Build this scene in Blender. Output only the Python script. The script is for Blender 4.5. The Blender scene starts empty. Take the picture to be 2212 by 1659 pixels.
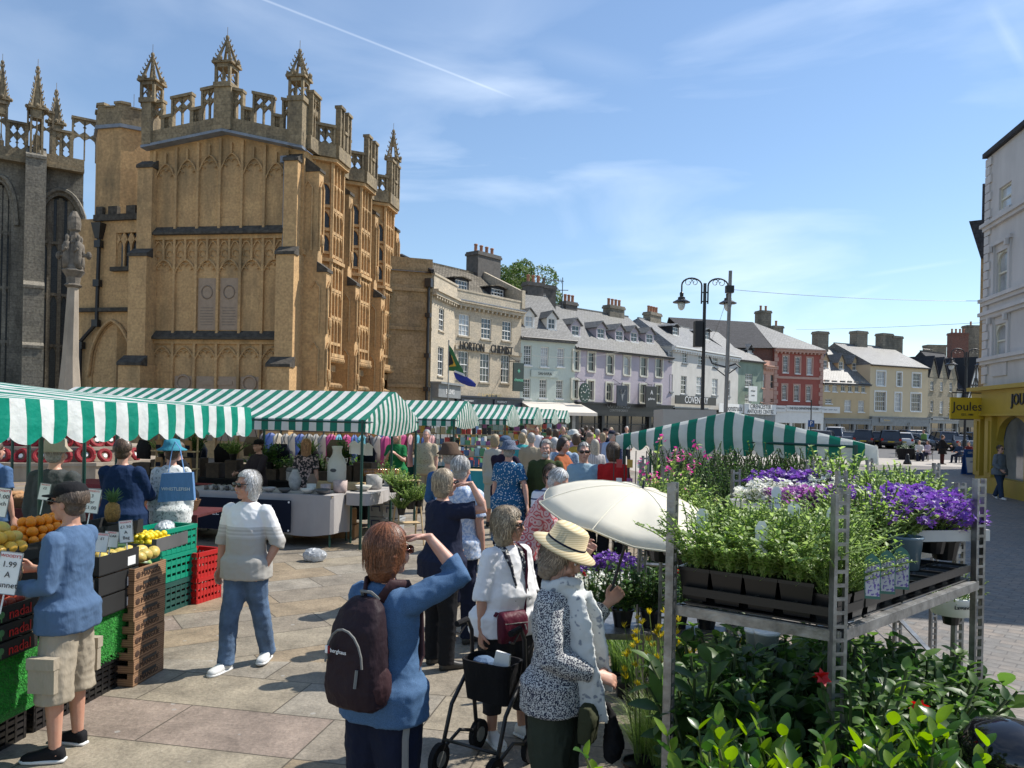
import bpy,bmesh,math,random
from math import sin,cos,pi,radians as R,sqrt,atan2
from mathutils import Vector as V,Matrix,noise
random.seed(7)
S=bpy.context.scene
COL=S.collection
# camera
H=2.25;FV=1660.0;CX=1106.0;HY=898.0;ROLL=R(1.2)
cam=bpy.data.cameras.new("camera");camo=bpy.data.objects.new("camera",cam);COL.objects.link(camo)
cam.sensor_width=36;cam.lens=36*FV/2212;cam.shift_y=(HY-829.5)/2212
cam.clip_start=0.05;cam.clip_end=3000
camo.matrix_world=Matrix.Translation((0,0,H))@Matrix.Rotation(R(90),4,'X')@Matrix.Rotation(ROLL,4,'Z')
S.camera=camo
S.render.resolution_x=1024;S.render.resolution_y=768
# sky, sun, exposure
SUN_EL=R(50);SUN_AZ=R(24)
sd=V((cos(SUN_EL)*cos(SUN_AZ),cos(SUN_EL)*sin(SUN_AZ),sin(SUN_EL)))
W=bpy.data.worlds.new("World");S.world=W;W.use_nodes=True
nt=W.node_tree;nt.nodes.clear()
def wn(t,**k):
 n=nt.nodes.new(t)
 for a,b in k.items():setattr(n,a,b)
 return n
sky=wn('ShaderNodeTexSky');sky.sky_type='NISHITA';sky.sun_disc=False
sky.sun_elevation=SUN_EL;sky.sun_rotation=pi/2-SUN_AZ;sky.air_density=1.1;sky.dust_density=0.15;sky.ozone_density=3.0
tc=wn('ShaderNodeTexCoord');bg=wn('ShaderNodeBackground');bg.inputs[1].default_value=0.125
out=wn('ShaderNodeOutputWorld');lk=nt.links.new
def wmath(op,a,b=None,c=None,clamp=False):
 n=wn('ShaderNodeMath');n.operation=op;n.use_clamp=clamp
 for i,v in enumerate((a,b,c)):
  if v is None:continue
  if isinstance(v,(int,float)):n.inputs[i].default_value=v
  else:lk(v,n.inputs[i])
 return n.outputs[0]
def wmap(scale,rot=(0,0,0)):
 m=wn('ShaderNodeMapping');m.inputs['Scale'].default_value=scale;m.inputs['Rotation'].default_value=rot
 lk(tc.outputs['Generated'],m.inputs[0]);return m.outputs[0]
n1=wn('ShaderNodeTexNoise');n1.inputs['Scale'].default_value=2.2;n1.inputs['Detail'].default_value=8;n1.inputs['Distortion'].default_value=0.7
lk(wmap((1,1,4.0),(0.25,0.35,0.3)),n1.inputs['Vector'])
n2=wn('ShaderNodeTexNoise');n2.inputs['Scale'].default_value=1.3;n2.inputs['Detail'].default_value=3
lk(wmap((1,1,2)),n2.inputs['Vector'])
cl=wmath('MULTIPLY',wmath('MULTIPLY_ADD',n1.outputs[0],3.4,-1.62,True),wmath('MULTIPLY_ADD',n2.outputs[0],3.0,-1.1,True))
cl=wmath('MULTIPLY_ADD',cl,0.42,.06)
def pix_dir(x,y):
 c,s=cos(ROLL),sin(ROLL);dx,dy=x-CX,y-HY
 tx,ty=dx*c+dy*s,-dx*s+dy*c
 return V((tx/FV,1.0,-ty/FV))
def contrail(p,q,width,amp):
 global cl
 a,b=pix_dir(*p).normalized(),pix_dir(*q).normalized();n=a.cross(b).normalized();m=(a+b).normalized();half=a.angle(b)/2
 d1=wn('ShaderNodeVectorMath',operation='DOT_PRODUCT');lk(tc.outputs['Generated'],d1.inputs[0]);d1.inputs[1].default_value=n
 d2=wn('ShaderNodeVectorMath',operation='DOT_PRODUCT');lk(tc.outputs['Generated'],d2.inputs[0]);d2.inputs[1].default_value=m
 line=wmath('SUBTRACT',1.0,wmath('MULTIPLY',wmath('ABSOLUTE',d1.outputs['Value']),1.0/width),None,True)
 seg=wmath('MULTIPLY_ADD',wmath('SUBTRACT',d2.outputs['Value'],cos(half)),25.0/half,0.0,True)
 cl=wmath('ADD',cl,wmath('MULTIPLY',wmath('MULTIPLY',line,seg),amp))
contrail((470,-40),(1120,215),0.0017,0.16)
contrail((1800,655),(1935,610),0.005,0.14)
contrail((1840,600),(2100,560),0.0035,0.10)
contrail((2130,0),(2230,170),0.008,0.16)
contrail((1130,90),(1420,165),0.02,0.05)
hsv=wn('ShaderNodeHueSaturation');hsv.inputs['Saturation'].default_value=1.1;lk(sky.outputs[0],hsv.inputs['Color'])
mx=wn('ShaderNodeMixRGB');lk(cl,mx.inputs[0]);lk(hsv.outputs[0],mx.inputs[1]);mx.inputs[2].default_value=(9.5,10.2,11.0,1)
lk(mx.outputs[0],bg.inputs[0]);lk(bg.outputs[0],out.inputs[0])
sl=bpy.data.lights.new("sun",'SUN');sl.energy=5.0;sl.angle=R(0.5);sl.color=(1.0,0.95,0.87)
so=bpy.data.objects.new("sun",sl);COL.objects.link(so);so.rotation_euler=sd.to_track_quat('Z','Y').to_euler()
S.view_settings.view_transform='Standard';S.view_settings.look='None';S.view_settings.gamma=1;S.view_settings.exposure=0.28
# pixel <-> world (calibration of the photograph)
ZM={'v':(0,0,1),'1':(0,57.6,.48608),'2':(288,57.6,.2604),'3':(288,432,.2604),'4':(806.4,489.6,.27776),
'5':(1152,547.2,.24304),'6':(1612.8,633.6,.27081),'7':(2016,259.2,.36468),'a':(0,806.4,.2604),'b':(0,1209.6,.27081),
'c':(518.4,864,.24304),'d':(633.6,1094.4,.34016),'e':(950.4,1065.6,.35749),'f':(864,864,.23436),
'g':(1324.8,864,.40101),'h':(1324.8,1209.6,.40101)}
def zv(k,x,y):
 a,b,s=ZM[k];return a+x*s,b+y*s
def Q(x,y,Y,k='v'):
 x,y=zv(k,x,y);d=pix_dir(x,y);return V((d.x*Y,Y,H+d.z*Y))
def GR(x,y,k='v',z=0):
 x,y=zv(k,x,y);d=pix_dir(x,y);t=(z-H)/d.z;return V((d.x*t,t,z))
# materials
MATS={}
def newmat(name):
 m=bpy.data.materials.new(name);m.use_nodes=True;MATS[name]=m
 return m,m.node_tree,m.node_tree.nodes['Principled BSDF']
def c4(c):return(c[0],c[1],c[2],1)
class NT:
 def __init__(s,t):s.t=t
 def n(s,ty,**k):
  n=s.t.nodes.new(ty)
  for a,b in k.items():
   if a.startswith('i_'):n.inputs[a[2:].replace('_',' ')].default_value=b
   else:setattr(n,a,b)
  return n
 def l(s,a,b):s.t.links.new(a,b)
def mat(name,col,rough=0.7,var=0.25,scale=3.0,col2=None,bump=0.0,bscale=40,metal=0.0,spec=0.5,coord='Object',detail=5,contrast=1.0,trans=0.0,stretch=None,randobj=0.0):
 if name in MATS:return MATS[name]
 m,t,p=newmat(name);g=NT(t)
 p.inputs['Roughness'].default_value=rough;p.inputs['Metallic'].default_value=metal
 p.inputs['Specular IOR Level'].default_value=spec
 tcn=g.n('ShaderNodeTexCoord');vec=tcn.outputs[coord]
 if stretch:
  mp=g.n('ShaderNodeMapping');mp.inputs['Scale'].default_value=stretch;g.l(vec,mp.inputs[0]);vec=mp.outputs[0]
 no=g.n('ShaderNodeTexNoise',i_Scale=scale,i_Detail=detail,i_Roughness=0.6);g.l(vec,no.inputs['Vector'])
 rp=g.n('ShaderNodeValToRGB');k=0.22/contrast
 rp.color_ramp.elements[0].position=0.5-k;rp.color_ramp.elements[1].position=0.5+k
 a=col2 if col2 else tuple(c*(1-var)for c in col);b=col if col2 else tuple(min(1,c*(1+var*.6))for c in col)
 rp.color_ramp.elements[0].color=c4(a);rp.color_ramp.elements[1].color=c4(b)
 g.l(no.outputs[0],rp.inputs[0]);src=rp.outputs[0]
 if randobj:
  oi=g.n('ShaderNodeObjectInfo');h=g.n('ShaderNodeHueSaturation');mr=g.n('ShaderNodeMapRange')
  mr.inputs[3].default_value=1-randobj;mr.inputs[4].default_value=1+randobj
  g.l(oi.outputs['Random'],mr.inputs[0]);g.l(mr.outputs[0],h.inputs['Value']);g.l(src,h.inputs['Color']);src=h.outputs[0]
 g.l(src,p.inputs['Base Color'])
 if bump:
  nb=g.n('ShaderNodeTexNoise',i_Scale=bscale,i_Detail=4);g.l(vec,nb.inputs['Vector'])
  bp=g.n('ShaderNodeBump',i_Strength=min(1,bump),i_Distance=0.02*max(1,bump));g.l(nb.outputs[0],bp.inputs['Height']);g.l(bp.outputs[0],p.inputs['Normal'])
 if trans:
  tr=g.n('ShaderNodeBsdfTranslucent');h=g.n('ShaderNodeHueSaturation',i_Saturation=1.15,i_Value=1.9);g.l(src,h.inputs['Color']);g.l(h.outputs[0],tr.inputs[0])
  ms=g.n('ShaderNodeMixShader',i_Fac=trans);o=t.nodes['Material Output']
  g.l(p.outputs[0],ms.inputs[1]);g.l(tr.outputs[0],ms.inputs[2]);g.l(ms.outputs[0],o.inputs[0])
 return m
def brickmat(name,c1,c2,mortar,w=0.6,h=0.3,ms=0.008,rough=0.85,stain=None,stamt=0.5,bump=0.4,off=0.5,rot=0,noisev=0.3,stainscale=0.6,spec=0.3,msmooth=0.1,fine=9,stretch=(1,1,.35)):
 if name in MATS:return MATS[name]
 m,t,p=newmat(name);g=NT(t);p.inputs['Roughness'].default_value=rough;p.inputs['Specular IOR Level'].default_value=spec
 tcn=g.n('ShaderNodeTexCoord');mp=g.n('ShaderNodeMapping');mp.inputs['Rotation'].default_value=(0,0,rot);g.l(tcn.outputs['UV'],mp.inputs[0])
 no=g.n('ShaderNodeTexNoise',i_Scale=1.7,i_Detail=3);g.l(mp.outputs[0],no.inputs['Vector'])
 va=g.n('ShaderNodeMixRGB',blend_type='ADD');va.inputs[0].default_value=0.03;g.l(mp.outputs[0],va.inputs[1]);g.l(no.outputs['Color'],va.inputs[2])
 b=g.n('ShaderNodeTexBrick',i_Scale=1.0);b.inputs['Brick Width'].default_value=w;b.inputs['Row Height'].default_value=h;b.inputs['Mortar Size'].default_value=ms
 b.inputs['Mortar Smooth'].default_value=msmooth;b.offset=off;b.inputs['Bias'].default_value=0.0
 b.inputs['Color1'].default_value=c4(c1);b.inputs['Color2'].default_value=c4(c2);b.inputs['Mortar'].default_value=c4(mortar)
 g.l(va.outputs[0],b.inputs['Vector'])
 n2=g.n('ShaderNodeTexNoise',i_Scale=fine,i_Detail=6);g.l(tcn.outputs['Object'],n2.inputs['Vector'])
 mr=g.n('ShaderNodeMapRange');mr.inputs[1].default_value=.3;mr.inputs[2].default_value=.7;mr.inputs[3].default_value=1-noisev;mr.inputs[4].default_value=1+noisev*.6;g.l(n2.outputs[0],mr.inputs[0])
 h2=g.n('ShaderNodeHueSaturation');g.l(b.outputs[0],h2.inputs['Color']);g.l(mr.outputs[0],h2.inputs['Value']);src=h2.outputs[0]
 if stain:
  mp2=g.n('ShaderNodeMapping');mp2.inputs['Scale'].default_value=stretch;g.l(tcn.outputs['Object'],mp2.inputs[0])
  n3=g.n('ShaderNodeTexNoise',i_Scale=stainscale,i_Detail=9,i_Roughness=.65);g.l(mp2.outputs[0],n3.inputs['Vector'])
  mr3=g.n('ShaderNodeMapRange');mr3.inputs[1].default_value=.48;mr3.inputs[2].default_value=.68;mr3.inputs[4].default_value=stamt;g.l(n3.outputs[0],mr3.inputs[0])
  mm=g.n('ShaderNodeMixRGB');mm.inputs[2].default_value=c4(stain);g.l(mr3.outputs[0],mm.inputs[0]);g.l(src,mm.inputs[1]);src=mm.outputs[0]
 g.l(src,p.inputs['Base Color'])
 if bump:
  ad=g.n('ShaderNodeMath',operation='MULTIPLY_ADD');ad.inputs[1].default_value=-1.0;g.l(b.outputs['Fac'],ad.inputs[0]);g.l(n2.outputs[0],ad.inputs[2])
  bp=g.n('ShaderNodeBump',i_Strength=bump,i_Distance=0.02);g.l(ad.outputs[0],bp.inputs['Height']);g.l(bp.outputs[0],p.inputs['Normal'])
 return m
def glassmat(name,col,rough=.06):
 return mat(name,col,rough=rough,var=.4,scale=.7,spec=.8,bump=.03,bscale=3)
# mesh builder
class MB:
 def __init__(s):s.v=[];s.f=[];s.m=[];s.mi=0;s.M=None
 def add(s,vs,fs,mi=None):
  o=len(s.v)
  if s.M is not None:vs=[s.M@V(q)for q in vs]
  s.v.extend([tuple(q)for q in vs]);s.f.extend([tuple(i+o for i in f)for f in fs]);s.m.extend([s.mi if mi is None else mi]*len(fs));return s
 def box(s,x0,x1,y0,y1,z0,z1,mi=None):
  vs=[(x0,y0,z0),(x1,y0,z0),(x1,y1,z0),(x0,y1,z0),(x0,y0,z1),(x1,y0,z1),(x1,y1,z1),(x0,y1,z1)]
  return s.add(vs,[(0,3,2,1),(4,5,6,7),(0,1,5,4),(1,2,6,5),(2,3,7,6),(3,0,4,7)],mi)
 def taper(s,c,w0,d0,w1,d1,h,mi=None):
  x,y,z=c
  vs=[(x+a*w0/2,y+b*d0/2,z)for a,b in((-1,-1),(1,-1),(1,1),(-1,1))]+[(x+a*w1/2,y+b*d1/2,z+h)for a,b in((-1,-1),(1,-1),(1,1),(-1,1))]
  return s.add(vs,[(0,3,2,1),(4,5,6,7),(0,1,5,4),(1,2,6,5),(2,3,7,6),(3,0,4,7)],mi)
 def quad(s,a,b,c,d,mi=None):return s.add([a,b,c,d],[(0,1,2,3)],mi)
 def poly(s,pts,mi=None):return s.add(pts,[tuple(range(len(pts)))],mi)
 def prism(s,pts,ext,mi=None):
  n=len(pts);e=V(ext);a=[V(q)for q in pts];vs=a+[q+e for q in a]
  return s.add(vs,[tuple(range(n))[::-1],tuple(range(n,2*n))]+[(i,(i+1)%n,(i+1)%n+n,i+n)for i in range(n)],mi)
 def tube(s,pts,r,n=6,cap=True,mi=None,squash=None):
  pts=[V(q)for q in pts];k=len(pts)
  if not isinstance(r,(list,tuple)):r=[r]*k
  vs=[];prev=None
  for i,q in enumerate(pts):
   d=(pts[min(i+1,k-1)]-pts[max(i-1,0)])
   if d.length<1e-7:d=V((0,0,1))
   d.normalize()
   if prev is None:
    a=d.cross(V((0,0,1))if abs(d.z)<.9 else V((0,1,0))).normalized()
   else:
    a=(prev-d*prev.dot(d))
    a=a.normalized()if a.length>1e-6 else d.orthogonal().normalized()
   prev=a;b=d.cross(a)
   rr=r[i]if isinstance(r[i],(tuple,list))else(r[i],r[i])
   for j in range(n):
    t=2*pi*j/n;vs.append(q+a*cos(t)*rr[0]+b*sin(t)*rr[1])
  fs=[(i*n+j,i*n+(j+1)%n,(i+1)*n+(j+1)%n,(i+1)*n+j)for i in range(k-1)for j in range(n)]
  if cap:fs+=[tuple(range(n))[::-1],tuple(range((k-1)*n,k*n))]
  return s.add(vs,fs,mi)
 def rings(s,rs,n=16,cap=True,mi=None):
  vs=[]
  for q in rs:
   c,rx,ry=V(q[0]),q[1],q[2];X=V(q[3])if len(q)>3 else V((1,0,0));Yx=V(q[4])if len(q)>4 else V((0,1,0));e=q[5]if len(q)>5 else 2.0
   for j in range(n):
    t=2*pi*j/n;ct,st=cos(t),sin(t)
    ct=math.copysign(abs(ct)**(2/e),ct);st=math.copysign(abs(st)**(2/e),st)
    vs.append(c+X*ct*rx+Yx*st*ry)
  k=len(rs)
  fs=[(i*n+j,i*n+(j+1)%n,(i+1)*n+(j+1)%n,(i+1)*n+j)for i in range(k-1)for j in range(n)]
  if cap:fs+=[tuple(range(n))[::-1],tuple(range((k-1)*n,k*n))]
  return s.add(vs,fs,mi)
 def lathe(s,prof,c=(0,0,0),n=16,mi=None):return s.rings([((c[0],c[1],c[2]+z),r,r)for r,z in prof],n,True,mi)
 def ell(s,c,r,n=12,m=8,mi=None,rot=None):
  c=V(c);r=(r,r,r)if not hasattr(r,'__len__')else r;vs=[];M=rot or Matrix.Identity(3)
  for i in range(m+1):
   p=-pi/2+pi*i/m
   for j in range(n):
    t=2*pi*j/n;q=V((cos(p)*cos(t)*r[0],cos(p)*sin(t)*r[1],sin(p)*r[2]));vs.append(c+M@q)
  return s.add(vs,[(i*n+j,i*n+(j+1)%n,(i+1)*n+(j+1)%n,(i+1)*n+j)for i in range(m)for j in range(n)],mi)
 def build(s,name,mats,parent=None,smooth=False,uv=True,loc=None,rotz=None):
  me=bpy.data.meshes.new(name);me.from_pydata(s.v,[],s.f)
  if not isinstance(mats,(list,tuple)):mats=[mats]
  for m_ in mats:me.materials.append(m_)
  if len(mats)>1:me.polygons.foreach_set('material_index',s.m)
  if smooth:me.polygons.foreach_set('use_smooth',[True]*len(me.polygons))
  if uv and len(s.f)<30000:
   ul=me.uv_layers.new(name='UVMap');arr=[]
   for p in me.polygons:
    n=p.normal
    if abs(n.z)>.97:t,b=V((1,0,0)),V((0,1,0))
    else:t=V((-n.y,n.x,0)).normalized();b=n.cross(t)
    for vi in p.vertices:
     c=me.vertices[vi].co;arr+=[c.dot(t),c.dot(b)]
   ul.data.foreach_set('uv',arr)
  me.update();o=bpy.data.objects.new(name,me);COL.objects.link(o)
  if parent is not None:o.parent=parent
  if loc is not None:o.location=loc
  if rotz is not None:o.rotation_euler=(0,0,rotz)
  return o
def tag(o,label=None,cat=None,group=None,kind=None):
 if label:o['label']=label
 if cat:o['category']=cat
 if group:o['group']=group
 if kind:o['kind']=kind
 return o
def empty(name,loc=(0,0,0),rz=0,label=None,cat=None,group=None,scale=None):
 o=bpy.data.objects.new(name,None);COL.objects.link(o);o.location=loc;o.rotation_euler=(0,0,rz);o.empty_display_size=.2
 if scale:o.scale=(scale,)*3
 return tag(o,label,cat,group)
KIDS={}
def copy_tree(o,loc=None,rz=None,label=None,group=None,scale=None,parent=None):
 c=o.copy();COL.objects.link(c)
 if parent is not None:c.parent=parent
 if loc is not None:c.location=loc
 if rz is not None:c.rotation_euler=(0,0,rz)
 if label:c['label']=label
 if group:c['group']=group
 if scale:c.scale=(scale,)*3 if not hasattr(scale,'__len__')else scale
 for ch in KIDS.get(o.name)or[q for q in bpy.data.objects if q.parent==o]:copy_tree(ch,parent=c)
 return c
DEFER=[]
def text(s,parent,loc,size,m,rx=pi/2,rz=0,name='lettering',ext=.004,align='CENTER',sx=1.0,sy=1.0):
 cu=bpy.data.curves.new(name,'FONT');cu.body=s;cu.size=size;cu.extrude=ext;cu.align_x=align;cu.align_y='CENTER';cu.resolution_u=2
 cu.materials.append(m);o=bpy.data.objects.new(name,cu);COL.objects.link(o);o.parent=parent;o.location=loc;o.rotation_euler=(rx,0,rz);o.scale=(sx,sy,1)
 DEFER.append((o,'font',0,0));return o
def arch_pts(u0,u1,z0,z1,n=8,kind='pointed'):
 w=(u1-u0)/2;c=(u0+u1)/2;pts=[]
 for i in range(2*n+1):
  t=i/(2*n);x=u0+(u1-u0)*t;s_=1-abs(2*t-1)
  if kind=='pointed':z=z0+(z1-z0)*(1-(1-s_)**2)**.5*(.86)+(z1-z0)*.14*s_
  else:z=z0+(z1-z0)*sqrt(max(0,1-(2*t-1)**2))
  pts.append((x,z))
 return pts
# facade planes
class Plane:
 def __init__(s,a,b):
  s.a=V((a[0],a[1]));s.b=V((b[0],b[1]));s.L=(s.b-s.a).length;s.u=(s.b-s.a)/s.L;s.rz=atan2(s.u.y,s.u.x);s.n=V((-s.u.y,s.u.x))
 def uz(s,x,y,k='v',d=0):
  x,y=zv(k,x,y);q=pix_dir(x,y);a=s.a+s.n*d
  det=s.u.x*(-1)-s.u.y*(-q.x)
  U=(-a.x*(-1)-(-a.y)*(-q.x))/det
  t=a.y+s.u.y*U
  return U,H+q.z*t
 def world(s,u,z,d=0):p=s.a+s.u*u+s.n*d;return V((p.x,p.y,z))
def PX(x,Y,y=850,k='v'):
 p=Q(x,y,Y,k);return(p.x,p.y)
def wall(mb,L0,L1,z0,z1,rects,rev=.16,y=0,mi=0,rmi=None):
 us=sorted(set([L0,L1]+[q for r in rects for q in r[:2]]));zs=sorted(set([z0,z1]+[q for r in rects for q in r[2:4]]))
 us=[u for u in us if L0<=u<=L1];zs=[z for z in zs if z0<=z<=z1]
 for i in range(len(us)-1):
  for j in range(len(zs)-1):
   cu,cz=(us[i]+us[i+1])/2,(zs[j]+zs[j+1])/2
   if any(r[0]<cu<r[1]and r[2]<cz<r[3]for r in rects):continue
   mb.quad((us[i],y,zs[j]),(us[i+1],y,zs[j]),(us[i+1],y,zs[j+1]),(us[i],y,zs[j+1]),mi)
 rm=mi if rmi is None else rmi
 for r in rects:
  a,b,c,d=r[:4];q=y+rev
  mb.quad((a,y,c),(a,y,d),(a,q,d),(a,q,c),rm);mb.quad((b,y,c),(b,q,c),(b,q,d),(b,y,d),rm)
  mb.quad((a,y,d),(b,y,d),(b,q,d),(a,q,d),rm);mb.quad((a,y,c),(a,q,c),(b,q,c),(b,y,c),rm)
white=mat('white paint',(.78,.77,.73),rough=.5,var=.08)
cream=mat('cream paint',(.62,.60,.50),rough=.55,var=.1)
glass=glassmat('window glass',(.035,.045,.055))
glassc=mat('curtained glass',(.42,.44,.46),rough=.12,var=.5,scale=1.3,spec=.8)
def window(par,u0,u1,z0,z1,bars=(2,4),frame=white,y=0,sill=True,arch=False,surround=None,gl=None,sillm=None,fr=.055,split=True):
 m=MB();d0,d1=y+.07,y+.13;e=.002
 m.box(u0+e,u0+fr,d0,d1,z0+e,z1-e);m.box(u1-fr,u1-e,d0,d1,z0+e,z1-e);m.box(u0+fr,u1-fr,d0,d1,z0+e,z0+fr+.02);m.box(u0+fr,u1-fr,d0,d1,z1-fr,z1-e)
 zm=(z0+z1)/2
 if split:m.box(u0+fr,u1-fr,d0-.01,d1,zm-.03,zm+.03)
 for i in range(1,bars[0]+0):x=u0+(u1-u0)*i/bars[0];m.box(x-.014,x+.014,d0+.01,d1-.005,z0+fr,z1-fr)
 for j in range(1,bars[1]):
  z=z0+(z1-z0)*j/bars[1]
  if split and abs(z-zm)<.05:continue
  m.box(u0+fr,u1-fr,d0+.013,d1-.008,z-.014,z+.014)
 if arch:
  ah=min((u1-u0)*.42,.5);ap=arch_pts(u0+e,u1-e,z1-ah,z1-fr,5,'round')
  n=len(ap)//2;L=ap[:n+1];Rr=ap[n:]
  m.prism([(x,d0-.03,z)for x,z in L]+[(u0+e,d0-.03,z1-e)],(0,.08,0));m.prism([(x,d0-.03,z)for x,z in Rr]+[(u1-e,d0-.03,z1-e)][:1],(0,.08,0))
 f=m.build('window',frame,par)
 g=MB();g.quad((u0+.02,y+.115,z0+.02),(u1-.02,y+.115,z0+.02),(u1-.02,y+.115,z1-.02),(u0+.02,y+.115,z1-.02));g.build('pane',gl or random.choice([glass,glass,glass,glassc]),f)
 if sill:
  b=MB();b.box(u0-.08,u1+.08,y-.09,y+.07,z0-.1,z0-.002);b.build('sill',sillm or frame,f)
 if surround:
  b=MB();w=.14
  b.box(u0-w,u0,y-.05,y+.02,z0,z1+w);b.box(u1,u1+w,y-.05,y+.02,z0,z1+w);b.box(u0,u1,y-.05,y+.02,z1+.001,z1+w);b.build('surround',surround,f)
 return f
def gable_roof(mb,u0,u1,d0,d1,ze,zr,over=.25,th=.12,hipl=0,hipr=0,dr=None):
 dm=dr if dr is not None else(d0+d1)/2;s=(zr-ze)/(dm-d0);a=d0-over;za=ze-s*over
 f0,f1,r0,r1=(u0,a,za),(u1,a,za),(u0+hipl,dm,zr),(u1-hipr,dm,zr);b0,b1=(u0,d1+over,za),(u1,d1+over,za)
 mb.quad(f0,f1,r1,r0);mb.quad(b1,b0,r0,r1);mb.poly([b0,f0,r0]);mb.poly([f1,b1,r1])
 mb.quad(f0,(u0,a,za-th),(u1,a,za-th),f1);mb.quad((u0,a,za-th),(u0,d1,za-th),(u1,d1,za-th),(u1,a,za-th))
 mb.box(u0+hipl,u1-hipr,dm-.1,dm+.1,zr-.05,zr+.07)
def chimney(par,u,d,z0,z1,w,dep,m,pots=2,potm=None):
 b=MB();b.box(u-w/2,u+w/2,d-dep/2,d+dep/2,z0,z1-.3);b.box(u-w/2-.08,u+w/2+.08,d-dep/2-.08,d+dep/2+.08,z1-.3,z1-.12);b.box(u-w/2-.03,u+w/2+.03,d-dep/2-.03,d+dep/2+.03,z1-.12,z1)
 c=b.build('chimney',m,par)
 for i in range(pots):
  x=u+(i-(pots-1)/2)*w/max(pots,1)*.95;p=MB();p.lathe([(.15,0),(.13,.1),(.12,.5),(.15,.52),(.15,.6),(.11,.62)],(x,d,z1),10);p.build('chimney_pot',potm or pot_m,c,smooth=True)
 return c
def dormer(par,u0,u1,z0,z1,d_front,slope,m_cheek,m_roof,bars=(2,2),peak=.45,dep=None,ze=0):
 b=MB();du=.12;back=d_front+(z1+peak-z0)/slope+.3;fr=.08
 root=MB();zt=z1+fr
 root.quad((u0-du,d_front,z0-.15),(u0-du,back,z0-.15),(u0-du,back,zt),(u0-du,d_front,zt));root.quad((u1+du,d_front,z0-.15),(u1+du,d_front,zt),(u1+du,back,zt),(u1+du,back,z0-.15))
 wall(root,u0-du,u1+du,z0-.15,zt,[(u0,u1,z0,z1)],.1,d_front)
 um=(u0+u1)/2;root.poly([(u0-du,d_front,zt),(u1+du,d_front,zt),(um,d_front,zt+peak)])
 o=root.build('dormer',m_cheek,par)
 rf=MB();e=.14;s=peak/((u1-u0)/2+du)
 for sg in(-1,1):
  x0=um;x1=um+sg*((u1-u0)/2+du+e);zb=zt-s*e
  rf.prism([(x0,d_front-.18,zt+peak+.02),(x1,d_front-.18,zb+.02),(x1,d_front-.18,zb+.09),(x0,d_front-.18,zt+peak+.1)],(0,back-d_front+.18,0))
 rf.build('dormer_roof',m_roof,o)
 window(o,u0,u1,z0,z1,bars,y=d_front-.03,sill=True)
 return o
pot_m=mat('terracotta chimney pot',(.42,.2,.12),var=.3)
slate=brickmat('grey stone slates',(.15,.15,.145),(.20,.198,.19),(.06,.06,.06),.34,.20,.012,rough=.6,stain=(.15,.15,.12),stamt=.45,bump=.8,spec=.35)
slate_s=brickmat('silvery stone slates',(.17,.17,.165),(.24,.24,.235),(.06,.06,.06),.34,.22,.016,rough=.55,stain=(.22,.22,.19),stamt=.5,bump=1.0,spec=.5)
slate_d=brickmat('dark slates',(.03,.031,.036),(.05,.05,.057),(.02,.02,.022),.34,.20,.01,rough=.8,bump=.6)
stonetile=brickmat('mossy stone tiles',(.17,.145,.11),(.27,.235,.18),(.04,.035,.03),.30,.17,.02,rough=.9,stain=(.08,.07,.05),stamt=.7,bump=1.0,noisev=.5)
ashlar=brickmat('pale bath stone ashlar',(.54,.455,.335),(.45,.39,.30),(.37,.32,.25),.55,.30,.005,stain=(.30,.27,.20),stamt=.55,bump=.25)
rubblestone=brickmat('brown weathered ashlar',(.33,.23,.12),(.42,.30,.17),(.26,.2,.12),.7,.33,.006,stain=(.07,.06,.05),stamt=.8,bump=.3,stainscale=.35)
chim_d=mat('sooty chimney render',(.10,.09,.08),var=.4,scale=4,bump=.3)
chim_s=brickmat('chimney stone',(.30,.26,.2),(.22,.2,.16),(.15,.13,.1),.4,.25,.01,stain=(.06,.06,.05),stamt=.7)
brick_r=brickmat('red chimney brick',(.22,.08,.055),(.16,.06,.045),(.2,.17,.15),.23,.08,.01)
iron=mat('black iron',(.018,.018,.02),rough=.45,var=.3)
lead=mat('lead flashing',(.20,.23,.28),rough=.5,var=.3)
navyshop=mat('navy shopfront paint',(.02,.027,.045),rough=.35,var=.2)
blackshop=mat('black shopfront paint',(.018,.018,.02),rough=.35,var=.2)
greyshop=mat('grey shopfront paint',(.22,.235,.24),rough=.5,var=.2)
gold=mat('gold lettering',(.62,.45,.2),rough=.4,metal=.3)
lett_w=mat('white lettering',(.82,.82,.8),rough=.5,var=.05)
lett_k=mat('black lettering',(.02,.02,.02),rough=.5,var=.1)
shopglass=mat('shop window glass',(.05,.05,.048),rough=.07,var=.9,scale=.9,spec=.8,col2=(.012,.013,.015))
def render_m(name,c,bump=.6,bscale=14,stain=.35):return mat(name,c,rough=.85,var=stain,scale=1.1,bump=bump,bscale=bscale,detail=9,contrast=.7,stretch=(1,1,.6))
def rect(pl,k,r,y=0):
 um=(r[0]+r[2])/2;u0,_=pl.uz(r[0],(r[1]+r[3])/2,k);u1,_=pl.uz(r[2],(r[1]+r[3])/2,k);_,z1=pl.uz(um,r[1],k);_,z0=pl.uz(um,r[3],k)
 return(u0,u1,z0,z1)
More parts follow.
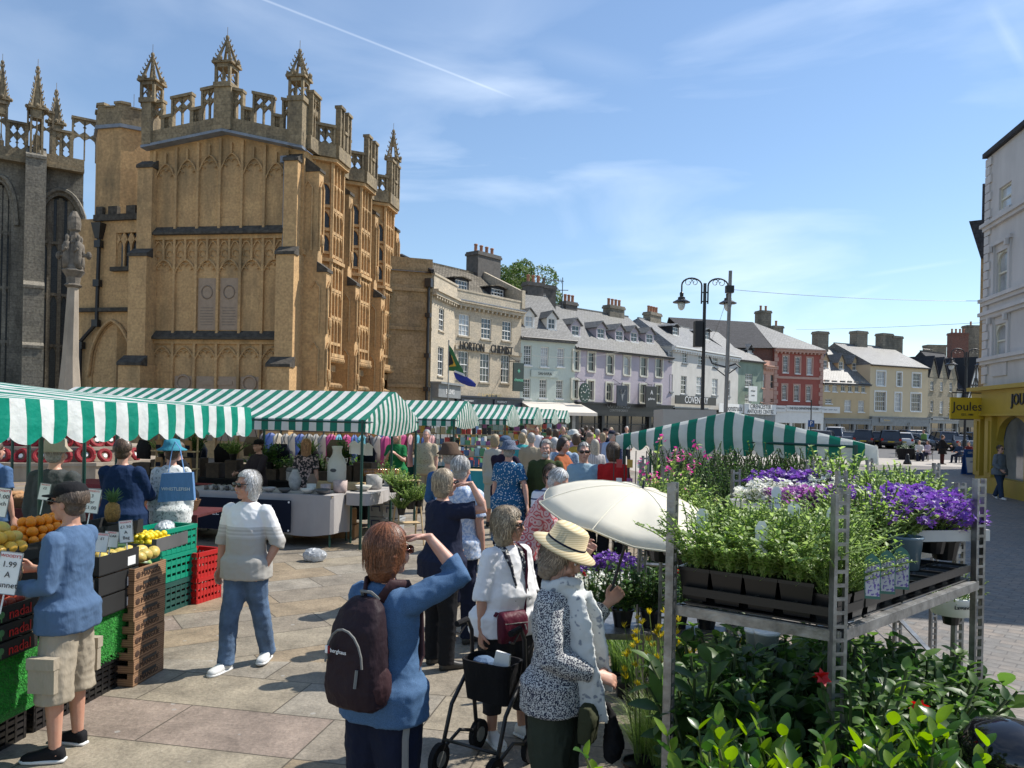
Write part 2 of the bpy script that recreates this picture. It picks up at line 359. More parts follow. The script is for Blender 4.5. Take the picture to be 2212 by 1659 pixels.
def building(label,cat,a,b,ztop,wins,k,wm,dep=9,bars=(3,4),roof=None,ridge=3.0,over=.25,shop=None,shopz=None,arch=None,surround=None,sillm=None,frame=white,hipl=0,hipr=0,eave=None,extra=None,dormers=(),dm_cheek=None,peak=.45,dslope_d=.9,back_m=None,split=True,dbars=(2,2)):
 pl=Plane(a,b);root=empty('terraced_building',(a[0],a[1],0),pl.rz,label,cat)
 rects=[rect(pl,k,r)for r in wins];m=MB();zs=shopz or 0
 wall(m,0,pl.L,zs,ztop,rects)
 m.quad((0,0,0),(0,0,ztop),(0,dep,ztop),(0,dep,0));m.quad((pl.L,0,0),(pl.L,dep,0),(pl.L,dep,ztop),(pl.L,0,ztop));m.quad((0,dep,0),(0,dep,ztop),(pl.L,dep,ztop),(pl.L,dep,0))
 m.quad((0,.5,0),(pl.L,.5,0),(pl.L,.5,ztop),(0,.5,ztop))
 if roof and not hipl:m.poly([(0,0,ztop),(0,dep/2,ztop+ridge),(0,dep,ztop)])
 if roof and not hipr:m.poly([(pl.L,0,ztop),(pl.L,dep,ztop),(pl.L,dep/2,ztop+ridge)])
 m.build('wall',wm,root)
 for i,r in enumerate(rects):
  bb=bars[i]if isinstance(bars,list)else bars
  window(root,*r,bars=bb,arch=bool(arch and i in arch),surround=surround,sillm=sillm,frame=frame,split=split)
 if roof:
  rf=MB();gable_roof(rf,-.02,pl.L+.02,0,dep,ztop+.1,ztop+ridge,over,hipl=hipl,hipr=hipr);rf.build('roof',roof,root)
  g=MB();g.tube([(0,-over-.05,ztop-.06),(pl.L,-over-.05,ztop-.06)],.06,6);g.build('gutter',iron,root)
  sl_=(ridge-.1)/(dep/2)
  for r in dormers:
   u0,u1,z0,z1=rect(pl,k,r)
   d=.8
   for _ in range(4):
    u0,_a=pl.uz(r[0],(r[1]+r[3])/2,k,d);u1,_a=pl.uz(r[2],(r[1]+r[3])/2,k,d);_a,z0=pl.uz((r[0]+r[2])/2,r[3],k,d);_a,z1=pl.uz((r[0]+r[2])/2,r[1],k,d)
    d=max(.15,(z0-ztop-.1)/sl_)
   dormer(root,u0,u1,z0,z1,d,sl_,dm_cheek or wm,roof,bars=dbars,peak=peak)
 if eave:
  m=MB();m.box(-.05,pl.L+.05,-.3,0,ztop-.35,ztop-.12);m.box(-.05,pl.L+.05,-.42,0,ztop-.12,ztop)
  for i in range(int(pl.L/.45)):m.box(.2+i*.45,.36+i*.45,-.26,-.0,ztop-.52,ztop-.351)
  m.build('cornice',eave,root)
 if shop:
  sm,nb,fh=shop;m=MB();z1=zs;g=MB()
  m.box(0.02,pl.L-.02,-.28,.4,z1-fh,z1);m.box(0,pl.L,-.4,.4,z1,z1+.12);m.box(0.02,pl.L-.02,-.15,.3,0,.45)
  for i in range(nb+1):u=(pl.L-.3)*i/nb;m.box(u,u+.3,-.22,.3,.45,z1-fh)
  for i in range(nb*2):u=.15+(pl.L-.3)*(i+.5)/(nb*2);m.box(u-.03,u+.03,-.05,.1,.45,z1-fh)
  m.box(0.1,pl.L-.1,-.04,.1,z1-fh-.7,z1-fh-.62)
  sf=m.build('shopfront',sm,root);g.quad((0,0,.4),(pl.L,0,.4),(pl.L,0,z1-fh),(0,0,z1-fh));g.build('display_window',shopglass,sf)
  root['sf']=1;root_sf=sf
 else:root_sf=root
 return root,pl,root_sf
def board(pl,par,k,r,m,txts,tm,d=-.34,th=.05,name='sign_board',size=None,sy=1.0):
 u0,u1,z0,z1=rect(pl,k,r);b=MB();b.box(u0,u1,d,d+th,z0,z1)
 o=b.build(name,m,par)
 for i,t in enumerate(txts):
  s_=min(size or(z1-z0)/len(txts)*.62,(u1-u0)*.94/(.66*len(t)));zz=z1-(z1-z0)*(i+.5)/len(txts);tx=text(t,o,((u0+u1)/2,d-.012,zz),s_,tm,sy=sy)
 return o
# the terrace of shops
P_=[PX(929,46),PX(980,50.3),PX(1123,55.6),PX(1241,58),PX(1450,66),PX(1594,76),PX(1648,79),PX(1671,80.5),PX(1777,82),PX(1879,84),PX(2004,88),PX(2067,92),PX(2116,95)]
# chemist corner building
r1,pl1,_=building('tan stone corner building with a brown side wall beside the church, barber\'s shop below','building',P_[0],P_[1],9.75,[(510,635,550,810),(502,935,545,1160)],'4',ashlar,dep=7,bars=(2,4),sillm=ashlar,eave=ashlar)
m=MB();m.box(-.02,pl1.L+.02,-.12,.3,9.75,10.6);m.box(-.05,pl1.L+.05,-.18,.36,10.6,10.72);m.build('parapet',ashlar,r1)
sw=Plane(PX(836,45.2),P_[0]);
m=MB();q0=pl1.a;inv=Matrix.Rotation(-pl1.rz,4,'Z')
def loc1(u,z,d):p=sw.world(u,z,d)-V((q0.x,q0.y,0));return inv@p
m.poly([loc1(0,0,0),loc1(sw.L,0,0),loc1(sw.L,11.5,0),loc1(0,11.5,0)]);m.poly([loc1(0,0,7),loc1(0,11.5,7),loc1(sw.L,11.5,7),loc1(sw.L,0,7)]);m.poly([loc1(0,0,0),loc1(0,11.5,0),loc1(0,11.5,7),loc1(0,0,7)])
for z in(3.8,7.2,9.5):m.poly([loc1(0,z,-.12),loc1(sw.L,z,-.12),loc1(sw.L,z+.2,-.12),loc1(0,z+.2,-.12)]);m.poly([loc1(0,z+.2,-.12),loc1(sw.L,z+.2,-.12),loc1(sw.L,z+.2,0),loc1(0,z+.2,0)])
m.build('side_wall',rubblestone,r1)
m=MB();e0,e1=loc1(-.2,10.65,-.2),loc1(sw.L,10.65,-.2);e2,e3=loc1(sw.L,10.65,7),loc1(-.2,10.65,7);rr=loc1(sw.L*.45,12.2,3)
m.poly([e0,e1,rr]);m.poly([e1,e2,rr]);m.poly([e2,e3,rr]);m.poly([e3,e0,rr]);m.tube([e1+V((-.1,0,.1)),rr],.13,5);m.build('roof',slate_d,r1)
pq=loc1(sw.L-.25,0,-.18);m=MB();m.tube([pq,pq+V((0,0,10))],.09,8)
for z in(1.5,3.6,5.6,8):m.box(pq.x-.16,pq.x+.16,pq.y-.16,pq.y+.16,z,z+.25)
m.box(pq.x-.2,pq.x+.2,pq.y-.2,pq.y+.2,9.8,10.3);m.build('downpipe',iron,r1)
u0,u1,z0,z1=rect(pl1,'4',(445,1215,620,1330));m=MB();m.box(.1,pl1.L-.05,-.5,0,z0,z1-.12);m.box(0,pl1.L,-.7,0,z1-.12,z1);m.box(.1,pl1.L-.1,-.1,0,0,z0)
sf=m.build('shopfront',greyshop,r1);text('BLUSHES',sf,(pl1.L*.5,-.52,(z0+z1)/2-.1),.42,lett_w)
# chemist main
hr,plh,sf=building('tan stone three storey chemist building with mossy stone roof and two dormers','building',P_[1],P_[2],9.75,
[(665,680,750,850),(840,712,918,875),(1003,735,1075,888),(660,968,740,1175),(830,985,905,1210),(993,998,1060,1215)],'4',ashlar,dep=8,bars=(3,4),roof=stonetile,ridge=3.1,over=-.35,
shop=(navyshop,2,.75),shopz=3.4,sillm=ashlar,eave=ashlar,dormers=[(640,418,735,492),(920,485,1015,545)],dm_cheek=slate_d,peak=.12,dbars=(4,2))
m=MB();m.box(0,plh.L,-.12,.3,9.75,10.4);m.box(0,plh.L,-.16,.34,10.4,10.52);m.box(0,plh.L,-.44,-.1,9.75,9.8,1);m.build('parapet',[ashlar,lead],hr);m=MB();m.box(0,plh.L,-.12,0,6.55,6.8);m.build('string_course',ashlar,hr)
for s_,x0,x1 in(('HORTON',665,845),('CHEMIST',888,1082)):
 u0,u1,z0,z1=rect(plh,'4',(x0,912 if x0<800 else 938,x1,962 if x0<800 else 985));text(s_,hr,((u0+u1)/2,-.16,(z0+z1)/2),.72,lett_k,ext=.04,sx=(u1-u0)/2.9 if x0<800 else(u1-u0)/3.25,sy=1.1)
u0,u1,z0,z1=rect(plh,'4',(810,1305,945,1335));text('G.HORTON',sf,((u0+u1)/2,-.3,(z0+z1)/2),.46,gold);text('CO',sf,(u1+.25,-.3,(z0+z1)/2+.1),.2,gold)
board(plh,sf,'4',(913,1347,1027,1383),navyshop,['PHARMACY'],lett_w,d=-.36);board(plh,sf,'4',(655,1340,770,1372),navyshop,['PERFUMERY'],lett_w,d=-.36)
u0,z0=plh.uz(860,330,'4',4);uc,zc=plh.uz(860,215,'4',4.2)
chimney(hr,uc,4.2,9.8,zc,2.6,1.2,chim_d,4)
m=MB();m.box(plh.L-.2,plh.L+.15,-.2,8,10,11.3);m.prism([(plh.L-.2,0,11.3),(plh.L-.2,4,13.2),(plh.L-.2,8,11.3)],(.35,0,0));m.build('party_wall',ashlar,hr)
# pale green
white_r=render_m('pale green render',(.55,.61,.54),bump=1.0,bscale=9,stain=.12)
sh,pls,sf=building('pale green pebbled house with grey slate roof, beige awning and two dormers','building',P_[2],P_[3],8.0,
[(1170,922,1230,1078),(1302,935,1362,1090),(1430,945,1485,1090),(1163,1183,1222,1335),(1292,1188,1350,1335),(1422,1195,1475,1338)],'4',white_r,dep=9,bars=(3,5),roof=slate,ridge=4.1,shop=(greyshop,2,.5),shopz=3.1,
dormers=[(1183,694,1243,778),(1360,714,1415,798)],dm_cheek=white)
board(pls,sh,'4',(1222,1118,1435,1172),white_r,['SAHARA'],lett_k,d=-.1)
u0,u1,z0,z1=rect(pls,'4',(1140,1365,1545,1455));m=MB();m.prism([(u0,-.05,z1),(u0,-.05,z1-.08),(u0+.0,-2.4,z0+.05),(u0,-2.4,z0+.13)],(u1-u0+.6,0,0));m.box(u0,u1+.6,-2.42,-2.38,z0-.1,z0+.12);m.build('awning',mat('beige awning cloth',(.62,.57,.5),var=.05),sh)
chimney(sh,pls.L*.78,4.6,10.9,12.9,1.5,.8,chim_d,3);chimney(sh,pls.L*.98+.3,5,10.9,12.9,1.9,.8,chim_d,1,chim_s)
# lilac
lilac=render_m('lilac render',(.46,.41,.45),bump=1.0,bscale=9,stain=.12)
up=[(357,868,405,1040),(487,882,545,1048),(655,905,712,1070),(805,918,858,1082),(955,925,1010,1092),(1090,935,1145,1100)]
lo=[(345,1125,395,1290),(480,1133,535,1305),(648,1155,700,1310),(797,1163,848,1320),(948,1168,998,1328),(1085,1172,1135,1328)]
pp,plp,sf=building('long lilac rendered building with five dormers and a black arcaded shopfront','building',P_[3],P_[4],7.55,up+lo,'5',lilac,dep=10,bars=(1,2),roof=slate,ridge=3.9,
shop=(blackshop,4,.9),shopz=3.3,arch={2,3,8,9},surround=cream,frame=cream,dormers=[(343,642,410,733),(570,668,635,758),(735,690,797,776),(868,705,925,788),(1005,718,1065,798)],dm_cheek=lilac)
u0,u1,z0,z1=rect(plp,'5',(680,1360,790,1385));text('COTSWOLD',sf,((u0+u1)/2,-.3,z0+.25),.5,greyshop);text('CONTEMPORARY',sf,((u0+u1)/2,-.3,z0-.12),.28,greyshop)
def hang_sign(label,pl,par,k,x,y,w,h,m_,txt=None,tm=None,rnd=False):
 u,z=pl.uz(x,y,k,-.9);t=empty('hanging_sign',pl.world(u,z,-.9),pl.rz,label,'sign');b=MB()
 if rnd:b.rings([((0,-.06,0),w/2,h/2,(1,0,0),(0,0,1)),((0,.06,0),w/2,h/2,(1,0,0),(0,0,1))],20)
 else:b.box(-w/2,w/2,-.04,.04,-h/2,h/2)
 b.build('sign_panel',m_,t);b=MB();b.tube([(0,.9,h/2+.12),(0,-.1,h/2+.12)],.025,5);b.tube([(0,0,h/2+.12),(0,0,h/2)],.015,5);b.tube([(0,.9,h/2+.5),(0,.2,h/2+.14)],.015,5);b.build('bracket',iron,t)
 if txt:
  for i,s_ in enumerate(txt):text(s_,t,(0,-.055,h*.2-i*h*.3),h*(.3 if len(s_)<4 else.16),tm or lett_w)
 return t
clk=hang_sign('round green clock on a bracket on the lilac building',plp,pp,'5',455,1240,1.15,1.5,mat('dark green enamel',(.02,.05,.04),rough=.3),rnd=True)
clk['category']='clock';clk.name='wall_clock'
b=MB();
for i in range(12):a=i*pi/6;b.box(.42*sin(a)-.03,.42*sin(a)+.03,-.075,-.062,.55*cos(a)-.04,.55*cos(a)+.04)
b.tube([(0,-.08,0),(.2,-.08,.3)],.02,4);b.tube([(0,-.08,0),(-.25,-.08,.1)],.02,4);b.build('dial_marks',white,clk)
sg=hang_sign('dark hanging sign with a pale stag head on the lilac building',plp,pp,'5',787,1265,1.25,1.6,navyshop)
def stag(par,y,s,m_):
 b=MB()
 b.prism([(-.12*s,y,.1*s),(.12*s,y,.1*s),(.07*s,y,-.2*s),(0,y,-.42*s),(-.07*s,y,-.2*s)],(0,.01,0))
 for g in(-1,1):
  b.prism([(g*.12*s,y,.05*s),(g*.3*s,y,.14*s),(g*.12*s,y,.12*s)],(0,.01,0))
  b.tube([(g*.06*s,y,.1*s),(g*.2*s,y,.25*s),(g*.2*s,y,.5*s)],.02*s,4);b.tube([(g*.14*s,y,.2*s),(g*.34*s,y,.42*s)],.018*s,4);b.tube([(g*.2*s,y,.3*s),(g*.1*s,y,.42*s)],.015*s,4)
 b.build('stag_emblem',m_,par)
stag(sg,-.06,1.1,greyshop)
hang_sign('black hanging sign with a white letter on the right of the lilac building',plp,pp,'5',1047,1275,1.4,1.7,blackshop,['A','galleries'])
hang_sign('black hanging chemist sign with a green cross',plh,hr,'4',1127,1170,1.15,2.0,mat('dark green paint',(.015,.035,.03)),['+','chemist'],mat('green cross',(.2,.6,.4)))
chimney(pp,plp.L*.36,5,11,11.9,1.4,.7,chim_d,3);chimney(pp,plp.L*.84,5,11,12.2,2.0,.8,chim_s,4)
# white dentilled
wht=render_m('off-white stucco',(.60,.58,.53),bump=.3,bscale=10,stain=.22)
ww=[(1212,868,1240,960),(1325,872,1370,975),(1465,888,1510,995),(1597,908,1640,1012),(1708,928,1748,1030),(1215,1075,1240,1230),(1312,1090,1362,1252),(1450,1098,1500,1252),(1588,1115,1638,1262),(1705,1128,1750,1272)]
wh,plw,sf=building('off-white building with a dentilled cornice and two roof dormers behind the lamp post','building',P_[4],P_[5],8.55,ww,'5',wht,dep=10,bars=(2,4),roof=slate_s,ridge=3.0,hipl=2.5,hipr=1.0,
shop=(blackshop,4,1.2),shopz=3.1,eave=white,over=.3,sillm=greyshop,dormers=[(1245,658,1292,728),(1532,697,1573,768)],dm_cheek=slate_d,peak=.2)
chimney(wh,plw.L*.38,5,10.9,12.3,2.0,.8,chim_s,4)
board(plw,sf,'5',(1225,1272,1590,1345),blackshop,['COVENTRY'],lett_w,size=.85,d=-.4)
board(plw,sf,'5',(1608,1338,1848,1415),white,['Moonstruck'],lett_k,size=1.15,d=-.5)
# sage green
sage=render_m('sage green render',(.26,.33,.26),bump=.4,stain=.35)
sgb,plg,sf=building('narrow sage green rendered house with two sash windows','building',P_[5],P_[6],8.3,[(1883,1072,1950,1188),(1880,1258,1938,1335)],'5',sage,dep=10,bars=(4,5),roof=slate_s,ridge=3.4,shop=(greyshop,1,.9),shopz=3.0,dormers=[(1905,862,1945,885),(1998,872,2035,895)],dm_cheek=slate_d,peak=.5)
board(plg,sf,'5',(1830,1342,2112,1430),white,['CIRENCESTER','ANTIQUES CENTRE'],lett_k,size=.62,d=-.6)
hang_sign('square white hanging sign on the sage green house',plg,sgb,'5',1950,1248,1.5,1.5,white,['antiques','centre'],lett_k)
# salmon pink
pink=render_m('salmon render',(.60,.36,.27),bump=.1,stain=.12)
pk,plk,sf=building('small salmon pink building with a parapet between the green and red houses','building',P_[6],P_[7],8.0,[(120,640,150,755),(190,648,225,760),(112,838,145,868),(188,840,215,870)],'6',pink,dep=10,bars=(1,2),shop=(greyshop,1,.9),shopz=3.0,eave=pink,frame=pink)
m=MB();m.box(0,plk.L,-.1,.2,8.0,8.5);m.build('parapet',pink,pk)
# red
red=render_m('faded red render',(.36,.10,.075),bump=.15,stain=.22);pinkst=mat('pink stone dressings',(.52,.32,.25),var=.12)
rw=[(290,498,330,632),(388,508,425,640),(482,515,522,648),(283,728,320,850),(378,732,418,858),(475,738,513,860)]
rd,plr,sf=building('brick red rendered building with arched windows and a hipped slate roof','building',P_[7],P_[8],9.9,rw,'6',red,dep=11,bars=(3,5),roof=slate_s,ridge=0.02,shop=(white,3,1.5),shopz=3.6,arch=set(range(6)),surround=pinkst,eave=pinkst)
m=MB()
for j in range(14):
 z=3.7+j*.44;w_=.5 if j%2 else.35;m.box(0,w_,-.06,0,z,z+.4);m.box(plr.L-w_,plr.L,-.06,0,z,z+.4)
m.box(.5,plr.L-.5,-.06,0,6.75,7.0);m.build('quoins',pinkst,rd)
for o_ in list(bpy.data.objects):
 if o_.parent==rd and o_.name.startswith('roof'):bpy.data.objects.remove(o_)
a_=MB();xL=-4.5;ap=(.8,5.5,13.3)
a_.quad((xL-4,-.2,9.6),(-.3,-.2,9.9),ap,(xL-5,5.5,13.3),1);a_.poly([(-.3,-.2,9.95),(plr.L+.2,-.2,9.95),ap],0);a_.poly([(plr.L+.2,-.2,9.95),(plr.L+.2,11,9.95),ap],0);a_.poly([(plr.L+.2,11,9.95),(-8,11,9.95),(xL-5,5.5,13.3),ap],1)
a_.build('roof',[slate_s,slate_d],rd)
a_=MB();a_.box(-6,.0,.3,9,8.4,9.85);a_.build('rear_wall',brick_r,rd)
chimney(rd,plr.L*.62,8,9.8,15.0,1.4,1.2,chim_s,2);chimney(rd,plr.L*.8,7,9.5,13.2,1.3,1,chim_s,1)
board(plr,sf,'6',(300,897,578,945),white,['THE OLD DEPARTMENT STORE'],lett_k,size=.82,d=-.4,sy=1.5)
board(plr,sf,'6',(200,895,296,945),white,['ART, REIMAGINED'],greyshop,size=.5,d=-.4)
board(plr,sf,'6',(580,905,725,955),white,['EAT - SHOP - PLAY'],greyshop,size=.5,d=-.4)
# ochre low
ochre=render_m('ochre render',(.60,.45,.26),bump=.1,stain=.12);ochre2=render_m('pale ochre render',(.66,.53,.34),bump=.1,stain=.1)
yw=[(622,690,660,780),(685,695,722,785),(752,697,787,783),(810,699,842,787),(863,703,895,788),(916,706,948,792),(628,843,680,880),(780,850,833,943),(890,855,938,948)]
y1,ply,sf=building('low ochre house with six small upper windows and a silvery slate roof','building',P_[8],P_[9],6.5,yw,'6',ochre,dep=10,bars=(2,2),roof=slate_s,ridge=4.2,shop=(greyshop,3,.5),shopz=2.6,dormers=[(610,534,645,594),(737,546,770,604),(845,556,875,614)],dm_cheek=ochre,peak=.75)
chimney(y1,ply.L*.6,5,9.8,12.6,1.5,1.0,chim_s,0)
# ochre tall
yw=[(1037,622,1105,738),(1198,632,1235,742),(1322,640,1387,750),(1023,785,1108,938),(1183,795,1232,940),(1310,800,1388,942)]
y2,ply2,sf=building('taller ochre house with large white framed windows and three stone chimneys','building',P_[9],P_[10],8.7,yw,'6',ochre2,dep=10,bars=[(5,4),(3,4),(5,4),(5,4),(3,4),(5,4)],roof=slate_s,ridge=2.7,shop=(greyshop,3,.9),shopz=2.9,surround=white)
for f,hh in((.42,13.0),(.88,13.0),(1.06,12.8)):chimney(y2,ply2.L*f,5,10.6,hh,1.7,1.1,chim_s,0)
board(ply2,sf,'6',(1040,995,1150,1030),greyshop,['Barbour'],gold,d=-.4);text('17',sf,(ply2.L*.62,-.35,2.2),.5,lett_k)
# stone gables
rub=brickmat('rubble stone',(.42,.36,.25),(.33,.29,.21),(.25,.22,.17),.35,.2,.012,stain=(.14,.12,.09),stamt=.5)
gb,plgb,sf=building('small stone building with three pointed gables above the pub','building',P_[10],P_[11],7.7,[(1545,705,1567,782),(1465,700,1493,775),(1618,710,1642,787),(1540,860,1567,958),(1612,865,1640,958),(1465,855,1490,945)],'6',rub,dep=9,bars=(2,3),roof=stonetile,ridge=2.5,over=-.1,shop=(greyshop,2,.6),shopz=3.0,sillm=rub)
m=MB()
for i in range(3):
 u0=plgb.L*i/3;u1=plgb.L*(i+1)/3;um=(u0+u1)/2;m.prism([(u0,-.02,7.7),(u1,-.02,7.7),(um,-.02,9.9)],(0,.3,0),0)
 for s_ in(u0,u1):m.prism([(s_,-.15,7.65),(um,-.15,10.0),(um,-.15,10.2),(s_,-.15,7.85)],(0,4,0),1)
m.build('gables',[rub,slate_d],gb);board(plgb,sf,'6',(1458,985,1668,1012),greyshop,['THE FLEECE'],lett_k,d=-.4)
# timber framed
blk=mat('black timber',(.015,.014,.013),rough=.7)
tb,plt,sf=building('black and white timber framed building with a steep dark gable','building',P_[11],P_[12],6.6,[(1735,800,1800,838)],'6',white,dep=9,bars=(4,2),roof=slate_d,ridge=4.8,shop=(blackshop,2,1.0),shopz=3.0)
m=MB();
for i in range(9):u=plt.L*i/8;m.box(u-.09,u+.09,-.06,0,3.1,5.2)
m.box(0,plt.L,-.08,0,5.1,5.35);m.box(0,plt.L,-.08,0,3.1,3.3);ca=plt.L*.62;m.prism([(ca-2.1,-.5,5.4),(ca+2.1,-.5,5.4),(ca,-.5,10)],(0,.4,0),1)
for s_ in(-1,1):
 m.prism([(ca+s_*2.3,-.7,5.2),(ca,-.7,10.2),(ca,-.7,10.6),(ca+s_*2.5,-.7,5.3)],(0,4,0));m.prism([(ca+s_*1.5,-.56,5.5),(ca+s_*1.3,-.56,5.5),(ca+s_*.1,-.56,8),(ca+s_*.3,-.56,8)],(0,.06,0))
m.box(ca-.1,ca+.1,-.58,-.5,5.4,9.6);m.box(ca-1.1,ca+1.1,-.58,-.5,7,7.2);m.build('timber_frame',[blk,white],tb)
fb=empty('distant_building',PX(2075,108)+(0,),0,'dark distant rooftops with tall red brick chimney stacks behind the gabled building','building')
m=MB();m.box(-12,12,0,8,0,9.5);m.build('wall',rub,fb);m=MB();gable_roof(m,-12,12,0,8,9.5,11.6);m.build('roof',stonetile,fb)
chimney(fb,.6,2,9,15.4,2.4,1.2,brick_r,4);chimney(fb,4.2,5,9,16.9,1.8,1.4,chim_s,1);chimney(fb,-3.8,0,8,13.4,2.6,1.4,chim_s,0)
# joules corner shop, right
stucco=mat('grey white stucco',(.56,.54,.53),rough=.8,var=.18,scale=1.0,bump=.1,bscale=20,stretch=(1,1,.4),detail=9);yel=mat('yellow shop paint',(.42,.29,.035),rough=.5,var=.08,scale=2)
A=PX(2127,26.7,700);dirn=V((.20,.98)).normalized();B=(A[0]-dirn.x*14,A[1]-dirn.y*14)
jr=empty('corner_shop',(A[0],A[1],0),atan2(-dirn.y,-dirn.x),'tall grey white stucco building with a yellow shopfront on the right','building');plj=Plane(A,B)
Lj=14;ga=plj.uz(2130,345)[1];sl=.5
jw=[]
for i in range(4):
 o=i*3.4
 for(x0,y0,x1,y1)in((425,370,462,515),(413,762,445,1020),(405,1200,436,1400)):
  u0,u1,z0,z1=rect(plj,'7',(x0,y0,x1,y1));w_=.95;jw.append((u1-w_+o,u1+o,z0,z1))
m=MB();zj=3.55;wall(m,0,Lj,zj,ga,jw,.22);m.quad((0,.6,0),(Lj,.6,0),(Lj,.6,ga),(0,.6,ga))
m.quad((0,0,0),(0,0,ga),(0,9,ga),(0,9,0));m.quad((Lj,0,0),(Lj,9,0),(Lj,9,ga),(Lj,0,ga));m.quad((0,9,0),(0,9,ga),(Lj,9,ga),(Lj,9,0));m.build('wall',stucco,jr)
m=MB();m.box(-.1,Lj+.1,-.15,9,ga,ga+.16);m.build('roof',slate_d,jr)
for i,r in enumerate(jw):window(jr,*r,bars=(1,2),arch=(i%3>0),frame=cream,sillm=stucco,gl=glassc)
m=MB();zs_=[plj.uz(2125,259.2+.36468*y)[1]for y in(650,1085,1165,1430)]
for z in zs_:m.box(-.12,Lj,-.2,0,z-.02,z+.1);m.box(-.06,Lj,-.12,0,z-.14,z-.02)
for j in range(26):
 z=3.7+j*.3;
 if z<ga-.3:m.box(-.05,.42 if j%2 else.3,-.06,0,z,z+.27)
for i in range(4):
 r1_,r2_=jw[i*3+1],jw[i*3+2]
 for r in(r1_,r2_):
  for s_ in(r[0]-.22,r[1]+.06):m.box(s_,s_+.16,-.07,0,r[2],r[3]+.25)
  m.box(r[0]-.3,r[1]+.3,-.1,0,r[3]+.25,r[3]+.38);m.box(r[0]-.24,r[0]-.1,-.2,-.1,r[3]+.05,r[3]+.25);m.box(r[1]+.1,r[1]+.24,-.2,-.1,r[3]+.05,r[3]+.25)
 m.box(r2_[0]-.1,r2_[1]+.1,-.05,0,3.9,4.5)
m.build('mouldings',stucco,jr)
m=MB();g=MB();m.box(-.06,Lj,-.35,.6,2.65,3.42);m.box(-.1,Lj,-.5,.6,3.42,zj);m.box(-.08,Lj,-.42,.6,2.57,2.65);m.box(-.04,Lj,-.2,.5,0,.55)
for u in(0,.95,3.9,4.9,7.9,8.9,12):m.box(u-.05,u+.5,-.26,.4,.55,2.57);m.box(u+.08,u+.36,-.31,-.26,.7,2.4)
for u0_,u1_ in((1.45,3.85),(5.4,7.85),(9.4,11.95)):
 ap=arch_pts(u0_,u1_,1.75,2.55,6,'round');n=len(ap)//2
 m.prism([(x,-.1,z)for x,z in ap[:n+1]]+[(u0_,-.1,2.6)],(0,.2,0));m.prism([(x,-.1,z)for x,z in ap[n:]]+[(u1_,-.1,2.6)],(0,.2,0))
m.box(.45,.95,.05,.1,.55,2.57)
sf=m.build('shopfront',yel,jr);g.quad((0,.12,.5),(Lj,.12,.5),(Lj,.12,2.6),(0,.12,2.6));g.build('display_window',mat('large shop glass',(.20,.22,.24),rough=.05,var=.7,scale=.5,spec=.9),sf)
text('JOULES',sf,(4.0,-.37,3.05),.5,navyshop,ext=.02,align='CENTER')
js=empty('hanging_sign',plj.world(.1,0,-.1),atan2(0,1),'yellow hanging sign with handwritten lettering at the corner of the yellow shop','sign')
c_=Q(1755,917,26.0,'6');js.location=c_;js.rotation_euler=(0,0,0)
m=MB();m.box(-.56,.56,-.04,.04,-.36,.36);jp=m.build('sign_panel',mat('sign yellow',(.62,.42,.02),var=.03),js);text('Joules',js,(0,-.05,.05),.42,navyshop);text('EST. 1989',js,(0,-.05,-.22),.1,navyshop)
m=MB();m.tube([(-.5,0,.36),(-.5,0,.52),(.9,0,.52)],.02,5);m.tube([(.5,0,.36),(.5,0,.52)],.02,5);m.build('bracket',iron,js)
c_=Q(1760,970,30,'6');cs=empty('hanging_sign',c_,0,'black sign with white lettering Cleaning below the yellow sign','sign');m=MB();m.box(-.65,.65,-.04,.04,-.2,.2);m.tube([(-.6,0,.2),(-.6,0,.4),(1.8,0,.4)],.02,4);m.build('sign_panel',blackshop,cs);text('Cleaning',cs,(0,-.05,.02),.32,lett_w)
ebx=Q(2118,600,A[1]+6).x;eb=empty("eaves_building",(ebx,A[1]+6,0),-.60,"narrow dark slice of a building with a wide overhanging eave behind the stucco shop","building")
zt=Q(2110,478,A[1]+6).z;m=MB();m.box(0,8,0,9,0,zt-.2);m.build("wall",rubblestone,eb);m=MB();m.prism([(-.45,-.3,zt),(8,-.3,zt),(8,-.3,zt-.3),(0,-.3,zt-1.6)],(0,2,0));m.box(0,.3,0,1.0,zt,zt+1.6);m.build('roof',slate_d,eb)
# church porch
ochst=brickmat('ochre limewashed stone',(.57,.365,.175),(.51,.32,.155),(.44,.275,.135),.75,.36,.004,stain=(.16,.12,.07),stamt=.8,bump=.3,stainscale=.7,noisev=.25,stretch=(1,1,.28))
gryst=brickmat('weathered parapet stone',(.30,.235,.145),(.24,.19,.12),(.17,.14,.1),.6,.3,.006,stain=(.055,.05,.045),stamt=.85,bump=.4,stainscale=.8,noisev=.35)
navst=brickmat('grey lichen stained stone',(.27,.245,.195),(.22,.20,.165),(.15,.135,.11),.7,.34,.008,stain=(.05,.048,.042),stamt=.85,bump=.5,stainscale=.5,noisev=.4)
capst=mat('blackened weathering stone',(.075,.065,.052),rough=.95,var=.6,scale=5,bump=.8,bscale=12)
tabst=mat('worn pinkish tablet stone',(.36,.265,.19),rough=.9,var=.15,scale=6)
leaded=brickmat('leaded glass',(.015,.018,.025),(.03,.034,.042),(.05,.05,.05),.14,.12,.008,rough=.3,bump=.1,spec=.4)
fp=Plane(PX(318,36.2,600),PX(652,35,600))
ch=empty('church_porch',(fp.a.x,fp.a.y,0),fp.rz,'ochre gothic church porch with panelled walls, pierced battlements and pinnacles','church')
L=fp.L;zl=fp.uz(60,1010,'2')[1];ua,za=fp.uz(780,875,'2');zr_=fp.uz(1400,1012,'2')[1]
def ztop(u):return zl+(za-zl)*u/ua if u<ua else za+(zr_-za)*(u-ua)/(L-ua)
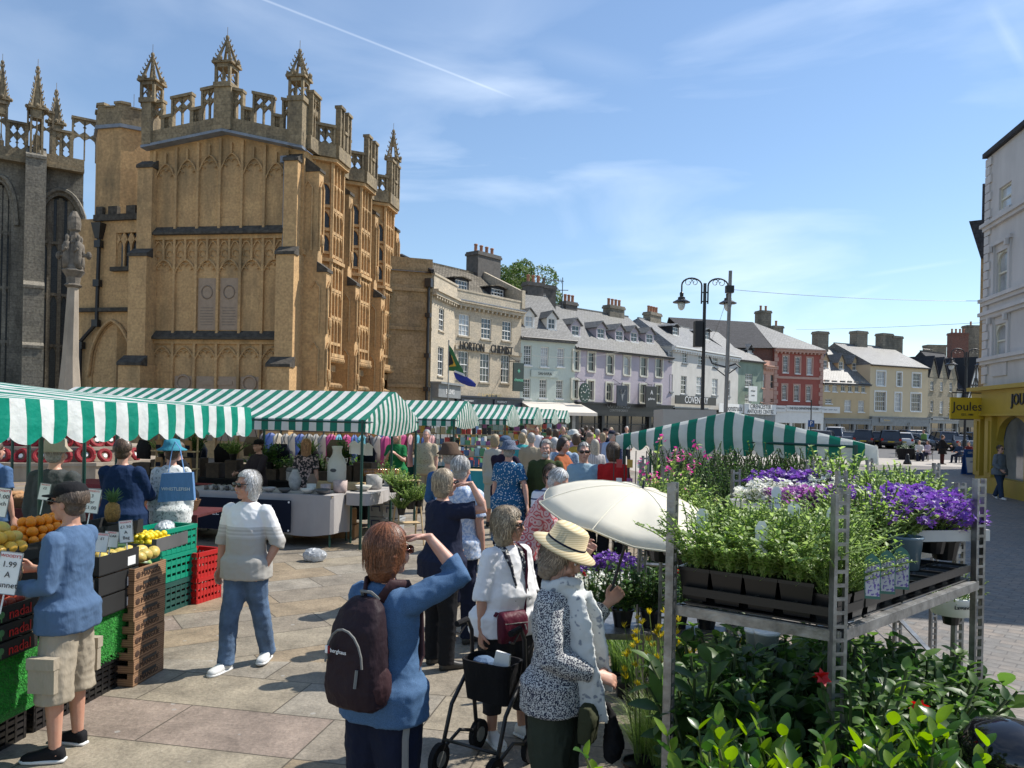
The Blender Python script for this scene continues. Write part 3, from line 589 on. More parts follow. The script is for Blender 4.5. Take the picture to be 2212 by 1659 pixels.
m=MB();m.poly([(0,0,0),(L,0,0),(L,0,zr_),(ua,0,za),(0,0,zl)])
side_len=12.2;SP0=fp.world(L,0);
sdir=V((.165,.986,0)).normalized();sp=Plane((SP0.x,SP0.y),(SP0.x+sdir.x*side_len,SP0.y+sdir.y*side_len))
MS=Matrix.Rotation(-fp.rz,4,'Z')@Matrix.Translation((-fp.a.x,-fp.a.y,0))@Matrix.Translation((sp.a.x,sp.a.y,0))@Matrix.Rotation(sp.rz,4,'Z')
LS=sp.L;m.M=MS;m.quad((0,0,0),(LS,0,0),(LS,0,zr_),(0,0,zr_));m.quad((LS,0,0),(LS,8,0),(LS,8,zr_),(LS,0,zr_));m.quad((0,0,zr_-.3),(LS,0,zr_-.3),(LS,8,zr_-.3),(0,8,zr_-.3));m.M=None
m.quad((0,0,0),(0,0,zl),(0,12,zl),(0,12,0));m.build('wall',ochst,ch)
st=MB();ca=MB()
def string(z,h=.42,u0=.15,u1=L-.35,d=-.34):
 ca.prism([(u0,0,z+h),(u0,d,z+.1),(u0,d,z),(u0,0,z)],(u1-u0,0,0));st.box(u0,u1,-.12,0,z-.2,z)
z1s=fp.uz(700,292,'3')[1];z2s=fp.uz(650,1160,'3')[1]
for zq_ in(z1s,z2s):ca=MB();string(zq_);ca.build('string_course',capst,ch)
uk0=fp.uz(172,450,'3')[0];uk1=fp.uz(1270,450,'3')[0];K=6;du=(uk1-uk0)/K;rb=st
def rib(u,za_,zb_,r=.06):rb.box(u-r,u+r,-.13,0,za_,zb_)
def ogee(u0,u1,zs,zp,r=.045,cusp=True):
 n=7;w=(u1-u0)
 def at(t):return zs+(zp-zs)*(sin(min(t,.5)*pi)**.8*.75+(.25 if t>=.5 else.25*(t/.5)**2))
 pts=[(u0+w*i/(2*n),-.07,at(i/(n)if i<=n else(2*n-i)/n)if False else zs+(zp-zs)*(1-(1-min(i,2*n-i)/n)**1.9))for i in range(2*n+1)]
 rb.tube(pts,r,5)
 if cusp:
  for c_,rr in((.17,.1),(.38,.13),(.62,.13),(.83,.1)):
   q=[(u0+w*c_+rr*w*cos(a),-.05,zs+(zp-zs)*(1-(abs(1-2*c_))**1.9)*.72-.02-rr*w*abs(sin(a))*.9)for a in[pi+pi*i/5 for i in range(6)]]
   q=[(x,y,2*(zs+(zp-zs)*(1-(abs(1-2*c_))**1.9)*.72-.06)-z)for x,y,z in q];rb.tube(q,r*.7,4)
for k in range(K+1):
 u=uk0+k*du;rib(u,0,z2s-.2);rib(u,z2s+.2,z1s-.2);rib(u,z1s+.2,min(ztop(u),99)-.25)
 if k<K:
  zt=ztop(u+du/2);ogee(u,u+du,zt-1.75,zt-.95);ogee(u,u+du,z1s-1.75,z1s-1.15);ogee(u,u+du,z2s-.95,z2s-.35)
  rib(u+du/2,zt-.95,zt-.45,.04);rib(u+du/2,z1s-1.2,z1s-.2,.05)
  for h_ in(0,1):ogee(u+h_*du/2,u+(h_+1)*du/2,z1s-.75,z1s-.3,.035,False);rb.tube([(u+h_*du/2+du/4+.16*cos(a),-.05,z1s-.86+.16*sin(a))for a in[i*pi/4 for i in range(7)]],.025,4)
st.build('tracery',ochst,ch)
for k in(2,3):tb_=MB();tb_.box(uk0+k*du+.1,uk0+(k+1)*du-.1,-.03,0,z2s+.45,z1s-2.0);tb_.build('memorial_tablet',tabst,ch)
for k in range(K):tb_=MB();tb_.box(uk0+k*du+.1,uk0+(k+1)*du-.1,-.03,0,.8,z2s-(2.4 if k in(0,5)else 1.7));tb_.build('memorial_tablet',tabst,ch)
eg=MB();random.seed(3)
for k in(2,3):
 z=z1s-3.4
 while z>z2s+.6:
  w_=random.uniform(.3,.37);eg.box(uk0+(k+.5)*du-w_,uk0+(k+.5)*du+w_,-.036,-.03,z,z+.045);z-=.13
 eg.tube([(uk0+(k+.5)*du+.27*cos(i*pi/8),-.04,z1s-2.65+.3*sin(i*pi/8))for i in range(17)],.03,4)
for k in range(K):
 z=z2s-2.5
 while z>1.2:w_=random.uniform(.15,.33);eg.box(uk0+(k+.5)*du-w_,uk0+(k+.5)*du+w_,-.036,-.03,z,z+.04);z-=.12
eg.build('engraving',mat('engraved lines',(.24,.18,.13)),ch)
for k in(1,4):rg=MB();rg.tube([(uk0+(k+.5)*du+.33*cos(i*pi/12),-.07,z2s-2.0+.33*sin(i*pi/12))for i in range(25)],.05,6);rg.build('wreath_ring',tabst,ch)
rg=MB();rg.box(uk0+2*du+.3,uk0+4*du-.3,-.06,-.03,z2s-2.1,z2s-1.9);rg.build('scroll',tabst,ch)
def buttress(name,u,stages,mats=(ochst,capst),M=None):
 b=MB();b.M=M
 for(w,d,za_,zb_)in stages:
  nx=[q[1]for q in stages if q[2]>za_];dn_=max(nx)if nx else 0
  b.box(u-w/2,u+w/2,-d,.05,za_,zb_,0);b.prism([(u-w/2-.05,-dn_,zb_+(d-dn_)*.9),(u-w/2-.05,-d-.07,zb_+.05),(u-w/2-.05,-d-.07,zb_-.08),(u-w/2-.05,-dn_,zb_-.08)],(w+.1,0,0),1)
 return b.build(name,mats,ch)
zb1=fp.uz(1320,430,'3')[1];zb2=fp.uz(1240,1330,'3')[1];zc_=fp.uz(1340,1085,'2')[1]
buttress('buttress',L-.45,[(1.05,1.25,0,zb2-.3),(.85,.8,zb2-.3,zb1-.2),(.65,.4,zb1-.2,zc_-.2)])
buttress('buttress',.05,[(1.1,1.25,0,zb2-.3),(.9,.8,zb2-.3,zb1-.2),(.75,.4,zb1-.2,zc_-.3)])
pa=MB();ld=MB()
def slab(u0,u1,f,zlo,zhi,d0,d1,b=None,mi=0):
 (b or pa).prism([(u0,d0,f(u0)+zlo),(u1,d0,f(u1)+zlo),(u1,d0,f(u1)+zhi),(u0,d0,f(u0)+zhi)],(0,d1-d0,0),mi)
def merlon(u0,u1,f,zb,zt,tall,M=None,solid=False):
 pa.M=M;t0,t1=-.32,-.06;e=.09
 slab(u0-.03,u1+.03,f,zt-.13,zt,t0-.05,t1+.05);slab(u0,u0+e,f,zb,zt-.13,t0,t1);slab(u1-e,u1,f,zb,zt-.13,t0,t1)
 if solid:slab(u0+e,u1-e,f,zb,zt-.13,t0+.08,t1);
 um=(u0+u1)/2;c0,c1=-.26,-.14;w=(u1-u0)/2-e
 slab(um-.035,um+.035,f,zb,zt-.13,c0,c1)
 if tall:zsplit=zb+(zt-zb)*.56
 else:zsplit=zb+(zt-zb)*.48
 for s_ in(0,1):
  a=u0+e+s_*(w+.0);b_=a+w;c=(a+b_)/2
  slab(a,b_,f,zt-.20,zt-.13,c0,c1);slab(a,b_,f,zsplit-.03,zsplit+.07,c0,c1)
  for zz in([zt-.2,zsplit]if tall else[zt-.2,zsplit-.03]):
   for g_ in(-1,1):
    x0=c+g_*w/2;pa.prism([(x0,c0,f(c)+zz),(c,c0,f(c)+zz),(x0-g_*.05,c0,f(c)+zz-.16),(x0,c0,f(c)+zz-.34)],(0,c1-c0,0))
  for g_ in(-1,1):
   x0=c+g_*w/2;pa.prism([(x0,c0,f(c)+zsplit+.05),(c,c0,f(c)+zsplit+.07),(x0,c0,f(c)+zsplit+.28)],(0,c1-c0,0))
   pa.prism([(x0,c0,f(c)+(zt+zsplit)/2-.07),(x0-g_*.09,c0,f(c)+(zt+zsplit)/2),(x0,c0,f(c)+(zt+zsplit)/2+.07)],(0,c1-c0,0))
   if not tall:
    pa.prism([(x0,c0,f(c)+zb+.0),(c,c0,f(c)+zb),(x0,c0,f(c)+zb+.16)],(0,c1-c0,0));pa.prism([(x0,c0,f(c)+(zb+zsplit)/2-.06),(x0-g_*.08,c0,f(c)+(zb+zsplit)/2),(x0,c0,f(c)+(zb+zsplit)/2+.06)],(0,c1-c0,0))
 pa.M=None
slab(-.1,ua,ztop,0,.62,-.36,-.02);slab(ua,L+.1,ztop,0,.62,-.36,-.02)
slab(-.15,ua,ztop,-.12,0,-.5,0,ld);slab(ua,L+.1,ztop,-.12,0,-.5,0,ld);ld.build('lead_cornice',lead,ch)
def F(x):return fp.uz(x,700,'2')[0]
def zz(x,y):return fp.uz(x,y,'2')[1]
spec=[(105,278,645,1),(278,345,752,0),(345,515,585,1),(515,590,690,0),(590,720,520,1),(800,935,530,1),(935,1015,690,0),(1015,1185,575,1),(1185,1258,745,0),(1258,1350,620,1)]
for x0,x1,yt,tall in spec:
 u0,u1=F(x0),F(x1);um=(u0+u1)/2;h_=zz((x0+x1)/2,yt)-ztop(um);merlon(u0,u1,ztop,.62,h_,tall)
pa.box(ua-.42,ua+.42,-.5,.2,za-.05,zz(760,515));pa.box(L-.6,L+.08,-.5,.25,zr_,zz(1400,630));pa.box(-.1,.35,-.5,.1,zl,zz(150,640))
bays=[(1.0,3.5),(4.75,7.35),(8.6,11.2)];zo0=5.0
ob=MB();og=MB();oc=MB()
def facet(x0,y0,x1,y1,z0,z1,nl,tiers,glassy):
 w=sqrt((x1-x0)**2+(y1-y0)**2);M2=MS@Matrix.Translation((x0,y0,0))@Matrix.Rotation(atan2(y1-y0,x1-x0),4,'Z')
 ob.M=M2;og.M=M2;ob.quad((0,.12,z0),(w,.12,z0),(w,.12,z1),(0,.12,z1))
 ob.box(0,.1,-.03,.12,z0,z1);ob.box(w-.1,w,-.03,.12,z0,z1)
 lw=(w-.2)/nl
 for i in range(1,nl):ob.box(.1+lw*i-.03,.1+lw*i+.03,0,.12,z0,z1)
 for za_,zb_ in tiers:
  ob.box(.1,w-.1,-.0,.12,za_-.14,za_)
  for i in range(nl):
   a=.1+lw*i+.02;b_=a+lw-.04;ap=arch_pts(a,b_,zb_-.35,zb_-.04,4);n=len(ap)//2
   ob.prism([(x,.01,z)for x,z in ap[:n+1]]+[(a,.01,zb_)],(0,.1,0));ob.prism([(x,.01,z)for x,z in ap[n:]]+[(b_,.01,zb_)],(0,.1,0))
   if glassy:og.quad((a,.1,za_),(b_,.1,za_),(b_,.1,zb_-.1),(a,.1,zb_-.1))
   elif lw>.3:
    ob.tube([((a+b_)/2,.05,zb_-.06),((a+b_)/2,.05,zb_+.2)],.02,4)
 ob.M=None;og.M=None
zt_=zr_-.1
def fz(u):return zr_
for bi,(a,b_)in enumerate(bays):
 ob=MB();og=MB();oc=MB();c0,c1=a+.55,b_-.55;D=-.75
 tiers=[(5.6,6.7),(6.85,8.0),(8.15,9.2),(9.75,10.7),(10.85,11.8),(11.95,13.1)]
 facet(a,0,c0,D,zo0,zt_,1,[(z0+.1,z1)for z0,z1 in tiers[1:]],True);facet(c0,D,c1,D,zo0,zt_,3,tiers,False);facet(c1,D,b_,0,zo0,zt_,1,tiers,True)
 oc.M=MS
 for zc,e in((9.35,.1),(zo0-.12,.15),(zt_-.08,.2)):
  oc.prism([(a-e,0,zc),(c0-e*.4,D-e,zc),(c1+e*.4,D-e,zc),(b_+e,0,zc)],(0,0,.16))
 for j,(f1,zz1)in enumerate(((1.0,4.6),(.75,4.2),(.5,3.8),(.3,3.4))):
  cu=(a+b_)/2;oc.prism([(cu+(a-cu)*f1,0,zz1),(cu+(c0-cu)*f1,D*f1,zz1),(cu+(c1-cu)*f1,D*f1,zz1),(cu+(b_-cu)*f1,0,zz1)],(0,0,.32))
 for i in range(7):oc.ell((c0+(c1-c0)*i/6,D-.05,4.75),(.16,.16,.16),7,5)
 for i in range(5):oc.ell((a+.5+(b_-a-1)*i/4,-.6,3.5),(.2,.25,.17),7,5)
 for i in range(4):u_=a+.2+(b_-a-.4)*i/3;oc.box(u_-.05,u_+.05,-.14,0,0,3.3)
 oc.M=None;ow=ob.build('oriel_window',ochst,ch);og.build('leaded_glass',leaded,ow);oc.build('corbel_carving',ochst,ow)
 for(x0,y0,x1,y1,seq)in((a,0,c0,D,[(0,1,0)]),(c0,D,c1,D,[(0,.3,1),(.3,.7,0),(.7,1,1)]if False else[(0,.36,1),(.36,.64,0),(.64,1,1)]),(c1,D,b_,0,[(0,1,0)])):
  w=sqrt((x1-x0)**2+(y1-y0)**2);M2=MS@Matrix.Translation((x0,y0,0))@Matrix.Rotation(atan2(y1-y0,x1-x0),4,'Z')
  pa.M=M2;pa.box(-.05,w+.05,-.3,-.02,zr_,zr_+.62);pa.M=None
  for f0,f1,tall in seq:merlon(f0*w+.01,f1*w-.01,fz,.62,2.55 if tall else 1.5,tall,M2)
gaps=[(0,1.0),(3.5,4.75),(7.35,8.6),(11.2,LS)]
for a,b_ in gaps:
 pa.M=MS;pa.box(a,b_,-.3,-.02,zr_,zr_+.62);pa.M=None;merlon(a+.1,b_-.05,fz,.62,2.7,True,MS,solid=False)
ob=MB();ob.M=MS
for zd in(9.5,):ob.box(0,LS,-.1,0,zd-.1,zd+.12)
ob.M=None
ob.build('string_moulding',ochst,ch)
for u in(.45,4.1,7.95,11.7):
 buttress('buttress',u,[(.62,1.45,0,2.9),(.55,1.1,2.9,8.7),(.5,.65,8.7,13.3)],M=MS)
 b=MB();b.M=MS
 for d_,z0,z1 in((1.45,.4,2.6),(1.1,3.4,5.4),(1.1,5.8,8.2),(.65,9.6,12.8)):
  ap=[(u-.2,-d_-.05,z0),(u-.2,-d_-.05,z1-.3),(u,-d_-.05,z1),(u+.2,-d_-.05,z1-.3),(u+.2,-d_-.05,z0)];b.tube(ap,.05,5)
  for s_ in(-.33,.33):b.tube([(u+s_,-d_+.3,z0),(u+s_,-d_+.3,z1-.3),(u+s_,-d_+.5,z1),(u+s_,-d_+.7,z1-.3)],.04,4)
  b.ell((u,-d_-.08,z0+.5),(.13,.12,.3),7,6)
 b.M=None;b.build('niche',ochst,ch)
pa.build('parapet',gryst,ch)
def pinnacle(par,x,y,z0,w,hs,hp,m_,M=None,dense=False,rod=True,nm='pinnacle'):
 b=MB();b.M=M;h=w/2;e=w*.16
 for sx in(-1,1):
  for sy in(-1,1):b.box(x+sx*(h-e/2)-e/2,x+sx*(h-e/2)+e/2,y+sy*(h-e/2)-e/2,y+sy*(h-e/2)+e/2,z0,z0+hs)
 b.box(x-h-.04,x+h+.04,y-h-.04,y+h+.04,z0-.1,z0+.12);b.box(x-h,x+h,y-h,y+h,z0+hs*.82,z0+hs);b.box(x-h*.5,x+h*.5,y-h*.5,y+h*.5,z0,z0+hs*.5)if dense else None
 for s_ in(-1,1):
  b.tube([(x-h+e,y+s_*(h-e/2),z0+hs*.3),(x,y+s_*(h-e/2),z0+hs*.62),(x+h-e,y+s_*(h-e/2),z0+hs*.3)],e*.3,4);b.tube([(x+s_*(h-e/2),y-h+e,z0+hs*.3),(x+s_*(h-e/2),y,z0+hs*.62),(x+s_*(h-e/2),y+h-e,z0+hs*.3)],e*.3,4)
  b.tube([(x,y+s_*(h-e/2),z0),(x,y+s_*(h-e/2),z0+hs*.85)],e*.3,4)
 b.box(x-h-.1,x+h+.1,y-h-.1,y+h+.1,z0+hs,z0+hs+.1)
 for i in range(8):a=i*pi/4;b.ell((x+(h+.1)*1.15*cos(a),y+(h+.1)*1.15*sin(a),z0+hs+.15),(.1,.1,.12),6,4)
 zz0=z0+hs+.1;n=5
 for sx in(-1,1):
  for sy in(-1,1):
   b.tube([(x+sx*h*.85,y+sy*h*.85,zz0),(x,y,zz0+hp)],[e*.75,e*.3],5)
   for i in range(n+1):
    t=(i+.4)/(n+1);px,py=x+sx*h*.85*(1-t),y+sy*h*.85*(1-t);r=.10*(1-t*.45)
    b.tube([(px,py,zz0+hp*t),(px+sx*r,py+sy*r,zz0+hp*t-.02),(px+sx*r*1.3,py+sy*r*1.3,zz0+hp*t+.09)],[.04*(1-t*.4),.045*(1-t*.4),.025],5)
 b.tube([(x,y,zz0+hp*.45),(x,y,zz0+hp)],[e*.9,e*.5],5);b.ell((x,y,zz0+hp),(.1,.1,.13),6,4)
 if dense:b.tube([(x,y,zz0),(x,y,zz0+hp)],[h*.8,.05],6)
 if rod:b.tube([(x,y,zz0+hp),(x,y,zz0+hp+.5)],.012,4)
 o=b.build(nm,m_,par);b.M=None;return o
zt1=zz(785,125)
zp=zz(760,520);pinnacle(ch,ua,-.15,zp,.78,zz(760,345)-zp,zz(785,125)-zz(760,345),gryst)
zp=zz(1400,630);pinnacle(ch,L-.25,-.15,zp,.72,zz(1400,455)-zp,zz(1415,235)-zz(1400,455),gryst)
zp=zz(150,645);pinnacle(ch,.15,-.15,zp,.74,zz(150,490)-zp,zz(185,265)-zz(150,490),gryst)
pinnacle(ch,LS-.2,-.15,zr_+2.4,.62,1.0,1.7,gryst,MS)
m=MB();uu=F(1275);m.tube([(uu,-.14,0),(uu,-.14,ztop(uu)-.9)],.045,6);m.box(uu-.14,uu+.14,-.3,-.02,ztop(uu)-.9,ztop(uu)-.6);m.build('downpipe',lead,ch)
# stair turret and side doorway
tp=Plane(PX(168,38.2,600),PX(330,37.2,600));tw=empty('stair_turret',(tp.a.x,tp.a.y,0),tp.rz,'octagonal battlemented stair turret with a low doorway block at its foot, left of the porch','church tower')
def tz(x,y):return tp.uz(x,y,'1')[1]
cxu=tp.uz(482,500,'1')[0];Rr=(tp.uz(612,500,'1')[0]-tp.uz(352,500,'1')[0])/2*1.0;zt=tz(480,440)
def octv(r,z,a0=pi/8):return[(cxu+r*cos(a0+i*pi/4),Rr*1.0+r*sin(a0+i*pi/4),z)for i in range(8)]
m=MB()
lo_,hi_=octv(Rr*1.06,0),octv(Rr*1.04,zt)
m.add(lo_+hi_,[(i,(i+1)%8,(i+1)%8+8,i+8)for i in range(8)]+[tuple(range(8,16))]);m.build('wall',ochst,tw)
m=MB();a,b_=octv(Rr*1.12,zt-.12),octv(Rr*1.12,zt+.05);m.add(a+b_,[(i,(i+1)%8,(i+1)%8+8,i+8)for i in range(8)]+[tuple(range(8,16)),tuple(range(7,-1,-1))]);m.build('cornice',lead,tw)
m=MB();zm=zt+.9;ztm=tz(430,350)
def ringwall(z0,z1,r0=1.06,r1=.92,seg=None):
 A_=octv(Rr*r0,z0);B_=octv(Rr*r1,z0)
 for i in range(8):
  p0,p1,q0,q1=V(A_[i]),V(A_[(i+1)%8]),V(B_[i]),V(B_[(i+1)%8])
  for f0,f1 in(seg or[(0,1)]):
   a_,b2,c_,d_=p0.lerp(p1,f0),p0.lerp(p1,f1),q0.lerp(q1,f1),q0.lerp(q1,f0);m.prism([a_,b2,c_,d_],(0,0,z1-z0))
ringwall(zt+.02,zm);ringwall(zm,ztm,seg=[(0,.28),(.72,1)]);ringwall(ztm,ztm+.12,1.1,.88,[(0,.3),(.7,1)]);ringwall(zm,zm+.08,1.1,.88,[(.28,.72)]);m.tube([(cxu,Rr,zm),(cxu,Rr,ztm+1.2)],.015,4);m.build('battlement',gryst,tw)
zbk=tz(520,850);u0=tp.uz(435,850,'1')[0];u1=tp.L+.2;ud0,ud1=tp.uz(410,1500,'1')[0],tp.uz(590,1500,'1')[0];zd=tz(500,1320)
uw0,uw1,zw0,zw1=rect(tp,'1',(517,915,612,1065));m=MB()
wall(m,-.1,u1,0,zbk,[(ud0,ud1,0,zd),(uw0,uw1,zw0,zw1)],.35,-.02);ap=arch_pts(ud0,ud1,zd-2.6,zd,8);n=len(ap)//2
m.prism([(x,0,z)for x,z in ap[:n+1]]+[(ud0,0,zd)],(0,.3,0));m.prism([(x,0,z)for x,z in ap[n:]]+[(ud1,0,zd)],(0,.3,0))
m.quad((-.1,1.6,0),(u1,1.6,0),(u1,1.6,zbk),(-.1,1.6,zbk));m.box(ud0+(ud1-ud0)*.55,ud1,.5,1.6,0,zd);m.build('doorway_block',ochst,tw)
m=MB();m.tube([(x,-.1,z)for x,z in arch_pts(ud0-.15,ud1+.15,zd-2.6,zd+.15,8)],.09,6);m.build('door_hood',ochst,tw)
m=MB();m.box(-.1,u1,-.25,.1,tz(480,1268),tz(480,1262)+.12);m.build('weathered_ledge',capst,tw);m=MB();m.box(uw0-.15,uw1+.15,-.25,.1,zw0-.25,zw0-.05);m.build('window_ledge',capst,tw);m=MB()
for f0,f1 in((435,465),(490,530),(570,610)):a_,b_=tp.uz(f0,820,'1')[0],tp.uz(f1,820,'1')[0];m.box(a_,b_,-.15,.2,zbk,tz(520,800));
m.box(u0-.1,u1,-.2,.2,zbk-.15,zbk+.15);m.build('coping',capst,tw)
f=MB();nn=3
for i in range(nn):
 a_=uw0+(uw1-uw0)*i/nn;b_=uw0+(uw1-uw0)*(i+1)/nn;f.box(a_-.04,a_+.05,.02,.16,zw0,zw1);ap=arch_pts(a_+.04,b_-.04,zw1-.8,zw1-.35,4);n=len(ap)//2
 f.prism([(x,.03,z)for x,z in ap[:n+1]]+[(a_+.04,.03,zw1)],(0,.1,0));f.prism([(x,.03,z)for x,z in ap[n:]]+[(b_-.04,.03,zw1)],(0,.1,0))
f.box(uw1-.05,uw1+.02,.02,.16,zw0,zw1);wf=f.build('window',ochst,tw);g=MB();g.quad((uw0,.14,zw0),(uw1,.14,zw0),(uw1,.14,zw1),(uw0,.14,zw1));g.build('leaded_glass',leaded,wf)
m=MB()
def tpp(x,y,d=-.2):u_,z_=tp.uz(x,y,'1');return(u_,d,z_)
m.tube([tpp(455,930),tpp(443,1310)],.09,8);m.tube([tpp(443,1320),tpp(372,1400)],.09,8);m.tube([tpp(372,1410),tpp(365,1640)],.09,8)
for x,y in((452,970),(446,1143),(440,1320),(372,1418)):p_=tpp(x,y);m.box(p_[0]-.17,p_[0]+.17,p_[1]-.12,p_[1]+.12,p_[2]-.17,p_[2]+.17)
p_=tpp(453,905);m.taper((p_[0],p_[1],p_[2]-.45),.25,.25,.55,.45,.75);m.build('downpipe',iron,tw)
# nave
npl=Plane(PX(-330,37.5,600),PX(176,43,600));nv=empty('church_nave',(npl.a.x,npl.a.y,0),npl.rz,'grey stone church nave with huge traceried windows and crocketed pinnacles at the left edge','church')
def nz(x,y):return npl.uz(x,y,'1')
wz0=1.5;LN=npl.L;znt=nz(170,610)[1]
wa0,_=nz(-60,1000);wa1=nz(48,1000)[0];wb0=nz(172,1000)[0];wb1=LN-.05;za1=nz(0,690)[1];zb1_=nz(240,745)[1]
wr=[(wa0,wa1,wz0,za1),(wb0,wb1,wz0,zb1_),(wa0-8.5,wa0-2.6,wz0,za1)]
m=MB();wall(m,0,LN,0,znt,wr,.6,0)
for r in wr:
 ap=arch_pts(r[0],r[1],r[3]-2.2,r[3],8,'round');n=len(ap)//2
 m.prism([(x,.02,z)for x,z in ap[:n+1]]+[(r[0],.02,r[3])],(0,.5,0));m.prism([(x,.02,z)for x,z in ap[n:]]+[(r[1],.02,r[3])],(0,.5,0));m.tube([(x,-.05,z+.2)for x,z in arch_pts(r[0]-.25,r[1]+.25,r[3]-2.4,r[3]+.1,8,'round')],.13,6)
m.quad((0,1,0),(LN,1,0),(LN,1,znt),(0,1,znt));m.quad((0,0,znt),(LN,0,znt),(LN,9,znt+1),(0,9,znt+1));m.build('wall',navst,nv)
for r in wr:
 f=MB();nl=4
 for i in range(nl+1):x=r[0]+(r[1]-r[0])*i/nl;f.box(x-.09,x+.09,.25,.55,r[2],r[3]-.1)
 for zz_ in(r[2]+(r[3]-r[2])*.33,r[2]+(r[3]-r[2])*.56,r[3]-2.6):
  f.box(r[0],r[1],.28,.5,zz_-.08,zz_+.08)
  for i in range(nl):
   a_=r[0]+(r[1]-r[0])*i/nl;b_=a_+(r[1]-r[0])/nl;f.tube([(x,.4,z)for x,z in arch_pts(a_,b_,zz_-.75,zz_,4)],.07,5)
 for i in range(nl*2):a_=r[0]+(r[1]-r[0])*(i+.5)/nl/2;f.box(a_-.05,a_+.05,.3,.5,r[3]-2.6,r[3]-.2)
 wf=f.build('window',navst,nv);g=MB();g.quad((r[0],.5,r[2]),(r[1],.5,r[2]),(r[1],.5,r[3]),(r[0],.5,r[3]));g.build('leaded_glass',leaded,wf)
def nbut(u,zsp,zsh,w=.95):
 b=MB()
 for(d,za_,zb_)in((2.0,0,5.4),(1.5,5.4,8.6),(.9,8.6,znt+.2)):b.box(u-w/2,u+w/2,-d,.1,za_,zb_);b.prism([(u-w/2,0,zb_+.7),(u-w/2,-d-.06,zb_),(u-w/2,-d-.06,zb_-.15),(u-w/2,0,zb_-.15)],(w,0,0))
 b.build('buttress',navst,nv)
 pinnacle(nv,u,-.5,znt,.62,zsh-znt,zsp-zsh,gryst,None,True)
ub=nz(155,800)[0];nbut(ub,nz(155,205)[1],nz(155,385)[1]);ub2=nz(8,400)[0];
zA,zB=npl.uz(8,330,'1',5)[1],npl.uz(8,165,'1',5)[1];ub2=npl.uz(8,330,'1',5)[0];pinnacle(nv,ub2,5,znt,.6,zA-znt,zB-zA,gryst,None,True)
ub3=npl.uz(248,450,'1',2.5)[0];pinnacle(nv,ub3,2.5,znt-1,.6,npl.uz(248,440,'1',2.5)[1]-znt+1,npl.uz(248,295,'1',2.5)[1]-npl.uz(248,440,'1',2.5)[1],gryst,None,True)
pa=MB();slab(0,LN,lambda u:znt,0,.55,-.36,-.02);u=.1;i=0
while u<LN-.5:
 w_=1.25 if i%2 else.85;merlon(u,u+w_,lambda u:znt,.55,(2.9 if i%2 else 2.0),i%2==1);u+=w_;i+=1
pa.box(0,LN,-.5,0,znt-.18,znt);pa.build('parapet',gryst,nv)
# market cross
cb=GR(150,1030);cr=empty('market_cross',(cb.x,cb.y+.8,0),0,'tall pale stone memorial column with carved statues and a small cross on top','monument')
cy=cb.y+.8
def cz(y,k='1'):return Q(155,zv(k,0,y)[1],cy).z
cs_=mat('pale memorial stone',(.34,.285,.22),rough=.9,var=.3,scale=2.5,bump=.3,stretch=(1,1,.4));m=MB()
xo=Q(*zv('1',310,1600),cy).x-cb.x;xt=Q(*zv('1',325,1160),cy).x-cb.x
zb_=cz(1600);m.rings([((xo,0,1.6),.42,.42),((xo,0,zb_),.33,.33),((xo,0,zb_+1.0),.25,.25),((xt,0,cz(1160)),.17,.17)],8);cr0=m.build('column',cs_,cr)
CM=Matrix.Translation((xt,0,0))@Matrix.Diagonal((.62,.62,1,1))@Matrix.Translation((-xt,0,0));zc=cz(1160);CM=Matrix.Translation((0,0,zc))@Matrix.Diagonal((1,1,.68,1))@Matrix.Translation((0,0,-zc))@CM;m=MB();m.M=CM;m.lathe([(.33,0),(.45,.1),(.33,.2),(.36,.5),(.58,.8),(.5,.9)],(xt,0,zc),8)
zs_=zc+.9;H_=cz(895)-zs_
m.lathe([(.45,0),(.5,.15),(.42,.3),(.2,1.9),(.3,2.0),(.34,2.3),(.3,2.6),(.12,2.9)],(xt,0,zs_-.1),8)
cs2=mat('dark lichened statue stone',(.17,.145,.115),rough=.95,var=.5,scale=6,bump=.8,bscale=18);m.build('capital',cs2,cr)
for a in range(4):
 t=a*pi/2+pi/4+.3;px,py=xt+.38*cos(t),.38*sin(t);b=MB();b.M=CM;b.lathe([(.2,0),(.22,.4),(.17,.8),(.2,1.05),(.16,1.25),(.07,1.32),(.1,1.42),(.1,1.55),(.03,1.66)],(px,py,zs_),8);b.tube([(px-.2,py,zs_+1.1),(px-.1,py-.16,zs_+.8),(px+.08,py-.2,zs_+.95)],.06,6);b.build('statue',cs2,cr,smooth=True)
m=MB();m.M=CM;zq=zs_+H_*.62
for s_ in(-1,1):m.tube([(xt,0,zq),(xt+s_*.75,0,zq)],.09,6);m.ell((xt+s_*.8,0,zq),(.16,.12,.2),7,5);m.ell((xt+s_*.5,0,zq+.12),(.1,.1,.1),6,4)
m.lathe([(.3,0),(.22,.3),(.32,.5),(.25,.8),(.12,1.0),(.2,1.1),(.1,1.3)],(xt,0,zq+.1),8);m.build('cross_head',cs2,cr)
m=MB()
for r,z0,z1 in((2.8,0,.55),(2.25,.55,1.0),(1.7,1.0,1.45),(1.1,1.45,1.9)):m.lathe([(r,0),(r,z1-z0-.1),(r+.06,z1-z0-.1),(r+.06,z1-z0)],(xo,0,z0),8)
m.build('stepped_base',cs_,cr)
poppy=mat('poppy red',(.27,.008,.014),rough=.7,var=.5,scale=30,bump=.6)
wreath0=None;random.seed(5)
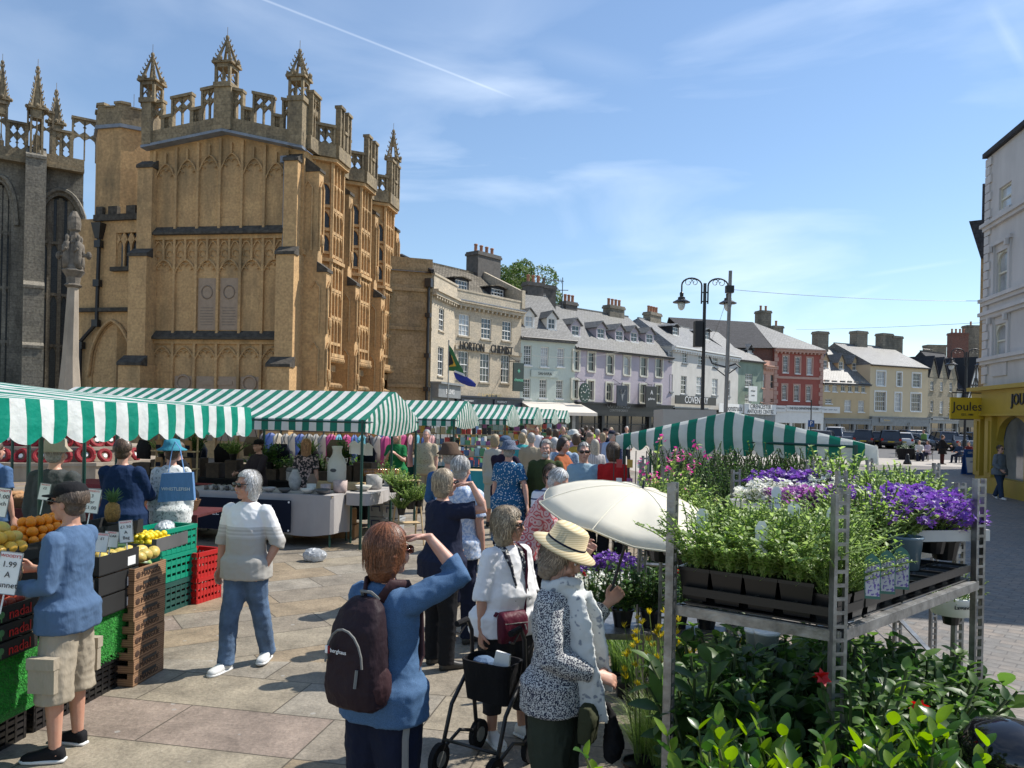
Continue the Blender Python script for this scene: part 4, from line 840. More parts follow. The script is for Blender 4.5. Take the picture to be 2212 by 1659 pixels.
for i in range(26):
 a=-pi*.95+pi*.9*(i%13)/12;r,z=((2.5,.56)if i<13 else(1.95,1.01));b=MB()
 if wreath0 is None:
  t=empty('poppy_wreath',(0,0,0),0,'red poppy wreath on the steps of the memorial','wreath','red poppy wreaths laid on the memorial steps');wreath0=t
  b.tube([(.22*cos(j*pi/8),-.03*sin(j*pi/4),.24+.22*sin(j*pi/8))for j in range(17)],.085,7);b.build('wreath_ring',poppy,t);b=MB();b.rings([((0,-.01,.24),.08,.08,(1,0,0),(0,0,1)),((0,-.04,.24),.08,.08,(1,0,0),(0,0,1))],12);b.build('card',white,t);w_=t
 else:w_=copy_tree(wreath0)
 w_.location=(cb.x+xo+r*cos(a),cy+r*sin(a),z);w_.rotation_euler=(-.35,0,a+pi/2+random.uniform(-.2,.2));w_.scale=(random.uniform(.75,1.0),)*3
# ground
def paving():
 m,t,p=newmat('stone paving');g=NT(t);p.inputs['Roughness'].default_value=.62;p.inputs['Specular IOR Level'].default_value=.35
 tcn=g.n('ShaderNodeTexCoord');sp_=g.n('ShaderNodeSeparateXYZ');g.l(tcn.outputs['Object'],sp_.inputs[0])
 def M_(op,a,b=None,c=None,cl=False):
  n=g.n('ShaderNodeMath',operation=op,use_clamp=cl)
  for i,v in enumerate((a,b,c)):
   if v is None:continue
   if isinstance(v,(int,float)):n.inputs[i].default_value=v
   else:g.l(v,n.inputs[i])
  return n.outputs[0]
 def flags(rot,w,h,sc):
  mp=g.n('ShaderNodeMapping');mp.inputs['Rotation'].default_value=(0,0,rot);g.l(tcn.outputs['Object'],mp.inputs[0])
  b=g.n('ShaderNodeTexBrick',i_Scale=1.0);b.offset=.43;b.squash=1.4;b.squash_frequency=3
  b.inputs['Brick Width'].default_value=w;b.inputs['Row Height'].default_value=h;b.inputs['Mortar Size'].default_value=.006;b.inputs['Mortar Smooth'].default_value=.2;b.inputs['Bias'].default_value=0
  b.inputs['Color1'].default_value=(0,0,0,1);b.inputs['Color2'].default_value=(1,1,1,1);b.inputs['Mortar'].default_value=(.5,.5,.5,1);g.l(mp.outputs[0],b.inputs['Vector']);return b
 b1=flags(R(11),1.15,.66,1);b2=flags(R(-33),.95,.6,1)
 fac=M_('GREATER_THAN',sp_.outputs[1],6.9)
 mc=g.n('ShaderNodeMixRGB');g.l(fac,mc.inputs[0]);g.l(b1.outputs[0],mc.inputs[1]);g.l(b2.outputs[0],mc.inputs[2])
 mf=M_('ADD',M_('MULTIPLY',b1.outputs['Fac'],M_('SUBTRACT',1.0,fac)),M_('MULTIPLY',b2.outputs['Fac'],fac))
 rp=g.n('ShaderNodeValToRGB');rp.color_ramp.interpolation='CONSTANT';e=rp.color_ramp.elements
 cols=[(0,(.225,.19,.145)),(.2,(.26,.222,.165)),(.38,(.25,.195,.13)),(.52,(.22,.19,.15)),(.64,(.245,.21,.16)),(.82,(.235,.185,.15)),(.88,(.26,.23,.185))]
 e[0].position=0;e[0].color=c4(cols[0][1]);e[1].position=cols[1][0];e[1].color=c4(cols[1][1])
 for a,c in cols[2:]:q=e.new(a);q.color=c4(c)
 g.l(mc.outputs[0],rp.inputs[0])
 no=g.n('ShaderNodeTexNoise',i_Scale=2.5,i_Detail=12,i_Roughness=.7);g.l(tcn.outputs['Object'],no.inputs['Vector'])
 h=g.n('ShaderNodeHueSaturation');g.l(rp.outputs[0],h.inputs['Color']);g.l(M_('MULTIPLY_ADD',no.outputs[0],2.0,.02),h.inputs['Value'])
 nf=g.n('ShaderNodeTexNoise',i_Scale=38,i_Detail=6,i_Roughness=.75);g.l(tcn.outputs['Object'],nf.inputs['Vector']);h9=g.n('ShaderNodeHueSaturation');g.l(h.outputs[0],h9.inputs['Color']);g.l(M_('MULTIPLY_ADD',nf.outputs[0],1.5,.25),h9.inputs['Value']);h=h9
 sp2=g.n('ShaderNodeTexNoise',i_Scale=9,i_Detail=2);g.l(tcn.outputs['Object'],sp2.inputs['Vector']);spot=M_('MULTIPLY_ADD',sp2.outputs[0],14.0,-10.6,True)
 m1=g.n('ShaderNodeMixRGB');m1.inputs[2].default_value=(.5,.48,.44,1);g.l(spot,m1.inputs[0]);g.l(h.outputs[0],m1.inputs[1])
 vo=g.n('ShaderNodeTexVoronoi',i_Scale=5.5);g.l(tcn.outputs['Object'],vo.inputs['Vector']);gum=M_('LESS_THAN',vo.outputs['Distance'],.11)
 wn_=g.n('ShaderNodeTexWhiteNoise');g.l(vo.outputs['Position'],wn_.inputs['Vector']);gum=M_('MULTIPLY',gum,M_('GREATER_THAN',wn_.outputs['Value'],.62))
 m1b=g.n('ShaderNodeMixRGB');m1b.inputs[2].default_value=(.36,.35,.33,1);g.l(M_('MULTIPLY',gum,.55),m1b.inputs[0]);g.l(m1.outputs[0],m1b.inputs[1])
 m2=g.n('ShaderNodeMixRGB');m2.inputs[2].default_value=(.075,.065,.05,1);g.l(M_('MULTIPLY',mf,.9),m2.inputs[0]);g.l(m1b.outputs[0],m2.inputs[1]);g.l(m2.outputs[0],p.inputs['Base Color'])
 n5=g.n('ShaderNodeTexNoise',i_Scale=16,i_Detail=8,i_Roughness=.6);g.l(tcn.outputs['Object'],n5.inputs['Vector'])
 bp=g.n('ShaderNodeBump',i_Strength=.9,i_Distance=.014);g.l(M_('MULTIPLY_ADD',mf,-1.2,n5.outputs[0]),bp.inputs['Height']);g.l(bp.outputs[0],p.inputs['Normal'])
 return m
def sheet(name,pts,z,m_):b=MB();b.poly([(x,y,z)for x,y in pts]);return tag(b.build(name,m_),kind='structure')
sheet('ground',[(-400,-60),(400,-60),(400,900),(-400,900)],0,paving())
setts=brickmat('street setts',(.25,.21,.175),(.18,.175,.165),(.13,.12,.11),.24,.14,.006,rough=.7,stain=(.12,.115,.11),stamt=.5,bump=.5,rot=R(40),stainscale=.3,stretch=(1,1,1),noisev=.25)
sheet('street',[(1.9,-20),(60,-20),(60,38),(18,42),(7,24),(3.1,9),(2.3,4)],.004,setts)
sheet('square',[(7,24),(18,42),(60,38),(60,120),(-1,70),(3,44)],.004,mat('pale square paving',(.40,.36,.31),rough=.8,var=.2,scale=2))
sheet('parking',[(14,52),(44,46),(60,46),(60,90),(26,76),(12,64)],.008,mat('car park asphalt',(.11,.105,.10),rough=.85,var=.2))
# tree behind the roofs
def foliage_mesh(n,r,leaf,seed,lobes=14):
 random.seed(seed);b=MB();L_=[(V((random.gauss(0,.42),random.gauss(0,.42),random.gauss(0,.36))),random.uniform(.28,.48))for _ in range(lobes)]
 for i in range(n):
  c,rr=random.choice(L_);d=V((random.gauss(0,1),random.gauss(0,1),random.gauss(0,1))).normalized()*rr*random.uniform(.75,1.05);p=(c+d)*r
  a=V((random.gauss(0,1),random.gauss(0,1),random.gauss(0,.6))).normalized();t=a.orthogonal().normalized();s=leaf*random.uniform(.6,1.3)
  b.quad(p-a*s,p-t*s*.5,p+a*s,p+t*s*.5,random.choice((0,0,1)))
 return b
leaf_t=mat('tree leaves',(.07,.125,.025),rough=.6,var=.4,scale=1,trans=.35);leaf_t2=mat('tree leaves light',(.13,.20,.04),rough=.6,var=.3,scale=1,trans=.35)
tq=Q(1118,620,95);tr_=empty('broadleaf_tree',(tq.x,tq.y,0),0,'leafy green tree rising behind the chemist roof','tree')
b=MB();b.tube([(0,0,0),(0,0,tq.z-3)],[.5,.3],8)
for i in range(7):a=i*.9;b.tube([(0,0,tq.z-5+i*.4),(1.6*cos(a),1.6*sin(a),tq.z-1+i*.3),(2.6*cos(a),2.6*sin(a),tq.z+.7)],[.2,.12,.04],5)
b.build('trunk',mat('bark',(.12,.09,.06),var=.4),tr_);f=foliage_mesh(9000,4.0,.2,11).build('crown',[leaf_t,leaf_t2],tr_,uv=False);f.location=(0,0,tq.z-.2)
# lamps, poles, wires
def lamp_post(label,base,ztip,arm,sc=1.0,rz=0):
 t=empty('street_lamp',base,rz,label,'street lamp');b=MB()
 b.tube([(0,0,0),(0,0,1.1),(0,0,1.12),(0,0,ztip)],[.13*sc,.13*sc,.085*sc,.07*sc],10);b.lathe([(.16*sc,0),(.16*sc,.3),(.13*sc,.4)],(0,0,0),10);b.build('pole',iron,t)
 for s_ in(-1,1):
  b=MB();z0=ztip-.9*sc;pts=[(s_*.14*sc,0,z0),(s_*.14*sc,0,ztip-.1*sc)]+[(s_*(.14*sc+arm*.5-arm*.5*cos(a)),0,ztip-.1*sc+arm*.36*sin(a))for a in[pi*i/10 for i in range(1,11)]]
  xe=pts[-1][0];pts.append((xe,0,ztip-.4*sc));b.tube(pts,.035*sc,6)
  for zz_ in(z0+.1*sc,z0+.5*sc):b.tube([(0,0,zz_),(s_*.14*sc,0,zz_)],.03*sc,5)
  for q,(cx_,r0,sg)in enumerate(((.36,.17,1),(.66,.2,-1))):
   b.tube([(s_*(arm*cx_+.14*sc+sg*r0*sc*(1-i/22)*cos(i*.45)),0,ztip+.02*sc+r0*sc*(1-i/22)*sin(i*.45)+(0.0))for i in range(18)],.014*sc,4)
  a_=b.build('arm',iron,t);b=MB();b.lathe([(.05*sc,0),(.09*sc,-.05*sc),(.08*sc,-.2*sc),(.16*sc,-.24*sc),(.16*sc,-.32*sc),(.38*sc,-.44*sc),(.38*sc,-.47*sc),(.1*sc,-.45*sc)],(xe,0,ztip-.4*sc),14);b.build('lamp_shade',iron,a_,smooth=False)
  b=MB();b.lathe([(.17*sc,-.47*sc),(.17*sc,-.58*sc),(.13*sc,-.72*sc),(.05*sc,-.8*sc)],(xe,0,ztip-.4*sc),12);b.build('lamp_glass',mat('frosted lamp glass',(.6,.63,.62),rough=.2,var=.1),a_,smooth=True)
 return t
Yl=33;lb=Q(1518,850,Yl);lt=Q(1522,612,Yl);arm=(Q(1566,700,Yl).x-Q(1522,700,Yl).x)*.98
lmp=lamp_post('black ornate double street lamp in front of the off-white building',(lb.x,Yl,0),lt.z,arm,.98)
b=MB();zz_=Q(1515,722,Yl).z;b.box(-.42,-.1,-.2,.2,zz_-.55,zz_+.55);b.build('speaker_box',iron,lmp)
fl=lamp_post('small distant double street lamp in front of the timber framed building',(Q(2086,850,60).x,60,0),Q(2086,760,60).z,1.0,1.2)
galv=mat('galvanised steel',(.36,.36,.35),rough=.4,metal=.75,var=.35,scale=8)
Yp=26;pb=Q(1566,850,Yp);pt=Q(1578,585,Yp);pl_=empty('metal_pole',(pb.x,Yp,0),0,'slender leaning grey metal pole with a bracket, right of the ornate lamp','pole')
b=MB();b.tube([(0,0,0),(pt.x-pb.x,0,pt.z)],[.075,.06],10);b.build('pole',mat('grey pole paint',(.24,.23,.22),rough=.5,metal=.3),pl_)
wz=Q(1576,625,Yp);b=MB();b.box(wz.x-pb.x-.13,wz.x-pb.x+.13,-.1,.1,wz.z-.12,wz.z+.12);b.build('clamp',iron,pl_)
bz=Q(1567,793,Yp);b=MB();b.tube([(.0,0,bz.z),(.35,0,bz.z+.12),(.5,0,bz.z)],.03,5);b.tube([(0,0,bz.z),(-.45,0,bz.z+.12),(-.55,0,bz.z+.35)],.03,5);b.tube([(0,0,bz.z-.3),(-.4,0,bz.z)],.02,5);b.tube([(0,0,bz.z-.3),(.4,0,bz.z)],.02,5);b.build('bracket',iron,pl_)
def wire(label,a,c,sag,r=.007):
 o=MB();n=14;pts=[V(a).lerp(V(c),i/n)-V((0,0,sag*4*(i/n)*(1-i/n)))for i in range(n+1)];mid=V(a);o.tube([p-mid for p in pts],r,4);q=o.build('overhead_wire',iron,loc=mid,uv=False);tag(q,label,'wire')
wire('upper overhead wire from the metal pole to the stucco corner shop',wz,plj.world(.3,plj.uz(2122,655)[1],-.2),.1)
wire('lower overhead wire above the ochre roofs running to the corner shop',Q(1720,712,60),Q(2125,697,27),.05)
wire('slack wire hanging down from the metal pole',Q(1574,630,Yp),Q(1530,742,40),.3)
wire('thin wire crossing in front of the lilac building',Q(1150,768,44),Q(1420,735,50),.5)
for(x0,y0,Y0,lab,s_)in((1200,625,62,'television aerial on the chimney of the pale green house',1.0),(2005,765,100,'television aerial above the stone gabled building',.9)):
 p_=Q(x0,y0,Y0);t=empty('tv_aerial',p_,.3,lab,'aerial');b=MB();b.tube([(.6*s_,0,-1.4*s_),(.6*s_,0,1.0*s_)],.035,4);b.tube([(-.9*s_,0,.7*s_),(.7*s_,0,.7*s_)],.03,4);b.tube([(-.6*s_,0,-.1*s_),(1.1*s_,0,0)],.03,4)
 for i in range(7):b.tube([(-.85*s_+i*.22*s_,-.1,.5*s_),(-.85*s_+i*.22*s_,.1,.9*s_)],.02,4)
 b.build('antenna',iron,t)
# flag
Yf=44;fb0=Q(927+25+17,870,Yf,'v');fx=Q(587,910,Yf,'4');fg=empty('flagpole',(Q(585,1300,Yf,'4').x,Yf,0),0,'slender flagpole with a hanging green, black, gold, white, red and blue flag by the chemist','flag')
b=MB();b.tube([(0,0,0),(fx.x-Q(585,1300,Yf,'4').x,0,fx.z+.2)],.04,6);b.build('pole',galv,fg)
ox=Q(585,1300,Yf,'4').x
def fz_(x,y,d=0):p=Q(x,y,Yf,'4');return(p.x-ox,d,p.z)
fm=[mat('flag green',(.03,.15,.05)),mat('flag black',(.012,.012,.012)),mat('flag gold',(.6,.35,.03)),mat('flag white',(.7,.7,.7),var=.1),mat('flag blue',(.02,.04,.3)),mat('flag red',(.4,.02,.02))]
b=MB()
def fq(pts,mi,d):b.prism([fz_(x,y,d+.04*sin(x*.07+y*.03))for x,y in pts],(0,.012,0),mi)
fq([(588,915),(620,960),(655,1040),(690,1100),(715,1160),(640,1125),(588,1120)],0,0);fq([(590,960),(625,1060),(588,1085)],1,-.05);fq([(590,950),(630,1050),(645,1085),(590,1090),(590,1078),(622,1072),(590,960)],2,-.03)
fq([(622,1110),(700,1135),(720,1170),(640,1135)],3,-.03);fq([(622,1130),(700,1150),(770,1195),(800,1225),(795,1248),(740,1240),(680,1215),(640,1180)],4,-.02)
b.build('flag_cloth',fm,fg)
# people
def skinm(i):
 c=[(.52,.30,.21),(.58,.35,.26),(.46,.25,.17)][i]
 return mat('skin %d'%i,c,rough=.5,var=.12,scale=14,col2=(c[0]*.93,c[1]*.76,c[2]*.72),bump=.05,bscale=90)
def spk(name,c1,c2,scale=60,thr=.5,kind='noise',rough=.85):
 if name in MATS:return MATS[name]
 m,t,p=newmat(name);g=NT(t);p.inputs['Roughness'].default_value=rough;tcn=g.n('ShaderNodeTexCoord')
 if kind=='noise':n=g.n('ShaderNodeTexNoise',i_Scale=scale,i_Detail=1.5);o=n.outputs[0]
 elif kind=='cell':n=g.n('ShaderNodeTexVoronoi',i_Scale=scale);o=n.outputs['Distance']
 else:
  n=g.n('ShaderNodeTexVoronoi',i_Scale=scale);s_=g.n('ShaderNodeMath',operation='MULTIPLY');s_.inputs[1].default_value=16;si=g.n('ShaderNodeMath',operation='SINE');g.l(n.outputs['Distance'],s_.inputs[0]);g.l(s_.outputs[0],si.inputs[0]);o=si.outputs[0]
 g.l(tcn.outputs['Object'],n.inputs['Vector']);r=g.n('ShaderNodeValToRGB');r.color_ramp.elements[0].position=thr-.03;r.color_ramp.elements[1].position=thr+.03;r.color_ramp.elements[0].color=c4(c1);r.color_ramp.elements[1].color=c4(c2)
 g.l(o,r.inputs[0]);g.l(r.outputs[0],p.inputs['Base Color']);return m
def bands(name,cols,axis=2,rough=.85,rep=None):
 if name in MATS:return MATS[name]
 m,t,p=newmat(name);g=NT(t);p.inputs['Roughness'].default_value=rough;tcn=g.n('ShaderNodeTexCoord');sx=g.n('ShaderNodeSeparateXYZ');g.l(tcn.outputs['Object'],sx.inputs[0]);o=sx.outputs[axis]
 if rep:
  mm=g.n('ShaderNodeMath',operation='MODULO');mm.inputs[1].default_value=rep;ad=g.n('ShaderNodeMath',operation='ADD');ad.inputs[1].default_value=10;g.l(o,ad.inputs[0]);g.l(ad.outputs[0],mm.inputs[0]);dv=g.n('ShaderNodeMath',operation='DIVIDE');dv.inputs[1].default_value=rep;g.l(mm.outputs[0],dv.inputs[0]);o=dv.outputs[0]
 else:
  dv=g.n('ShaderNodeMath',operation='DIVIDE');dv.inputs[1].default_value=2;g.l(o,dv.inputs[0]);o=dv.outputs[0];cols=[(a/2,c)for a,c in cols]
 r=g.n('ShaderNodeValToRGB');r.color_ramp.interpolation='CONSTANT';e=r.color_ramp.elements;e[0].position=0;e[0].color=c4(cols[0][1]);e[1].position=cols[1][0];e[1].color=c4(cols[1][1])
 for a,c in cols[2:]:q=e.new(a);q.color=c4(c)
 g.l(o,r.inputs[0]);g.l(r.outputs[0],p.inputs['Base Color']);return m
def cloth(name,c,var=.14,bump=1.6,bs=7,rough=.85,sc=3):return mat(name,c,rough=rough,var=var,scale=sc,bump=bump,bscale=bs,spec=.15,stretch=(1,1,.5))
def freeze(o,vox,amp=0,sc=20,smooth=4):
 r=o.modifiers.new('r','REMESH');r.mode='VOXEL';r.voxel_size=vox;r.use_smooth_shade=True
 if smooth:q=o.modifiers.new('s','SMOOTH');q.factor=.5;q.iterations=smooth
 DEFER.append((o,'mesh',amp,sc));return o
def sg_(i):return 1 if i==0 else-1
def nrm(v):return V(v).normalized()
def hand(mb,w,d,pn,side,s,curl=.5,spread=.1,thumb=1):
 d=nrm(d);pn=nrm(V(pn)-d*V(pn).dot(d));t=d.cross(pn)*side
 mb.rings([(w-d*.02*s,.024*s,.02*s,t,pn),(w+d*.02*s,.032*s,.017*s,t,pn),(w+d*.055*s,.04*s,.016*s,t,pn),(w+d*.09*s,.039*s,.014*s,t,pn),(w+d*.098*s,.03*s,.01*s,t,pn)],10)
 for i,(o,L_)in enumerate(((.031,.068),(.011,.078),(-.011,.072),(-.031,.056))):
  p=w+d*.088*s+t*o*s;dd=d+t*o*spread*8;dd.normalize();pts=[p];a=curl*.6
  for k,f in enumerate((.45,.3,.25)):
   v=dd*cos(a)+pn*sin(a);p=p+v*L_*f*s;pts.append(p);a+=curl
  mb.tube(pts,[.0095*s,.0088*s,.008*s,.0065*s],6)
 p=w+d*.03*s+t*.03*s;v=nrm(t*.75+d*.65+pn*.35);q=p+v*.035*s;v2=nrm(d*.75+t*.25+pn*(.2+curl*.6));mb.tube([w+d*.015*s+t*.012*s,p,q,q+v2*.03*s,q+v2*.03*s+nrm(d+pn*curl)*.022*s],[.014*s,.014*s,.012*s,.01*s,.0075*s],7)
PEOPLE=[]
def person(label,x,y,face,h,top=None,bottom=None,hair=None,hairs='short',sleeve='long',legs='long',arms=(None,None),legd=(None,None),lean=0,yaw=0,pitch=0,girth=1.0,fem=False,hat=None,glasses=False,det=1,skin=1,shoes=None,hem=.80,rag=None,z0=0,group=None,curl=(.5,.5),palm=(None,None),beard=None,seat=False,loose=1.0,flare=1.0,trim=None,hs=1.0):
 s=h/1.75;vox={3:.0065,2:.010,1:.016,0:.026}[det];root=empty('person',(x,y,z0),R(face-90),label,'person',group)
 hip=V((0,0,.92));LM=Matrix.Rotation(-lean,3,'X')
 def T(p):return hip+LM@(V(p)-hip)
 sh=[T((sg*(.150 if fem else.172),-.005,1.385))for sg in(1,-1)]
 A=[];HD=[]
 for i,sg in enumerate((1,-1)):
  a=arms[i]or((.14,-.02,-1),(.04,.22,-1));u,f=nrm((a[0][0]*sg,a[0][1],a[0][2])),nrm((a[1][0]*sg,a[1][1],a[1][2]))
  e=sh[i]+u*.285;w=e+f*.245;A.append((sh[i],e,w,u,f));HD.append(nrm((a[2][0]*sg,a[2][1],a[2][2]))if len(a)>2 else f)
 Lg=[]
 for i,sg in enumerate((1,-1)):
  l=legd[i]or((.04,0,-1),(.0,-.02,-1));u,f=nrm((l[0][0]*sg,l[0][1],l[0][2])),nrm((l[1][0]*sg,l[1][1],l[1][2]));hp=V((sg*.09,0,.89));k=hp+u*.42;Lg.append((hp,k,k+f*.405,u,f))
 dz=.07-min(q[2].z for q in Lg)
 up=V((0,0,dz))if not seat else V((0,0,0))
 MM=Matrix.Scale(s,4)@Matrix.Translation(up)
 g=girth;b=MB();b.M=MM;n=14
 hw=.168 if fem else.158
 tor=[(.84,hw*.9*g,.105*g,0),(.92,hw*g,.12*g,-.005),(1.02,hw*.93*g,.112*g,.008*g),(1.12,(.132 if fem else.145)*g,.105*g,.012*(g**4)),(1.24,.15*(g*.5+.5),.112*(g*.5+.5),.008),(1.34,.16,.106,.0),(1.385,.150,.090,-.004),(1.42,.128,.075,-.006),(1.45,.095,.060,-.008),(1.48,.058,.052,-.006)]
 def trings(ex=0,z_lo=.84,z_hi=1.5,lf=1.0,fl=1.0):
  o=[]
  for z,rx,ry,yo in tor:
   if z_lo-.001<=z<=z_hi:
    k=1+(fl-1)*max(0,(1.15-z)/.35);o.append((T((0,yo,z))if z>.92 else V((0,yo,z)),(rx+ex)*lf*k,(ry+ex)*lf*k,(1,0,0),LM@V((0,1,0))if z>.92 else(0,1,0),2.3))
  return o
 b.rings(trings(),n)
 if fem:
  for sg in(1,-1):b.ell(T((sg*.07,.075,1.25)),(.066,.055,.065),10,8)
 HM=LM@Matrix.Rotation(lean*.6,3,'X')@Matrix.Rotation(yaw,3,'Z')@Matrix.Rotation(-pitch,3,'X')
 nb=T((0,-.008,1.46));hc=nb+(LM@Matrix.Rotation(lean*.5,3,'X'))@V((0,.015,.155))+HM@V((0,.01,0))
 def HP(p):return hc+HM@V(p)
 b.tube([nb-LM@V((0,0,.03)),nb,HP((0,-.02,-.06))],[.062,.054,.052],10)
 b.ell(HP((0,-.012,.025)),(.074,.095,.095),14,10,rot=HM);b.ell(HP((0,.018,-.035)),(.062,.075,.078),12,9,rot=HM);b.ell(HP((0,.06,-.09)),(.03,.03,.026),8,6,rot=HM)
 b.tube([HP((0,.086,.022)),HP((0,.108,-.022)),HP((0,.092,-.036))],[.010,.016,.011],6)
 for sg in(1,-1):b.ell(HP((sg*.076,-.005,-.01)),(.01,.02,.032),6,5,rot=HM);b.ell(HP((sg*.04,.068,-.028)),(.026,.022,.026),7,5,rot=HM);b.tube([HP((sg*.012,.09,.034)),HP((sg*.052,.074,.036))],[.011,.009],5)
 b.ell(HP((0,.092,-.058)),(.024,.010,.011),7,5,rot=HM)
 for i,sg in enumerate((1,-1)):
  S_,e,w,u,f=A[i];b.ell(S_,.052*g**.5,10,8);b.tube([S_,S_+u*.05,S_+u*.15,e,e+f*.06,e+f*.15,w],[.05*g**.5,.05*g**.5,.046,.038,.041,.033,.025],10)
  pn=palm[i];pn=V((pn[0]*sg,pn[1],pn[2]))if pn else V((-sg,.25,0));hand(b,w+f*.01,HD[i],pn,sg*1 if True else 1,1.0,curl[i])
  hp,k,a_,u2,f2=Lg[i];b.tube([hp+V((0,0,.04)),hp+u2*.12,hp+u2*.28,k,k+f2*.12,k+f2*.26,a_],[.088*g,.08*g,.066,.052,.054,.044,.034],12)
  fd=V((sg*.18,1,0)).normalized()if abs(f2.y)<.35 or seat else nrm((sg*.1,1,-.1 if f2.y>0 else-.5));
  if f2.y<-.35 and not seat:fd=nrm((sg*.1,1,-.55))
  b.tube([a_+V((0,-.03,-.02)),a_+fd*.06+V((0,0,-.03)),a_+fd*.16+V((0,0,-.045))],[(.034,.03),(.036,.026),(.03,.018)],8)
 bo=b.build('body',skinm(skin),root,uv=False);freeze(bo,vox*s,0,0,2 if det>1 else 1)
 cv=max(vox*1.25,.011)*s;amp={3:.0055,2:.0055,1:.005,0:0}[det]
 if top:
  c=MB();c.M=MM;hemz=hem;rg=trings(.014*loose,1.02,1.451,fl=flare)
  hems=[]
  for z in[q for q in(hemz,.90,.96)if q>=hemz]:
   k=hw*g+.022*loose;hems.append((V((0,.0,z)),(k+.026)*flare,(.125*g+.024*loose+.008)*flare,(1,0,0),(0,1,0),2.4))
  if hemz<.8:
   hems=[(V((0,.01,hemz)),(hw*g+.07)*flare,(.16*g+.05)*flare,(1,0,0),(0,1,0),2.2)]+[(V((0,0,.84)),(hw*g+.035)*flare,(.125*g+.035)*flare,(1,0,0),(0,1,0),2.2)]+hems[2:]
  rg[-1]=(rg[-1][0],rg[-1][1]*.95,rg[-1][2]*1.0)+tuple(rg[-1][3:]);c.rings(hems+rg+[(T((0,-.006,1.474)),.068,.062,(1,0,0),LM@V((0,1,0)))],18)
  if fem:
   for sg in(1,-1):c.ell(T((sg*.07,.08,1.25)),(.078,.065,.078),10,8)
  for i in(0,1):
   S_,e,w,u,f=A[i];q=.02*loose
   if sleeve=='none':continue
   c.ell(S_,.06*g**.4+q*.3,12,8);pts=[S_,S_+u*.05,S_+u*.14];rr=[.058*g**.4+q*.3,.06*g**.4+q*.3,.05+q*.7]
   if sleeve=='short':pts+=[S_+u*.2];rr+=[.056+q*.9]
   elif sleeve=='elbow':pts+=[e,e+f*.04];rr+=[.043+q,.046+q]
   elif sleeve=='34':pts+=[e,e+f*.1];rr+=[.04+q,.042+q*.8]
   else:pts+=[e,e+f*.1,w-f*.02];rr+=[.04+q,.038+q*.9,.03+q*.6]
   c.tube(pts,rr,12)
  to=c.build('top',top,root,uv=False);freeze(to,cv,amp*1.7,9/s,3)
 if bottom:
  c=MB();c.M=MM
  if legs=='skirt':c.rings([(V((0,.01,.35)),.24*flare,.2*flare),(V((0,.01,.7)),.2*g*flare,.16*g*flare),(V((0,0,.9)),hw*g+.02,.125*g+.02),(V((0,0,1.04)),hw*.9*g+.012,.115*g+.012)],18)
  else:
   c.rings([(V((0,0,.80)),hw*.93*g,.115*g+.01,(1,0,0),(0,1,0),2.3),(V((0,0,.88)),hw*g+.014,.12*g+.014,(1,0,0),(0,1,0),2.3),(V((0,0,.96)),hw*.97*g+.012,.118*g+.012),(V((0,0,1.03)),hw*.92*g+.008,.11*g+.008)],16)
   for i in(0,1):
    hp,k,a_,u2,f2=Lg[i];q=.016*min(loose,1.4);hp=hp-V((sg_(i)*.016,0,0))
    if legs=='shorts':pts,rr=[hp+V((0,0,.03)),hp+u2*.15,k,k+f2*.10],[.095*g+q,.09*g+q,.085+q*1.5,.09+q*1.5]
    elif legs=='wide':pts,rr=[hp+V((0,0,.03)),hp+u2*.2,k,k+f2*.2,a_+f2*.02],[.10*g+q,.1*g+q,.1,.1,.105]
    elif legs=='crop':pts,rr=[hp+V((0,0,.03)),hp+u2*.2,k,k+f2*.26],[.092*g+q,.085*g+q,.075,.075]
    else:pts,rr=[hp+V((0,0,.03)),hp+u2*.12,hp+u2*.28,k,k+f2*.14,k+f2*.28,a_+f2*.02],[.092*g+q,.084*g+q,.072+q,.06+q,.058+q,.052+q,.05+q]
    c.tube(pts,rr,12)
  bo2=c.build('skirt' if legs=='skirt' else('shorts' if legs=='shorts' else 'trousers'),bottom,root,uv=False);freeze(bo2,cv,amp*1.7,8/s,3)
 sm=shoes or mat('dark shoe',(.03,.028,.026),rough=.5)
 if det>0 or True:
  for i,sg in enumerate((1,-1)):
   a_,f2=Lg[i][2],Lg[i][4];fd=nrm((sg*.18,1,0))
   if f2.y<-.35 and not seat:fd=nrm((sg*.1,1,-.55))
   c=MB();c.M=MM;sd_=V((fd.y,-fd.x,0));upv=sd_.cross(fd)
   base=a_-upv*.066-fd*.055
   def sr(t,w_,z0_,z1_):return(base+fd*t+upv*(z0_+z1_)/2,w_,(z1_-z0_)/2,sd_,upv,3)
   c.rings([sr(-.005,.02,.0,.05),sr(.01,.036,-.004,.088),sr(.06,.038,-.004,.1),sr(.11,.042,-.004,.082),sr(.17,.049,-.004,.06),sr(.225,.044,-.004,.05),sr(.25,.025,.0,.035)],12,True,0)
   ms=[sm]
   if trim:c.rings([sr(-.01,.03,-.006,.018),sr(.03,.043,-.008,.02),(base+fd*.11+upv*.006,.047,.014,sd_,upv,4),sr(.18,.054,-.008,.02),sr(.235,.045,-.008,.02),sr(.262,.02,-.004,.016)],12,True,1);ms.append(trim)
   c.build('shoe',ms,root,smooth=True,uv=False)
 MH=MM
